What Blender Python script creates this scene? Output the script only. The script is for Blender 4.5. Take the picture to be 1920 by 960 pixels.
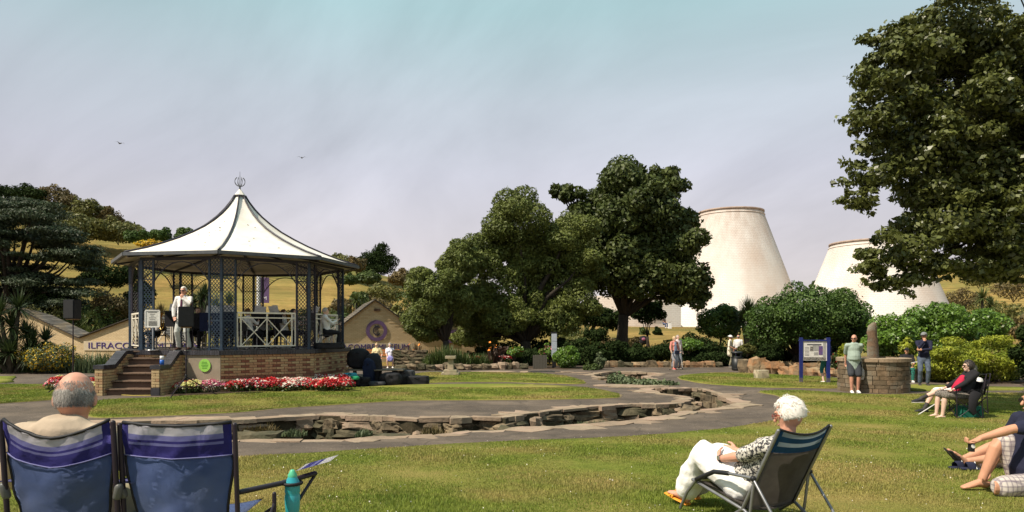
import bpy, bmesh, math, random
import numpy as np
from mathutils import Vector, Matrix, noise
from mathutils.geometry import delaunay_2d_cdt
random.seed(7); RNG = np.random.default_rng(7)
R = math.radians
for o in list(bpy.data.objects): bpy.data.objects.remove(o)
scn = bpy.context.scene
C = scn.collection
# ------------------------------------------------------------ camera
F, HY, EYE = 1300.0, 622.0, 1.8
cd = bpy.data.cameras.new('camera'); cam = bpy.data.objects.new('camera', cd); C.objects.link(cam)
cam.location = (0, 0, EYE); cam.rotation_euler = (R(90), 0, 0)
cd.sensor_width = 36.0; cd.lens = 36.0 * F / 1920.0
cd.shift_y = (HY - 480.0) / 1920.0
cd.clip_start = 0.05; cd.clip_end = 3000
scn.camera = cam
scn.render.resolution_x = 1024; scn.render.resolution_y = 512
# ------------------------------------------------------------ sun and sky
SUN = Vector((-0.66, -0.38, 1.0)).normalized()
sd = bpy.data.lights.new('sun', 'SUN'); sd.energy = 5.0; sd.angle = R(0.53); sd.color = (1.0, 0.89, 0.75)
so = bpy.data.objects.new('sun', sd); C.objects.link(so); so.rotation_euler = SUN.to_track_quat('Z', 'Y').to_euler()
so.location = (-30, -20, 40)
W = bpy.data.worlds.new('World'); scn.world = W; W.use_nodes = True
nt = W.node_tree; nt.nodes.clear()
def N(t, **k):
    n = nt.nodes.new(t)
    for a, b in k.items(): setattr(n, a, b)
    return n
out = N('ShaderNodeOutputWorld'); bg = N('ShaderNodeBackground')
sky = N('ShaderNodeTexSky'); sky.sky_type = 'NISHITA'; sky.sun_disc = False
sky.sun_elevation = math.asin(SUN.z); sky.sun_rotation = math.atan2(SUN.x, SUN.y)
sky.air_density = 1.0; sky.dust_density = 2.0
tc = N('ShaderNodeTexCoord'); sx = N('ShaderNodeSeparateXYZ'); nt.links.new(tc.outputs['Generated'], sx.inputs[0])
# thin veil of cloud over the sky: colours scaled for the background strength of 0.1
ramp = N('ShaderNodeValToRGB'); nt.links.new(sx.outputs['Z'], ramp.inputs[0])
e = ramp.color_ramp.elements
e[0].position = 0.0; e[0].color = (0.64, 0.575, 0.56, 1)
e[1].position = 1.0; e[1].color = (0.28, 0.44, 0.48, 1)
for p, c in ((0.10, (0.585, 0.535, 0.555, 1)), (0.22, (0.53, 0.53, 0.59, 1)), (0.31, (0.49, 0.54, 0.59, 1)), (0.42, (0.37, 0.53, 0.55, 1))):
    q = e.new(p); q.color = c
def math_n(op, a, b=None, clamp=False):
    m = N('ShaderNodeMath', operation=op); m.use_clamp = clamp
    for i, v in enumerate((a, b)):
        if v is None: continue
        if isinstance(v, (int, float)): m.inputs[i].default_value = v
        else: nt.links.new(v, m.inputs[i])
    return m.outputs[0]
# project the view direction on a cloud plane so that streaks shrink towards the horizon
den = math_n('ADD', math_n('MAXIMUM', sx.outputs['Z'], 0.0), 0.34)
cx = math_n('DIVIDE', sx.outputs['X'], den); cy = math_n('DIVIDE', sx.outputs['Y'], den)
cmb = N('ShaderNodeCombineXYZ'); nt.links.new(cx, cmb.inputs[0]); nt.links.new(cy, cmb.inputs[1])
mp0 = N('ShaderNodeMapping'); mp0.inputs['Rotation'].default_value = (0, 0, R(-122)); nt.links.new(cmb.outputs[0], mp0.inputs[0])
mp = N('ShaderNodeMapping'); mp.inputs['Scale'].default_value = (0.5, 1.25, 1); mp.inputs['Location'].default_value = (1.3, .4, 0)
nt.links.new(mp0.outputs[0], mp.inputs[0])
n1 = N('ShaderNodeTexNoise'); n1.inputs['Scale'].default_value = 1.1; n1.inputs['Detail'].default_value = 8; n1.inputs['Roughness'].default_value = 0.56; n1.inputs['Distortion'].default_value = 0.9
nt.links.new(mp.outputs[0], n1.inputs['Vector'])
mr = N('ShaderNodeMapRange'); mr.inputs['From Min'].default_value = 0.32; mr.inputs['From Max'].default_value = 0.68; mr.inputs['To Min'].default_value = 0.82; mr.inputs['To Max'].default_value = 1.17
nt.links.new(n1.outputs['Fac'], mr.inputs['Value'])
ten = N('ShaderNodeVectorMath', operation='SCALE'); nt.links.new(ramp.outputs[0], ten.inputs[0]); nt.links.new(math_n('MULTIPLY', mr.outputs[0], 9.9), ten.inputs['Scale'])
mix = N('ShaderNodeMix', data_type='RGBA'); mix.inputs['Factor'].default_value = 0.88
nt.links.new(sky.outputs[0], mix.inputs['A']); nt.links.new(ten.outputs[0], mix.inputs['B'])
nt.links.new(mix.outputs['Result'], bg.inputs['Color']); bg.inputs['Strength'].default_value = 0.1
nt.links.new(bg.outputs[0], out.inputs[0])
scn.view_settings.view_transform = 'Standard'; scn.view_settings.look = 'None'
scn.view_settings.exposure = 0.32; scn.view_settings.gamma = 1.0; scn.view_settings.use_curve_mapping = False

# ------------------------------------------------------------ terrain functions
def gnear(Y): return 0.62 * math.exp(-(max(Y, 0.0) / 8.2) ** 2)
SKYL = [(-1500, 300), (-200, 345), (0, 372), (100, 398), (200, 428), (300, 442), (400, 452), (620, 494), (740, 522), (800, 538), (900, 572), (1000, 602), (1250, 612), (1440, 612), (1500, 572), (1540, 540), (1600, 532), (1700, 512), (1800, 494), (1920, 480), (2100, 470), (3500, 440)]
SX_ = np.array([a for a, b in SKYL], float); SY_ = np.array([b for a, b in SKYL], float)
def sstep(a, b, x):
    t = min(1.0, max(0.0, (x - a) / (b - a))); return t * t * (3 - 2 * t)
def T(X, Y):
    if Y < 37: return gnear(Y)
    u = 960 + F * X / Y
    base = 2.3 * min(1.0, max(0.0, (Y - 37) / 42.0))
    ys = float(np.interp(u, SX_, SY_))
    k = sstep(1050, 1450, u)
    y0 = 47 + k * 60; y1 = 108 + k * 70
    zc = EYE + (HY - ys) * y1 / F
    base2 = base * sstep(700, 1000, u)
    t = (Y - y0) / (y1 - y0)
    tt = min(1.0, max(0.0, t)); tt = tt * (0.55 + 0.45 * sstep(0, 1, tt)) if tt < 1 else 1.0
    w = base2 + (zc - base2) * tt
    if Y > y1: w -= (Y - y1) * 0.03
    return w
def P(px, py):
    """point of the garden ground that the photograph shows at px, py"""
    Y = EYE * F / (py - HY)
    for _ in range(30): Y = (EYE - gnear(Y)) * F / (py - HY)
    return Vector(((px - 960) * Y / F, Y, gnear(Y)))
def at(px, py, Y): return Vector(((px - 960) * Y / F, Y, EYE + (HY - py) * Y / F))
def onT(px, Y):
    X = (px - 960) * Y / F; return Vector((X, Y, T(X, Y)))

# ------------------------------------------------------------ object helpers
def tag(o, label=None, cat=None, group=None, kind=None):
    if label: o['label'] = label
    if cat: o['category'] = cat
    if group: o['group'] = group
    if kind: o['kind'] = kind
    return o
def link(name, me, parent=None, mats=()):
    o = bpy.data.objects.new(name, me); C.objects.link(o)
    if parent: o.parent = parent
    if me is not None:
        for m in mats:
            if m.name not in [x.name for x in me.materials if x]: me.materials.append(m)
    return o
def thing(name, label, cat, loc=(0, 0, 0), rz=0, group=None):
    o = bpy.data.objects.new(name, None); C.objects.link(o); o.location = loc; o.rotation_euler = (0, 0, rz)
    o.empty_display_size = 0.2
    return tag(o, label, cat, group)
def obj(name, bm, mats, parent=None, smooth=False):
    me = bpy.data.meshes.new(name)
    bmesh.ops.recalc_face_normals(bm, faces=bm.faces) if len(bm.faces) < 60000 else None
    if smooth:
        for f in bm.faces: f.smooth = True
    bm.to_mesh(me); bm.free()
    if not isinstance(mats, (list, tuple)): mats = [mats]
    for m in mats: me.materials.append(m)
    return link(name, me, parent)
def dup(o, parent=None):
    c = o.copy(); C.objects.link(c); c.parent = parent
    for ch in list(o.children): dup(ch, c)
    return c
def BM(): return bmesh.new()
def box(bm, c, s, rot=None, mi=0, taper=1.0):
    sx_, sy_, sz_ = s[0] / 2, s[1] / 2, s[2] / 2
    vs = []
    for z in (-1, 1):
        k = taper if z > 0 else 1.0
        for x, y in ((-1, -1), (1, -1), (1, 1), (-1, 1)):
            v = Vector((x * sx_ * k, y * sy_ * k, z * sz_))
            if rot is not None: v = rot @ v
            vs.append(bm.verts.new(v + Vector(c)))
    for f in ((0, 3, 2, 1), (4, 5, 6, 7), (0, 1, 5, 4), (1, 2, 6, 5), (2, 3, 7, 6), (3, 0, 4, 7)):
        q = bm.faces.new([vs[i] for i in f]); q.material_index = mi
    return vs
def bar(bm, a, b, w, h=None, mi=0):
    """box from a to b"""
    a = Vector(a); b = Vector(b); d = b - a; L = d.length
    if L < 1e-6: return
    q = d.to_track_quat('Z', 'X').to_matrix()
    box(bm, (a + b) / 2, (w, h or w, L), q, mi)
def loft(bm, pts, ra, rb=None, side=None, n=12, cap='round', mi=0):
    pts = [Vector(p) for p in pts]
    if isinstance(ra, (int, float)): ra = [ra] * len(pts)
    if rb is None: rb = ra
    if isinstance(rb, (int, float)): rb = [rb] * len(pts)
    P_, A_, B_, T_ = [], [], [], []
    for i, p in enumerate(pts):
        t = (pts[min(i + 1, len(pts) - 1)] - pts[max(i - 1, 0)])
        t = t.normalized() if t.length > 1e-7 else Vector((0, 0, 1))
        T_.append(t); P_.append(p); A_.append(ra[i]); B_.append(rb[i])
    if cap == 'round':
        t0, t1 = T_[0], T_[-1]; m0 = min(A_[0], B_[0]); m1 = min(A_[-1], B_[-1])
        for k in (0.5, 0.87):
            P_.insert(0, pts[0] - t0 * m0 * k); T_.insert(0, t0); s = math.sqrt(1 - k * k); A_.insert(0, ra[0] * s); B_.insert(0, rb[0] * s)
            P_.append(pts[-1] + t1 * m1 * k); T_.append(t1); A_.append(ra[-1] * s); B_.append(rb[-1] * s)
    s0 = Vector(side) if side is not None else None
    rings = []; prev = None
    for p, t, a, b in zip(P_, T_, A_, B_):
        if s0 is not None: x = s0 - t * s0.dot(t)
        elif prev is None: x = t.orthogonal()
        else: x = prev - t * prev.dot(t)
        x = x.normalized() if x.length > 1e-6 else t.orthogonal().normalized()
        prev = x; y = t.cross(x)
        rings.append([bm.verts.new(p + x * math.cos(6.28318 * k / n) * a + y * math.sin(6.28318 * k / n) * b) for k in range(n)])
    for r0, r1 in zip(rings, rings[1:]):
        for k in range(n):
            f = bm.faces.new((r0[k], r0[(k + 1) % n], r1[(k + 1) % n], r1[k])); f.material_index = mi; f.smooth = True
    if cap != 'open':
        f = bm.faces.new(rings[0][::-1]); f.material_index = mi; f = bm.faces.new(rings[-1]); f.material_index = mi
    return rings
def ell(bm, c, r, rot=None, n=12, mi=0):
    rows = []; c = Vector(c); m = max(5, n // 2 + 1)
    for i in range(1, m):
        th = math.pi * i / m
        row = []
        for k in range(n):
            v = Vector((r[0] * math.sin(th) * math.cos(6.28318 * k / n), r[1] * math.sin(th) * math.sin(6.28318 * k / n), r[2] * math.cos(th)))
            if rot is not None: v = rot @ v
            row.append(bm.verts.new(c + v))
        rows.append(row)
    tp = Vector((0, 0, r[2])); bt = Vector((0, 0, -r[2]))
    if rot is not None: tp = rot @ tp; bt = rot @ bt
    tp = bm.verts.new(c + tp); bt = bm.verts.new(c + bt)
    fs = []
    for k in range(n): fs.append(bm.faces.new((tp, rows[0][k], rows[0][(k + 1) % n])))
    for a, b in zip(rows, rows[1:]):
        for k in range(n): fs.append(bm.faces.new((a[k], b[k], b[(k + 1) % n], a[(k + 1) % n])))
    for k in range(n): fs.append(bm.faces.new((bt, rows[-1][(k + 1) % n], rows[-1][k])))
    for f in fs: f.smooth = True; f.material_index = mi
def rock(bm, c, s, seed=0, rot=0.0, rough=0.18, mi=0, boxy=0.6, sub=2):
    """an irregular hewn stone"""
    t = bmesh.new(); bmesh.ops.create_cube(t, size=2.0)
    if sub: bmesh.ops.subdivide_edges(t, edges=t.edges, cuts=sub - 1 if sub > 1 else 1, use_grid_fill=True)
    M3 = Matrix.Rotation(rot, 3, 'Z'); off = Vector((seed * 7.13, seed * 3.7, seed * 1.9)); mp_ = {}
    for v in t.verts:
        q = v.co.copy(); L = q.length
        q = q * boxy + q.normalized() * (1 - boxy) * 1.25
        d = noise.noise(q * 1.1 + off) * rough * 2 + noise.noise(q * 2.6 + off) * rough
        q = q * (1 + d)
        mp_[v] = bm.verts.new(Vector(c) + M3 @ Vector((q.x * s[0] / 2, q.y * s[1] / 2, q.z * s[2] / 2)))
    for f in t.faces:
        q = bm.faces.new([mp_[v] for v in f.verts]); q.material_index = mi
    t.free()
def tube(bm, pts, r, n=6, mi=0): return loft(bm, pts, r, n=n, cap='flat', mi=mi)
def cr(pts, closed=True, k=6):
    """Catmull-Rom through 2-D points"""
    pts = [Vector(p) for p in pts]; n = len(pts); o = []
    rng = range(n) if closed else range(n - 1)
    for i in rng:
        g = (lambda j: pts[j % n]) if closed else (lambda j: pts[min(max(j, 0), n - 1)])
        a, b, c, d = g(i - 1), g(i), g(i + 1), g(i + 2)
        for q in range(k):
            t = q / k
            o.append(0.5 * ((2 * b) + (-a + c) * t + (2 * a - 5 * b + 4 * c - d) * t * t + (-a + 3 * b - 3 * c + d) * t ** 3))
    if not closed: o.append(pts[-1])
    return o
def mesh_np(name, V, Fc, mats, parent=None, smooth=False, mi=None):
    """mesh from numpy arrays, all faces with the same number of corners"""
    me = bpy.data.meshes.new(name); n, k = Fc.shape
    me.vertices.add(len(V)); me.vertices.foreach_set('co', np.ascontiguousarray(V, dtype=np.float32).ravel())
    me.loops.add(n * k); me.loops.foreach_set('vertex_index', np.ascontiguousarray(Fc, dtype=np.int32).ravel())
    me.polygons.add(n); me.polygons.foreach_set('loop_start', np.arange(0, n * k, k, dtype=np.int32))
    me.polygons.foreach_set('loop_total', np.full(n, k, dtype=np.int32))
    if mi is not None: me.polygons.foreach_set('material_index', np.asarray(mi, dtype=np.int32))
    if smooth: me.polygons.foreach_set('use_smooth', np.ones(n, dtype=bool))
    me.update(calc_edges=True)
    if not isinstance(mats, (list, tuple)): mats = [mats]
    for m in mats: me.materials.append(m)
    return link(name, me, parent)

# ------------------------------------------------------------ materials
MATS = {}
def mat(name, c, c2=None, scale=6.0, rough=0.8, bump=0.0, bscale=None, detail=4, metal=0.0, spec=0.3, trans=0.0, island=0.0, c3=None, scale3=None, coat=0.0, lo=0.35, hi=0.65, stretch=None):
    if name in MATS: return MATS[name]
    m = bpy.data.materials.new(name); m.use_nodes = True; t = m.node_tree; b = t.nodes['Principled BSDF']; MATS[name] = m
    b.inputs['Roughness'].default_value = rough; b.inputs['Metallic'].default_value = metal
    b.inputs['Specular IOR Level'].default_value = spec; b.inputs['Coat Weight'].default_value = coat
    L = t.links.new; col = None
    tcn = t.nodes.new('ShaderNodeTexCoord'); vec = tcn.outputs['Object']
    if stretch:
        mm = t.nodes.new('ShaderNodeMapping'); mm.inputs['Scale'].default_value = stretch; L(vec, mm.inputs[0]); vec = mm.outputs[0]
    def rgb(v):
        n = t.nodes.new('ShaderNodeRGB'); n.outputs[0].default_value = (*v, 1); return n.outputs[0]
    def ns(s, d=detail):
        n = t.nodes.new('ShaderNodeTexNoise'); n.inputs['Scale'].default_value = s; n.inputs['Detail'].default_value = d; n.inputs['Roughness'].default_value = 0.6
        L(vec, n.inputs['Vector']); return n.outputs['Fac']
    def mr_(v, a, b_, c_=0.0, d_=1.0):
        n = t.nodes.new('ShaderNodeMapRange'); L(v, n.inputs['Value']); n.inputs['From Min'].default_value = a; n.inputs['From Max'].default_value = b_
        n.inputs['To Min'].default_value = c_; n.inputs['To Max'].default_value = d_; return n.outputs[0]
    def mx(f, A, B, bt='MIX'):
        n = t.nodes.new('ShaderNodeMix'); n.data_type = 'RGBA'; n.blend_type = bt
        if isinstance(f, float): n.inputs['Factor'].default_value = f
        else: L(f, n.inputs['Factor'])
        L(A, n.inputs['A']); L(B, n.inputs['B']); return n.outputs['Result']
    col = rgb(c)
    if c2 is not None: col = mx(mr_(ns(scale), lo, hi), col, rgb(c2))
    if c3 is not None: col = mx(mr_(ns(scale3 or scale * 0.2), 0.45, 0.62), col, rgb(c3))
    if island:
        g = t.nodes.new('ShaderNodeNewGeometry'); r_ = mr_(g.outputs['Random Per Island'], 0, 1, 1 - island, 1 + island)
        sc = t.nodes.new('ShaderNodeVectorMath'); sc.operation = 'SCALE'; L(col, sc.inputs[0]); L(r_, sc.inputs['Scale']); col = sc.outputs[0]
    L(col, b.inputs['Base Color'])
    if bump:
        bn = t.nodes.new('ShaderNodeBump'); bn.inputs['Strength'].default_value = 1.0; bn.inputs['Distance'].default_value = bump
        L(ns(bscale or scale * 3, 6), bn.inputs['Height']); L(bn.outputs[0], b.inputs['Normal'])
    if trans:
        tr = t.nodes.new('ShaderNodeBsdfTranslucent'); L(col, tr.inputs['Color'])
        ms = t.nodes.new('ShaderNodeMixShader'); ms.inputs[0].default_value = trans
        L(b.outputs[0], ms.inputs[1]); L(tr.outputs[0], ms.inputs[2]); L(ms.outputs[0], t.nodes['Material Output'].inputs['Surface'])
    return m
def plain(name, c, rough=0.7, **k): return mat(name, c, tuple(x * 0.8 for x in c), 14.0, rough, **k)
def leafmat(name, c, c2, trans=0.25, rough=0.55, island=0.35, scale=0.7, spec=0.3): return mat(name, c, c2, scale, rough, trans=trans, island=island, spec=spec, detail=2)
# ============================================================ SETTING
def grassmat(name, a, b, dry, sc=0.5, bump=0.02, lo=0.5):
    m = mat(name, a, b, .9 if 'hill' in name else 9.0, 0.95, bump=bump, bscale=60.0, detail=10, c3=dry, scale3=sc, spec=0.1); return m
M_lawn = grassmat('lawn_grass', (0.185, 0.205, 0.035), (0.125, 0.155, 0.024), (0.28, 0.22, 0.07))
M_lawn2 = grassmat('lawn_grass_back', (0.20, 0.22, 0.04), (0.14, 0.17, 0.026), (0.26, 0.23, 0.06), 0.35)
M_hill = grassmat('dry_hill_grass', (0.33, 0.215, 0.07), (0.23, 0.165, 0.048), (0.16, 0.15, 0.042), 0.06, bump=0.05)
M_asph = mat('worn_asphalt', (0.112, 0.088, 0.069), (0.084, 0.066, 0.052), 70.0, 0.9, bump=0.006, bscale=160.0, detail=10, c3=(0.145, 0.112, 0.084), scale3=0.9, spec=0.2)
# pale chips pressed in the old asphalt
def add_chips(m, scale, size, c, stretch=(1, 1, 1)):
    t = m.node_tree; L = t.links.new; b = t.nodes['Principled BSDF']; src = b.inputs['Base Color'].links[0].from_socket
    tcn = t.nodes.new('ShaderNodeTexCoord'); mm = t.nodes.new('ShaderNodeMapping'); mm.inputs['Scale'].default_value = stretch; L(tcn.outputs['Object'], mm.inputs[0])
    v = t.nodes.new('ShaderNodeTexVoronoi'); v.inputs['Scale'].default_value = scale; L(mm.outputs[0], v.inputs['Vector'])
    nn = t.nodes.new('ShaderNodeTexNoise'); nn.inputs['Scale'].default_value = 1.4; L(tcn.outputs['Object'], nn.inputs['Vector'])
    th = t.nodes.new('ShaderNodeMath'); th.operation = 'MULTIPLY'; L(nn.outputs['Fac'], th.inputs[0]); th.inputs[1].default_value = size * 2
    lt = t.nodes.new('ShaderNodeMath'); lt.operation = 'LESS_THAN'; L(v.outputs['Distance'], lt.inputs[0]); L(th.outputs[0], lt.inputs[1])
    x = t.nodes.new('ShaderNodeMix'); x.data_type = 'RGBA'; L(lt.outputs[0], x.inputs['Factor']); L(src, x.inputs['A']); x.inputs['B'].default_value = (*c, 1)
    L(x.outputs['Result'], b.inputs['Base Color'])
add_chips(M_asph, 11.0, 0.15, (0.24, 0.20, 0.16), (1, 2.2, 1))
def add_cracks(m):
    t = m.node_tree; L = t.links.new; b = t.nodes['Principled BSDF']; src = b.inputs['Base Color'].links[0].from_socket; tcn = t.nodes.new('ShaderNodeTexCoord')
    nz = t.nodes.new('ShaderNodeTexNoise'); nz.inputs['Scale'].default_value = 1.3; nz.inputs['Detail'].default_value = 5; L(tcn.outputs['Object'], nz.inputs['Vector'])
    ad = t.nodes.new('ShaderNodeVectorMath'); ad.operation = 'MULTIPLY_ADD'; L(nz.outputs['Color'], ad.inputs[0]); ad.inputs[1].default_value = (1.2, 1.2, 0); L(tcn.outputs['Object'], ad.inputs[2])
    v = t.nodes.new('ShaderNodeTexVoronoi'); v.feature = 'DISTANCE_TO_EDGE'; v.inputs['Scale'].default_value = .42; L(ad.outputs[0], v.inputs['Vector'])
    lt = t.nodes.new('ShaderNodeMapRange'); lt.inputs['From Min'].default_value = 0.0; lt.inputs['From Max'].default_value = .012; lt.inputs['To Min'].default_value = .6; lt.inputs['To Max'].default_value = 0.0; L(v.outputs['Distance'], lt.inputs['Value'])
    x = t.nodes.new('ShaderNodeMix'); x.data_type = 'RGBA'; L(lt.outputs[0], x.inputs['Factor']); L(src, x.inputs['A']); x.inputs['B'].default_value = (.045, .038, .03, 1)
    n2 = t.nodes.new('ShaderNodeTexNoise'); n2.inputs['Scale'].default_value = .35; n2.inputs['Detail'].default_value = 9; n2.inputs['Roughness'].default_value = .7; L(tcn.outputs['Object'], n2.inputs['Vector'])
    r = t.nodes.new('ShaderNodeMapRange'); r.inputs['From Min'].default_value = .35; r.inputs['From Max'].default_value = .65; r.inputs['To Min'].default_value = .78; r.inputs['To Max'].default_value = 1.22; L(n2.outputs['Fac'], r.inputs['Value'])
    s_ = t.nodes.new('ShaderNodeVectorMath'); s_.operation = 'SCALE'; L(x.outputs['Result'], s_.inputs[0]); L(r.outputs[0], s_.inputs['Scale']); L(s_.outputs[0], b.inputs['Base Color'])
add_cracks(M_asph)
M_slab = mat('sandstone_slab', (0.34, 0.265, 0.18), (0.21, 0.16, 0.11), 3.0, 0.9, bump=0.02, bscale=14, island=0.0, c3=(0.36, 0.25, 0.18), scale3=0.8)
M_slab2 = mat('sandstone_slab_pink', (0.31, 0.22, 0.15), (0.22, 0.165, 0.115), 3.5, 0.9, bump=0.02, bscale=14)
M_rock = mat('ditch_rock', (0.16, 0.12, 0.075), (0.06, 0.048, 0.03), 4.0, 0.95, bump=0.03, bscale=12, c3=(0.24, 0.18, 0.11), scale3=2.5)
M_rock2 = mat('mossy_rock', (0.12, 0.10, 0.06), (0.055, 0.052, 0.028), 3.0, 0.95, bump=0.03, bscale=10)
M_redrock = mat('red_rock', (0.36, 0.19, 0.09), (0.21, 0.13, 0.075), 3.0, 0.95, bump=0.04, bscale=9, c3=(0.33, 0.24, 0.14), scale3=1.5)
M_soil = mat('bed_soil', (0.075, 0.05, 0.03), (0.035, 0.025, 0.015), 8.0, 1.0, bump=0.03, bscale=30)
M_bed = mat('stream_mud', (0.06, 0.045, 0.025), (0.03, 0.028, 0.014), 3.0, 1.0, bump=0.04, bscale=10)

def dens(pts, maxl=0.35):
    o = []; n = len(pts)
    for i in range(n):
        a, b = pts[i], pts[(i + 1) % n]; k = max(1, int((b - a).length / maxl))
        for j in range(k): o.append(a + (b - a) * j / k)
    return o
def pix_poly(px, k=5, jit=0.0, maxl=0.35, seed=0):
    w = [P(x, y).to_2d() for x, y in px]; w = dens(cr(w, True, k), maxl)
    if jit:
        w = [p + Vector((noise.noise(Vector((p.x * 2.1, p.y * 2.1, seed))), noise.noise(Vector((p.x * 2.1, p.y * 2.1, seed + 9))))) * jit for p in w]
    return w
def inside(p, poly):
    c = False; x, y = p[0], p[1]; n = len(poly); j = n - 1
    for i in range(n):
        a, b = poly[i], poly[j]
        if (a[1] > y) != (b[1] > y) and x < (b[0] - a[0]) * (y - a[1]) / (b[1] - a[1]) + a[0]: c = not c
        j = i
    return c
def cdt(loops, grid):
    v = []; e = []
    for lp in loops:
        s = len(v); v += [Vector(p) for p in lp]; e += [(s + i, s + (i + 1) % len(lp)) for i in range(len(lp))]
    v += grid
    r = delaunay_2d_cdt(v, e, [], 0, 1e-5); return r[0], r[2]
def sheet(name, poly, mats, dz, step, skirt=0.08, parent=None, holes=(), kind='structure', zf=None):
    """flat-lying sheet that follows the ground inside a polygon, with a turned-down edge"""
    zf = zf or gnear
    xs = [p[0] for p in poly]; ys = [p[1] for p in poly]; g = []
    x = min(xs)
    while x < max(xs):
        y = min(ys)
        while y < max(ys):
            q = Vector((x + random.uniform(-.2, .2) * step, y + random.uniform(-.2, .2) * step))
            if inside(q, poly): g.append(q)
            y += step
        x += step
    V, Fc = cdt([poly] + list(holes), g); bm = BM(); vs = [bm.verts.new((p.x, p.y, zf(p.y) + dz)) for p in V]
    for f in Fc:
        c = sum((V[i] for i in f), Vector((0, 0))) / 3
        if inside(c, poly) and not any(inside(c, h) for h in holes):
            try: bm.faces.new([vs[i] for i in f])
            except ValueError: pass
    bmesh.ops.delete(bm, geom=[v for v in bm.verts if not v.link_faces], context='VERTS')
    for f in bm.faces:
        f.smooth = True
        if f.normal.z < 0: f.normal_flip()
    if skirt:
        be = [e for e in bm.edges if len(e.link_faces) == 1]; r = bmesh.ops.extrude_edge_only(bm, edges=be)
        for v in r['geom']:
            if isinstance(v, bmesh.types.BMVert): v.co.z -= skirt
    me = bpy.data.meshes.new(name); bm.to_mesh(me); bm.free()
    me.materials.append(mats); o = link(name, me, parent)
    if kind: o['kind'] = kind
    return o
DITCH = [(300, 791), (434, 789), (510, 785), (587, 780), (640, 782), (673, 782), (740, 785), (817, 787), (895, 783), (945, 786), (1000, 777), (1040, 771), (1074, 767), (1120, 764), (1170, 760), (1220, 760), (1262, 759), (1290, 755), (1300, 749), (1270, 743), (1240, 738), (1212, 730), (1235, 727), (1262, 730), (1305, 728), (1335, 735), (1360, 744), (1385, 756), (1350, 765), (1316, 770), (1294, 774), (1250, 780), (1204, 785), (1153, 787), (1110, 791), (1069, 795), (1025, 797), (984, 797), (936, 802), (900, 803), (869, 806), (817, 810), (760, 814), (712, 816), (660, 821), (600, 820), (556, 822), (490, 820), (436, 822), (300, 827), (150, 831), (0, 838), (-90, 842), (-90, 806), (0, 803), (150, 796)]
DITCH2 = [(1108, 703), (1130, 699), (1160, 697), (1215, 699), (1240, 702), (1205, 706), (1222, 714), (1245, 722), (1200, 723), (1165, 717), (1130, 709)]
dpoly = [P(x, y + (5 if 32 < i < 52 else -1.5 if i < 20 or i > 52 else 0)).to_2d() for i, (x, y) in enumerate(DITCH)]; dpoly = dens(dpoly, 0.3)
dpoly = [p + Vector((noise.noise(Vector((p.x * 1.7, p.y * 1.7, 3))), noise.noise(Vector((p.x * 1.7, p.y * 1.7, 8))))) * 0.22 for p in dpoly]
d2poly = dens([P(x, y).to_2d() for x, y in DITCH2], 0.3)
# asphalt apron of the garden, with the stream cut out of it
garden = [Vector(p) for p in ((-60, -12), (60, -12), (60, 36.6), (-60, 36.6))]
sheet('path', garden, M_asph, 0.0, 1.1, skirt=0, holes=(dpoly, d2poly))
LAWNS = {
 'main': [(-700, 1500), (-700, 960), (-260, 905), (0, 886), (200, 874), (440, 862), (600, 853), (800, 839), (1000, 829), (1150, 823), (1280, 814), (1370, 805), (1425, 796), (1462, 790), (1488, 776), (1490, 762), (1474, 749), (1450, 741), (1425, 735), (1500, 734), (1575, 738), (1640, 741), (1700, 741), (1850, 739), (2100, 738), (2700, 740), (2700, 1500)],
 'long': [(162, 781), (173, 757), (230, 750), (300, 747), (400, 741), (480, 737), (560, 734), (640, 730), (720, 725), (800, 722), (950, 721), (1050, 724), (1110, 730), (1150, 737), (1165, 743), (1140, 747), (1000, 750), (860, 751), (760, 752), (640, 759), (540, 765), (440, 774), (340, 779), (240, 783)],
 'back': [(765, 712), (790, 700), (860, 699), (950, 700), (1010, 701), (1060, 706), (1090, 714), (1092, 720), (1050, 720), (950, 717), (850, 717), (780, 719)],
 'left': [(-160, 722), (0, 722), (60, 722), (100, 722), (125, 730), (170, 741), (168, 746), (100, 750), (0, 757), (-160, 764)],
 'sliver': [(-160, 706), (0, 707), (30, 706), (22, 712), (10, 718), (-160, 719)],
 'sign': [(1272, 708), (1300, 703), (1360, 700), (1430, 702), (1500, 706), (1575, 711), (1577, 727), (1500, 728), (1430, 727), (1360, 723), (1300, 717)],
 'well': [(1702, 725), (1730, 722), (1850, 726), (2000, 730), (2000, 733), (1850, 732), (1702, 733)],
}
LP = {}
def mow(o): pass
for k, px in LAWNS.items():
    near = k == 'main'
    if near:
        w = [P(x, max(y, 700)).to_2d() for x, y in px]
        w = dens(cr(w, True, 4), 0.5)
        w = [p + Vector((noise.noise(Vector((p.x * 2.1, p.y * 2.1, 1))), noise.noise(Vector((p.x * 2.1, p.y * 2.1, 9))))) * 0.09 for p in w]
    else: w = pix_poly(px, 4, 0.10, 0.4, len(k))
    LP[k] = w
    sheet('lawn', w, M_lawn if near else M_lawn2, 0.035, 0.9 if near else 0.7, 0.06)
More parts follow.
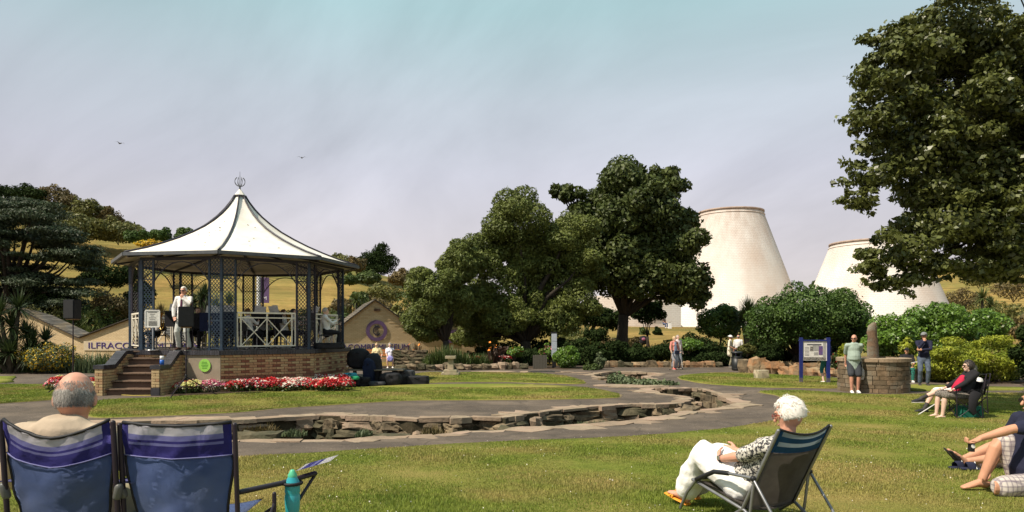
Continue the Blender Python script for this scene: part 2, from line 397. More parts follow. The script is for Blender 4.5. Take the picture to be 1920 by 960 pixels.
# worn sandy rims where lawn meets the path
M_rim = mat('worn_edge', (0.22, 0.16, 0.09), (0.16, 0.13, 0.06), 14.0, 1.0, bump=0.01, bscale=60)
for k in ('main', 'long', 'back', 'left', 'sign'):
    w = LP[k]; n = len(w); bm = BM(); prev = None; first = None
    for i in range(n + 1):
        p = w[i % n]; t = (w[(i + 1) % n] - w[i - 1]).normalized(); nn = Vector((t.y, -t.x))
        a = sum((w[j].x * w[(j + 1) % n].y - w[(j + 1) % n].x * w[j].y) for j in range(0)) if False else 0
        if inside(p + nn * 0.05, w): nn = -nn
        d = 0.05 + 0.07 * abs(noise.noise(Vector((p.x * 1.3, p.y * 1.3, 5))))
        q0 = bm.verts.new((p.x - nn.x * 0.02, p.y - nn.y * 0.02, gnear(p.y) + 0.012)); q1 = bm.verts.new((p.x + nn.x * d, p.y + nn.y * d, gnear(p.y) + 0.006))
        if prev: bm.faces.new((prev[0], q0, q1, prev[1]))
        prev = (q0, q1)
    tag(obj('lawn_edge', bm, M_rim), kind='structure')
# planting beds of bare soil
for px in ([(-300, 706), (-100, 702), (60, 701), (100, 700), (175, 699), (240, 696), (640, 693), (740, 692), (790, 692), (900, 691), (975, 690), (1060, 693), (1110, 691), (1150, 689.5), (1155, 688), (960, 687.2), (400, 687.2), (-300, 687.2)],
           [(1392, 697), (1430, 700), (1500, 703), (1570, 705), (1700, 713), (1850, 719), (2050, 721), (2400, 721), (2400, 688), (1700, 688), (1400, 688)],
           [(308, 742), (340, 733), (380, 724), (420, 716), (560, 706), (640, 703), (652, 712), (652, 731), (560, 733), (440, 738), (360, 742)],
           [(80, 735), (96, 712), (176, 706), (178, 740), (120, 741)]):
    w = dens([P(x, y).to_2d() for x, y in px], 0.5); sheet('planting_bed', w, M_soil, 0.03, 1.0, 0.05)

# ---- outer terrain
xs = np.concatenate([np.linspace(-420, -90, 20), np.linspace(-84, 120, 103), np.linspace(126, 420, 20)])
ys = np.concatenate([np.linspace(-160, -12, 8), np.linspace(-4, 28, 5), np.linspace(36.4, 130, 70), np.linspace(134, 420, 50)])
bm = BM(); G = [[bm.verts.new((x, y, (T(x, y) if y > 1 else 0.0) + (0.0 if y > 40 else -0.06) + (0.25 * noise.noise(Vector((x * .12, y * .12, 0))) if y > 50 else 0))) for x in xs] for y in ys]
for j in range(len(ys) - 1):
    for i in range(len(xs) - 1):
        if -60 <= xs[i] and xs[i + 1] <= 60 and -12 <= ys[j] and ys[j + 1] <= 36.5: continue
        f = bm.faces.new((G[j][i], G[j][i + 1], G[j + 1][i + 1], G[j + 1][i])); f.smooth = True
def hill_stripes(m):
    t = m.node_tree; L = t.links.new; b = t.nodes['Principled BSDF']; src = b.inputs['Base Color'].links[0].from_socket
    g = t.nodes.new('ShaderNodeNewGeometry'); mm = t.nodes.new('ShaderNodeMapping'); mm.inputs['Scale'].default_value = (0.02, 0.02, 1.6); L(g.outputs['Position'], mm.inputs[0])
    n = t.nodes.new('ShaderNodeTexNoise'); n.inputs['Scale'].default_value = 1.5; n.inputs['Detail'].default_value = 3; L(mm.outputs[0], n.inputs['Vector'])
    r = t.nodes.new('ShaderNodeMapRange'); r.inputs['From Min'].default_value = 0.3; r.inputs['From Max'].default_value = 0.7; r.inputs['To Min'].default_value = 0.72; r.inputs['To Max'].default_value = 1.25; L(n.outputs['Fac'], r.inputs['Value'])
    s = t.nodes.new('ShaderNodeVectorMath'); s.operation = 'SCALE'; L(src, s.inputs[0]); L(r.outputs[0], s.inputs['Scale']); L(s.outputs[0], b.inputs['Base Color'])
hill_stripes(M_hill)
o = obj('hillside', bm, M_hill); o['kind'] = 'structure'

# ---- the dry stream: bed, walls of rock, lip slabs
def stream(poly, depth, tagname):
    bm = BM(); top = [bm.verts.new((p.x, p.y, gnear(p.y) + 0.0)) for p in poly]
    n = len(poly); area = sum(poly[i].x * poly[(i + 1) % n].y - poly[(i + 1) % n].x * poly[i].y for i in range(n)); sgn = 1 if area > 0 else -1
    def outw(i):
        t = (poly[(i + 1) % n] - poly[i - 1]).normalized(); return Vector((t.y, -t.x)) * sgn
    bot = [bm.verts.new((poly[i].x - outw(i).x * 0.05, poly[i].y - outw(i).y * 0.05, gnear(poly[i].y) - depth)) for i in range(n)]
    for i in range(n):
        j = (i + 1) % n; bm.faces.new((top[i], top[j], bot[j], bot[i]))
    V, Fc = cdt([[b.co.to_2d() for b in bot]], []); dz = {}
    vs = [bm.verts.new((p.x, p.y, gnear(p.y) - depth)) for p in V]
    for f in Fc:
        c = sum((V[i] for i in f), Vector((0, 0))) / 3
        if inside(c, poly): bm.faces.new([vs[i] for i in f])
    bed = obj(tagname, bm, M_bed); bed['kind'] = 'structure'
    # walk the edge
    seg = [(poly[(i + 1) % n] - poly[i]).length for i in range(n)]; tot = sum(seg)
    def along(s):
        s %= tot; i = 0
        while s > seg[i]: s -= seg[i]; i += 1
        a, b = poly[i], poly[(i + 1) % n]; t = (b - a).normalized()
        return a + t * s, Vector((t.y, -t.x)) * sgn
    s = 0.0; k = 0; near = BM()
    while s < tot:
        L = random.uniform(0.25, 0.8); p, nn = along(s + L / 2); p0, _ = along(s); p1, _ = along(s + L); t = (p1 - p0)
        if t.length < 0.1: s += L; continue
        t.normalize(); wd = random.uniform(0.16, 0.42) if random.random() < .75 else random.uniform(.4, .75); th = random.uniform(0.05, 0.12); zz = gnear(p.y) + random.uniform(0.006, 0.022)
        inn = random.uniform(0.0, 0.12)
        outl = [p0 - nn * inn, p0.lerp(p1, .5) - nn * (inn + random.uniform(-.04, .06)), p1 - nn * inn]
        m = random.randint(3, 4)
        for q in range(m): outl.append(p1.lerp(p0, q / (m - 1)) + nn * wd * random.uniform(0.6, 1.1) + t * random.uniform(-.05, .05))
        bm = BM(); tv = [bm.verts.new((q.x, q.y, zz + random.uniform(-.006, .006))) for q in outl]; bv = [bm.verts.new((q.x, q.y, zz - th)) for q in outl]
        bm.faces.new(tv); bm.faces.new(bv[::-1])
        for q in range(len(tv)): bm.faces.new((tv[q - 1], tv[q], bv[q], bv[q - 1]))
        obj('slab', bm, random.choice((M_slab, M_slab, M_slab2)), bed)
        s += L * random.uniform(0.93, 1.03); k += 1
    # rocks of the wall, in rough courses
    lev = 0.10; row = 0
    while lev < depth - 0.02:
        hgt = random.uniform(0.14, 0.21); s = random.uniform(0, .3)
        while s < tot:
            L = random.choice((.2, .28, .36, .5, .75)) * random.uniform(.85, 1.15); p, nn = along(s + L / 2); s += L * random.uniform(.95, 1.2)
            if random.random() < 0.08: continue
            c = p + nn * random.uniform(-0.02, 0.12); facing = nn.y > 0.25
            ang = math.atan2(-nn.x, nn.y)
            if facing:
                bm = BM(); rock(bm, (c.x, c.y, gnear(c.y) - lev - hgt / 2), (L * 1.04, random.uniform(.26, .46), hgt * random.uniform(.8, 1.35)), k, ang + random.uniform(-.12, .12), 0.27, boxy=random.uniform(.5, .8), sub=3)
                obj('rock', bm, random.choice((M_rock, M_rock, M_rock2, M_slab2)), bed); k += 1
            else: rock(near, (c.x, c.y, gnear(c.y) - lev - hgt / 2), (L, 0.34, hgt), k, ang, 0.16, boxy=0.72, sub=0)
        lev += hgt * 0.95; row += 1
    near = obj('rock_lining', near, M_rock, bed); near['kind'] = 'stuff'
    return bed
bedA = stream(dpoly, 0.62, 'stream_bed'); bedB = stream(d2poly, 0.4, 'stream_bed')
for (px, py, s, r_) in ((1145, 712, (1.0, .7, 0.62), .3), (1122, 706, (.8, .5, .3), .1), (1300, 763, (.5, .4, .5), .8), (1010, 796, (.9, .5, .35), .2), (960, 797, (.5, .5, .4), .5), (730, 806, (.7, .5, .3), .3), (480, 801, (.7, .5, .3), .1), (1330, 764, (.5, .4, .4), .2)):
    p = P(px, py); bm = BM(); rock(bm, (p.x, p.y + .25, p.z - 0.28), s, px, r_, 0.2, boxy=.5, sub=3); obj('boulder', bm, M_rock2 if px < 1100 else M_rock, bedA)
# paving slabs and an iron cover by the round bush
for i, (px, py, w_, h_, mm_) in enumerate(((925, 697, 1.7, .8, M_slab), (985, 697.5, .5, .9, M_slab), (1020, 697, 1.45, .85, None), (1058, 698, .9, .6, M_slab2), (1090, 699, .8, .6, M_slab2), (1155, 723, 1.6, .7, M_slab), (1185, 726, 1.2, .5, M_slab), (1225, 725, 1.1, .5, M_slab), (960, 703, 1.2, .4, M_slab2))):
    p = P(px, py); bm = BM()
    if mm_ is None:
        box(bm, (p.x, p.y, p.z + .012), (w_, h_, .02)); 
        for q in range(6): box(bm, (p.x - w_ / 2 + (q + .5) * w_ / 6, p.y, p.z + .025), (.05, h_ * .9, .008))
        tag(obj('drain_cover', bm, plain('cast_iron', (.05, .045, .04), .6)), 'dark iron drain cover set in the path by the round bush', 'drain cover')
    else:
        outl = [(p.x + w_ / 2 * math.cos(a) * random.uniform(.8, 1.1) * 1.2, p.y + h_ / 2 * math.sin(a) * random.uniform(.8, 1.1) * 1.2) for a in (0.6, 1.3, 2.2, 3.0, 3.9, 4.6, 5.5, 6.1)]
        tv = [bm.verts.new((x, y, p.z + .016 + .001 * i)) for x, y in outl]; bv = [bm.verts.new((x, y, p.z - .05)) for x, y in outl]
        bm.faces.new(tv); bm.faces.new(bv[::-1])
        for q in range(8): bm.faces.new((tv[q - 1], tv[q], bv[q], bv[q - 1]))
        tag(obj('paving_slab', bm, mm_), kind='structure')

# ============================================================ BANDSTAND
M_bby = mat('buff_brick', (0.45, 0.285, 0.155), (0.36, 0.215, 0.115), 5.0, 0.9, bump=0.004, bscale=60)
M_bbp = mat('pale_brick', (0.50, 0.37, 0.20), (0.42, 0.30, 0.16), 5.0, 0.9, bump=0.004, bscale=60)
M_bbr = mat('brown_brick', (0.25, 0.10, 0.06), (0.19, 0.08, 0.05), 5.0, 0.9, bump=0.004, bscale=60)
M_mort = mat('mortar', (0.24, 0.18, 0.12), (0.17, 0.13, 0.09), 12.0, 1.0)
M_coping = mat('blue_brick_coping', (0.05, 0.047, 0.055), (0.028, 0.027, 0.032), 5.0, 0.38, bump=0.004, bscale=30, spec=0.5, island=.25)
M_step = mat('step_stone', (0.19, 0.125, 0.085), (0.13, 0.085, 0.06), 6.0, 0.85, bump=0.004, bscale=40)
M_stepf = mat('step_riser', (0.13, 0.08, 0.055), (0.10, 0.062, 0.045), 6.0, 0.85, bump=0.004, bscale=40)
M_iron = mat('blue_black_iron', (0.022, 0.045, 0.075), (0.014, 0.026, 0.045), 9.0, 0.45, spec=0.5)
M_irond = mat('plum_iron', (0.025, 0.02, 0.035), (0.016, 0.014, 0.025), 9.0, 0.45, spec=0.5)
M_tent = mat('white_roof_panel', (0.80, 0.76, 0.68), (0.76, 0.71, 0.63), 1.2, 0.75, bump=0.002, bscale=3, c3=(0.72, 0.66, 0.57), scale3=1.6)
M_ceil = mat('cream_ceiling', (0.62, 0.54, 0.42), (0.5, 0.43, 0.33), 1.5, 0.85)
M_gutter = mat('grey_gutter', (0.10, 0.105, 0.115), (0.07, 0.075, 0.08), 8.0, 0.5, spec=.5)
M_rail = mat('cream_rail_paint', (0.78, 0.72, 0.60), (0.66, 0.60, 0.49), 6.0, 0.5, spec=.4)
M_lime = mat('rendered_panel', (0.30, 0.245, 0.18), (0.23, 0.185, 0.135), 3.0, 0.9)
BX, BY, TH0 = -9.48, 24.16, 0.227
STG = 1.24
band = thing('bandstand', 'octagonal bandstand with white tent roof, iron lattice posts and brick plinth', 'bandstand', (BX, BY, 0))
def V8(k, r, z): a = TH0 + k * math.pi / 4; return Vector((r * math.sin(a), -r * math.cos(a), z))
RP, RC, RE = 3.70, 3.48, 4.01
# plinth core and stage floor
bm = BM(); lo_ = [bm.verts.new(V8(k, RP - .03, -0.05)) for k in range(8)]; hi_ = [bm.verts.new(V8(k, RP - .03, STG - .12)) for k in range(8)]
for k in range(8): bm.faces.new((lo_[k], lo_[(k + 1) % 8], hi_[(k + 1) % 8], hi_[k]))
core = obj('plinth', bm, M_mort, band)
bm = BM(); t_ = [bm.verts.new(V8(k, RP - .1, STG - .03)) for k in range(8)]; bm.faces.new(t_); obj('stage_floor', bm, mat('stage_boards', (.10, .075, .055), (.07, .05, .04), 3., .7), band)
# bricks laid on the plinth faces
brick_me = {}
def brick_obj(parent, M4, w, h, m, nm='brick'):
    key = (round(w, 3), round(h, 3), m.name)
    if key not in brick_me:
        bm = BM(); box(bm, (0, 0, 0), (w, 0.05, h)); bmesh.ops.bevel(bm, geom=bm.edges, offset=0.004, segments=1, affect='EDGES')
        me = bpy.data.meshes.new(nm); bm.to_mesh(me); bm.free(); me.materials.append(m); brick_me[key] = me
    o = bpy.data.objects.new(nm, brick_me[key]); C.objects.link(o); o.parent = parent; o.matrix_local = M4; return o
def brick_face(parent, a, b, z0, z1, nrm, pick, count, budget, stuff, pitch=0.235, ch=0.079, ztop=None, skip=None):
    """courses of bricks from a to b; past the budget they go to the joined part"""
    a = Vector(a); b = Vector(b); t = (b - a); L = t.length; t.normalize(); nrm = Vector(nrm)
    rz = math.atan2(t.y, t.x); r3 = Matrix.Rotation(rz, 4, 'Z'); z = z0; row = 0
    while z < z1 - 0.02:
        x = -pitch / 2 * (row % 2)
        while x < L - 0.02:
            x0 = max(x, 0); x1 = min(x + pitch, L); w = x1 - x0 - 0.012; c = (x0 + x1) / 2
            if w > 0.03 and not (skip and skip(c, z + ch / 2)) and (ztop is None or z + ch <= ztop(c) + 0.01):
                p = a + t * c + nrm * (random.uniform(-.002, .004)); p.z = z + ch / 2; m = pick(c, row, L)
                if count[0] < budget and w > 0.08: brick_obj(parent, Matrix.Translation(p) @ r3, w, ch - 0.012, m); count[0] += 1
                else: box(stuff[m.name], p, (w, 0.05, ch - 0.012), r3.to_3x3())
            x += pitch
        z += ch; row += 1
cnt = [0]; stuff = {m.name: BM() for m in (M_bby, M_bbp, M_bbr)}
def pick_front(c, row, L):
    u = (c / L * 6) % 1.0; v = row / 13.0
    if row in (5,) and random.random() < .85: return M_bbr
    d = abs(u - 0.5) * 1.5 + abs(v - 0.52) * 1.15
    if d < 0.42 and random.random() < .8: return M_bbr
    return random.choice((M_bby, M_bby, M_bbp))
def pick_plain(c, row, L): return random.choice((M_bby, M_bbp, M_bbp))
for k in (0, 1, -2, 2):
    a, b = V8(k, RP, 0), V8(k + 1, RP, 0); n_ = ((a + b) / 2).normalized()
    brick_face(core, a, b, 0.0, STG - .14, n_, pick_front if k != -2 else pick_plain, cnt, 230, stuff)
# entry face: rendered panel beside the stairs
a, b = V8(-1, RP, 0), V8(0, RP, 0); n_ = ((a + b) / 2).normalized(); mpt = (a + b) / 2
brick_face(core, a, b, 0.0, STG - .14, n_, pick_plain, cnt, 230, stuff, skip=lambda c, z: c > 1.7)
bm = BM(); t_ = (b - a).normalized(); c_ = a + t_ * 2.28; box(bm, (c_.x + n_.x * 0.01, c_.y + n_.y * 0.01, .55), (1.14, .04, 1.1), Matrix.Rotation(math.atan2(t_.y, t_.x), 3, 'Z')); obj('rendered_panel', bm, M_lime, core)
for m in (M_bby, M_bbp, M_bbr):
    tag(obj('brickwork', stuff[m.name], m, core), kind='stuff')
# coping of dark bricks on edge
bm = BM()
for k in range(8):
    a, b = V8(k, RP + .05, 0), V8(k + 1, RP + .05, 0); t_ = (b - a); L = t_.length; t_.normalize(); n_ = ((a + b) / 2).normalized(); rz = Matrix.Rotation(math.atan2(t_.y, t_.x), 3, 'Z')
    nb = int(L / 0.078)
    for i in range(nb):
        p = a + t_ * ((i + .5) * L / nb) - n_ * .10; p.z = STG - .065 + random.uniform(-.002, .002); box(bm, p, (L / nb - .007, .26, .13), rz)
    p = (a + b) / 2 - n_ * .12; box(bm, (p.x, p.y, STG - .085), (L - .1, .22, .09), rz)
cop = obj('coping', bm, M_coping, band); cop['kind'] = 'stuff'
# ---- lattice columns
def lattice(bm, a, b, z0, z1, w=0.019, pitch=0.125):
    """diamond lattice in the vertical plane a-b"""
    a = Vector(a); b = Vector(b); L = (b - a).to_2d().length; t = (b - a).normalized(); h = z1 - z0; n_ = int(h / pitch + L / pitch) + 1
    for sgn in (1, -1):
        for i in range(-int(L / pitch) - 1, int(h / pitch) + 1):
            zz = z0 + i * pitch; x0, y0 = 0.0, zz; x1, y1 = L, zz + L * 1.15
            if y1 < z0 or y0 > z1: continue
            if y0 < z0: x0 += (z0 - y0) / 1.15; y0 = z0
            if y1 > z1: x1 -= (y1 - z1) / 1.15; y1 = z1
            if x1 - x0 < .02: continue
            if sgn < 0: x0, x1 = L - x0, L - x1
            p0 = a + t * x0; p0.z = y0; p1 = a + t * x1; p1.z = y1; bar(bm, p0, p1, w, .008)
ZT = 4.05
def column(k):
    c = V8(k, RC, 0); l = (V8(k - 1, RC, 0) - c).normalized(); r = (V8(k + 1, RC, 0) - c).normalized(); PW = 0.40
    col = bpy.data.objects.new('column', None); C.objects.link(col); col.parent = band; col.location = (c.x, c.y, STG); h = ZT - STG
    for d, off in ((Vector((0, 0, 0)), .075), (l * PW, .055), (r * PW, .055)):
        bm = BM(); bar(bm, d, d + Vector((0, 0, h)), off, off); box(bm, d + Vector((0, 0, .03)), (off * 1.5, off * 1.5, .06)); obj('upright', bm, M_iron if d.length < .01 or k in (0, -1) else M_irond, col)
    for d in (l, r):
        bm = BM(); lattice(bm, d * .03, d * (PW - .02), .06, h - .02)
        for zz in (.06, .9, h - .65, h - .04): bar(bm, d * .02 + Vector((0, 0, zz)), d * (PW - .02) + Vector((0, 0, zz)), .03, .02)
        obj('lattice', bm, M_iron if k in (0, -1) else M_irond, col)
    return col
for k in range(8): column(k if k < 5 else k - 8)
# ---- arched brackets between the columns, with fanned spokes
for k in range(8):
    a, b = V8(k, RC, 0), V8(k + 1, RC, 0); t_ = (b - a).normalized(); L = (b - a).length; a2 = a + t_ * .40; b2 = b - t_ * .40; L2 = L - .8
    bm = BM(); ztop = ZT - .06; rise = .62; pts = []
    for i in range(17):
        u = i / 16; x = u * L2; zz = ztop - .07 - rise * (abs(2 * u - 1) ** 2.3); pts.append(a2 + t_ * x + Vector((0, 0, zz)))
    for p, q in zip(pts, pts[1:]): bar(bm, p, q, .028, .028)
    bar(bm, a2 + Vector((0, 0, ztop)), b2 + Vector((0, 0, ztop)), .04, .03)
    for (o_, sg) in ((a2, 1), (b2, -1)):
        cc = o_ + Vector((0, 0, ztop - .02))
        for i in range(7):
            an = R(6 + i * 13); d = t_ * sg * math.cos(an) - Vector((0, 0, 1)) * math.sin(an); tt = .14; end = None
            s_ = .14
            while s_ < 1.3:
                q = cc + d * s_; x = (q - a2).dot(t_); u = min(max(x / L2, 0), 1); zz = ztop - .07 - rise * (abs(2 * u - 1) ** 2.3)
                if q.z < zz: break
                s_ += .02
            bar(bm, cc + d * .14, cc + d * s_, .014, .014)
        for i in range(8):
            a0, a1 = R(i * 11.25), R((i + 1) * 11.25); f_ = lambda an: cc + (t_ * sg * math.cos(an) - Vector((0, 0, 1)) * math.sin(an)) * .14
            bar(bm, f_(a0), f_(a1), .016, .016)
    obj('arch_bracket', bm, M_irond, band)
# ---- railings on the closed sides
for k in (-2, 0, 1, 2, 3, 4, 5):
    a, b = V8(k, RC, 0), V8(k + 1, RC, 0); t_ = (b - a).normalized(); a2 = a + t_ * .45; b2 = b - t_ * .45; L2 = (b2 - a2).length
    rl = bpy.data.objects.new('railing', None); C.objects.link(rl); rl.parent = band; rl.location = (a2.x, a2.y, STG)
    Z = lambda z: Vector((0, 0, z)); S = lambda s: t_ * s * L2
    bm = BM(); bar(bm, Z(1.14), S(1) + Z(1.14), .05, .04); obj('top_rail', bm, M_rail, rl)
    bm = BM(); bar(bm, Z(.99), S(1) + Z(.99), .035, .03); obj('rail', bm, M_rail, rl)
    bm = BM(); bar(bm, Z(.12), S(1) + Z(.12), .04, .035); obj('rail', bm, M_rail, rl)
    for s in (0, .06, .5, .94, 1):
        bm = BM(); bar(bm, S(s) + Z(.10), S(s) + Z(1.12), .032, .032); obj('baluster', bm, M_rail, rl)
    for s0, s1 in ((.06, .5), (.5, .94)):
        bm = BM(); off = Vector((t_.y, -t_.x, 0)) * .016
        bar(bm, S(s0) + Z(.13) + off, S(s1) + Z(.98) + off, .026, .014); bar(bm, S(s1) + Z(.13) - off, S(s0) + Z(.98) - off, .026, .014); obj('cross_brace', bm, M_rail, rl)
# ---- roof
prof = [(0.17, 6.52), (.30, 6.30), (.48, 6.06), (.72, 5.80), (1.02, 5.54), (1.38, 5.28), (1.80, 5.04), (2.28, 4.80), (2.80, 4.58), (3.35, 4.37), (3.75, 4.25), (RE, 4.17)]
roof = bpy.data.objects.new('roof', None); C.objects.link(roof); roof.parent = band
for k in range(8):
    bm = BM(); rows = []
    for i, (r_, z_) in enumerate(prof):
        a, b = V8(k, r_, z_), V8(k + 1, r_, z_); row = []
        for j in range(9):
            u = j / 8; p = a.lerp(b, u); sag = math.sin(math.pi * u) * .055 * min(1, r_); n_ = Vector((p.x, p.y, 0)).normalized()
            p -= n_ * sag * (1 if i < len(prof) - 1 else 0); row.append(bm.verts.new(p))
        rows.append(row)
    for r0, r1 in zip(rows, rows[1:]):
        for j in range(8):
            f = bm.faces.new((r0[j], r0[j + 1], r1[j + 1], r1[j])); f.smooth = True
    g_ = bmesh.ops.extrude_face_region(bm, geom=bm.faces[:])
    for v in g_['geom']:
        if isinstance(v, bmesh.types.BMVert): v.co.z -= .02
    obj('roof_panel', bm, M_tent, roof)
    bm = BM(); pts = [V8(k, r_ + .015, z_ + .02) for r_, z_ in prof]; loft(bm, pts, .028, n=6, cap='flat'); obj('ridge_trim', bm, M_irond, roof)
    # flat ceiling panel under the eaves rising to a ring
    bm = BM(); q = [V8(k, RE - .08, 4.09), V8(k + 1, RE - .08, 4.09), V8(k + 1, 1.0, 4.62), V8(k, 1.0, 4.62), V8(k + 1, .1, 5.3), V8(k, .1, 5.3)]; q = [bm.verts.new(p) for p in q]
    bm.faces.new((q[0], q[1], q[2], q[3])); bm.faces.new((q[3], q[2], q[4], q[5])); obj('ceiling_panel', bm, M_ceil, roof)
    bm = BM(); bar(bm, V8(k, RE - .1, 4.07), V8(k, 1.0, 4.59), .06, .07); obj('rafter', bm, M_irond, roof)
    bm = BM(); a, b = V8(k, RE + .02, 4.13), V8(k + 1, RE + .02, 4.13); bar(bm, a, b, .10, .085); obj('gutter', bm, M_gutter, roof)
    bm = BM(); a, b = V8(k, RC, ZT - .02), V8(k + 1, RC, ZT - .02); bar(bm, a, b, .07, .10); obj('ring_beam', bm, M_irond, roof)
# spots of wear on the roof
bm = BM()
for i in range(16):
    k = random.choice((-1, 0, 0)); r_ = random.uniform(1.0, 3.2); z_ = float(np.interp(r_, [a for a, b in prof], [b for a, b in prof])); u = random.uniform(.25, .75); p = V8(k, r_, z_).lerp(V8(k + 1, r_, z_), u); n_ = Vector((p.x, p.y, 0)).normalized()
    p += -n_ * math.sin(math.pi * u) * .055 + n_ * .01; box(bm, p + Vector((0, 0, .012)), (random.uniform(.02, .07), .02, .012))
obj('chipped_paint', bm, M_irond, roof)
# cap and open-work finial
bm = BM(); q = [bm.verts.new(V8(k, .21, 6.53)) for k in range(8)]; tp = bm.verts.new((0, 0, 6.80)); [bm.faces.new((q[k], q[(k + 1) % 8], tp)) for k in range(8)]; bm.faces.new(q[::-1]); obj('roof_cap', bm, M_tent, roof)
bm = BM(); loft(bm, [V8(k, .21, 6.53) for k in range(9)], .02, n=5, cap='flat'); loft(bm, [(0, 0, 6.78), (0, 0, 6.86)], .03, n=6); loft(bm, [(0, 0, 6.84), (0, 0, 7.38)], [.018, .005], n=6)
for i in range(8):
    a = i * math.pi / 4; loft(bm, [(math.cos(a) * .18 * math.sin(t), math.sin(a) * .18 * math.sin(t), 7.03 - .17 * math.cos(t)) for t in np.linspace(.15, 2.5, 10)], .010, n=5, cap='flat')
obj('finial', bm, M_gutter, roof)
bm = BM(); ell(bm, (-1.3, -3.05, 4.12), (.17, .17, .05)); obj('ceiling_lamp', bm, M_irond, band)
# ---- stairs, running straight back from the lawn
st = bpy.data.objects.new('stairs', None); C.objects.link(st); st.parent = band; st.location = (-BX, -BY, 0)
X0, X1, YF, YB = -11.70, -9.88, 19.45, 21.05
nst = 6
for i in range(nst):
    z1 = STG * (i + 1) / nst - .01; y0 = YF + .12 + i * .28; bm = BM(); box(bm, ((X0 + X1) / 2, (y0 + YB + .3) / 2, z1 - .105 - .04), (X1 - X0 - .46, YB + .3 - y0, STG / nst - .05)); sp = obj('step', bm, M_stepf, st)
    bm = BM(); box(bm, ((X0 + X1) / 2 - .26, y0 + .16 - .03, z1 - .02), (.86 * (X1 - X0 - .5) / 1.32, .38, .04)); obj('tread', bm, M_step, sp)
    bm = BM(); box(bm, ((X0 + X1) / 2 + .42, y0 + .16 - .032, z1 - .02), (.48, .38, .04)); obj('tread', bm, M_step, sp)
LZ = 0.86
def cz(y):  # height of the side wall's top at a depth
    return LZ if y < YF + .55 else min(STG - .02, LZ + (y - YF - .55) * .62)
cntS = [0]; stS = {m.name: BM() for m in (M_bby, M_bbp, M_bbr)}
for x in (X0, X1 - .23):
    wl = BM(); box(wl, (x + .115, (YF + YB) / 2 + .03, .38), (.21, YB - YF - .04, .8)); 
    box(wl, (x + .115, YB - .35, .9), (.21, .7, .38)); w = obj('side_wall', wl, M_mort, st)
    brick_face(w, (x, YF, 0), (x + .23, YF, 0), 0, LZ - .1, (0, -1, 0), pick_plain, cntS, 290, stS)
    for xx, nx in ((x, -1), (x + .23, 1)):
        brick_face(w, (xx, YF + .03, 0), (xx, YB, 0), 0, STG - .1, (nx * .0, 0, 0), pick_plain, cntS, 290, stS, ztop=lambda c: cz(YF + c) - .1)
    bm = BM(); ypts = [(YF - .04, LZ), (YF + .55, LZ), (YF + .55 + (STG - .02 - LZ) / .62, STG), (YB + .05, STG)]
    for (ya, za), (yb, zb) in zip(ypts, ypts[1:]):
        L = math.hypot(yb - ya, zb - za); nb = max(1, int(L / .078))
        for i in range(nb):
            u = (i + .5) / nb; c = Vector((x + .115, ya + (yb - ya) * u, za + (zb - za) * u - .055)); box(bm, c, (.30, L / nb - .006, .115), Matrix.Rotation(math.atan2(zb - za, yb - ya), 3, 'X'))
    cp = obj('coping', bm, M_coping, w); cp['kind'] = 'stuff'
for m in (M_bby, M_bbp, M_bbr):
    if len(stS[m.name].verts): tag(obj('brickwork', stS[m.name], m, st), kind='stuff')
    else: stS[m.name].free()
# base course of blue bricks on the right pillar with a worn mark
bm = BM(); box(bm, (X1 - .115, YF - .012, .12), (.245, .05, .22)); obj('base_course', bm, M_coping, st)
# round lime sign on the rendered panel
a, b = V8(-1, RP, 0), V8(0, RP, 0); t_ = (b - a).normalized(); n_ = ((a + b) / 2).normalized(); c_ = Vector((BX, BY, 0)) + a + t_ * 2.36 + n_ * .05
def text(name, s, size, loc, rot, m, parent=None, ext=0.004, width=None, font=None):
    cu = bpy.data.curves.new(name, 'FONT'); cu.body = s; cu.size = size; cu.extrude = ext; cu.align_x = 'CENTER'; cu.align_y = 'CENTER'; cu.offset = 0.0; cu.resolution_u = 3
    o = bpy.data.objects.new(name, cu); C.objects.link(o); dg = bpy.context.evaluated_depsgraph_get(); me = bpy.data.meshes.new_from_object(o.evaluated_get(dg)); bpy.data.objects.remove(o)
    me.materials.clear(); me.materials.append(m); o = link(name, me, parent)
    if width:
        xs_ = [v.co.x for v in me.vertices]; k = width / (max(xs_) - min(xs_)); cx_ = (max(xs_) + min(xs_)) / 2
        for v in me.vertices: v.co.x = (v.co.x - cx_) * k
    o.location = loc; o.rotation_euler = rot; return o
M_lgreen = plain('lime_sign', (.30, .60, .10), .5); M_dkgreen = plain('sign_print', (.06, .25, .03), .5)
ls = thing('round_sign', 'round lime green sign fixed to the brick wall right of the steps', 'sign', (c_.x, c_.y, .80), math.atan2(t_.y, t_.x))
bm = BM(); loft(bm, [(0, .01, 0), (0, -.012, 0)], .19, n=28, cap='flat'); obj('disc', bm, M_lgreen, ls)
bm = BM(); [box(bm, (random.uniform(-.01, .01), -.015, .10 - i * .045), (.22 - abs(i - 2) * .03, .004, .012)) for i in range(5)]; obj('print', bm, M_dkgreen, ls)

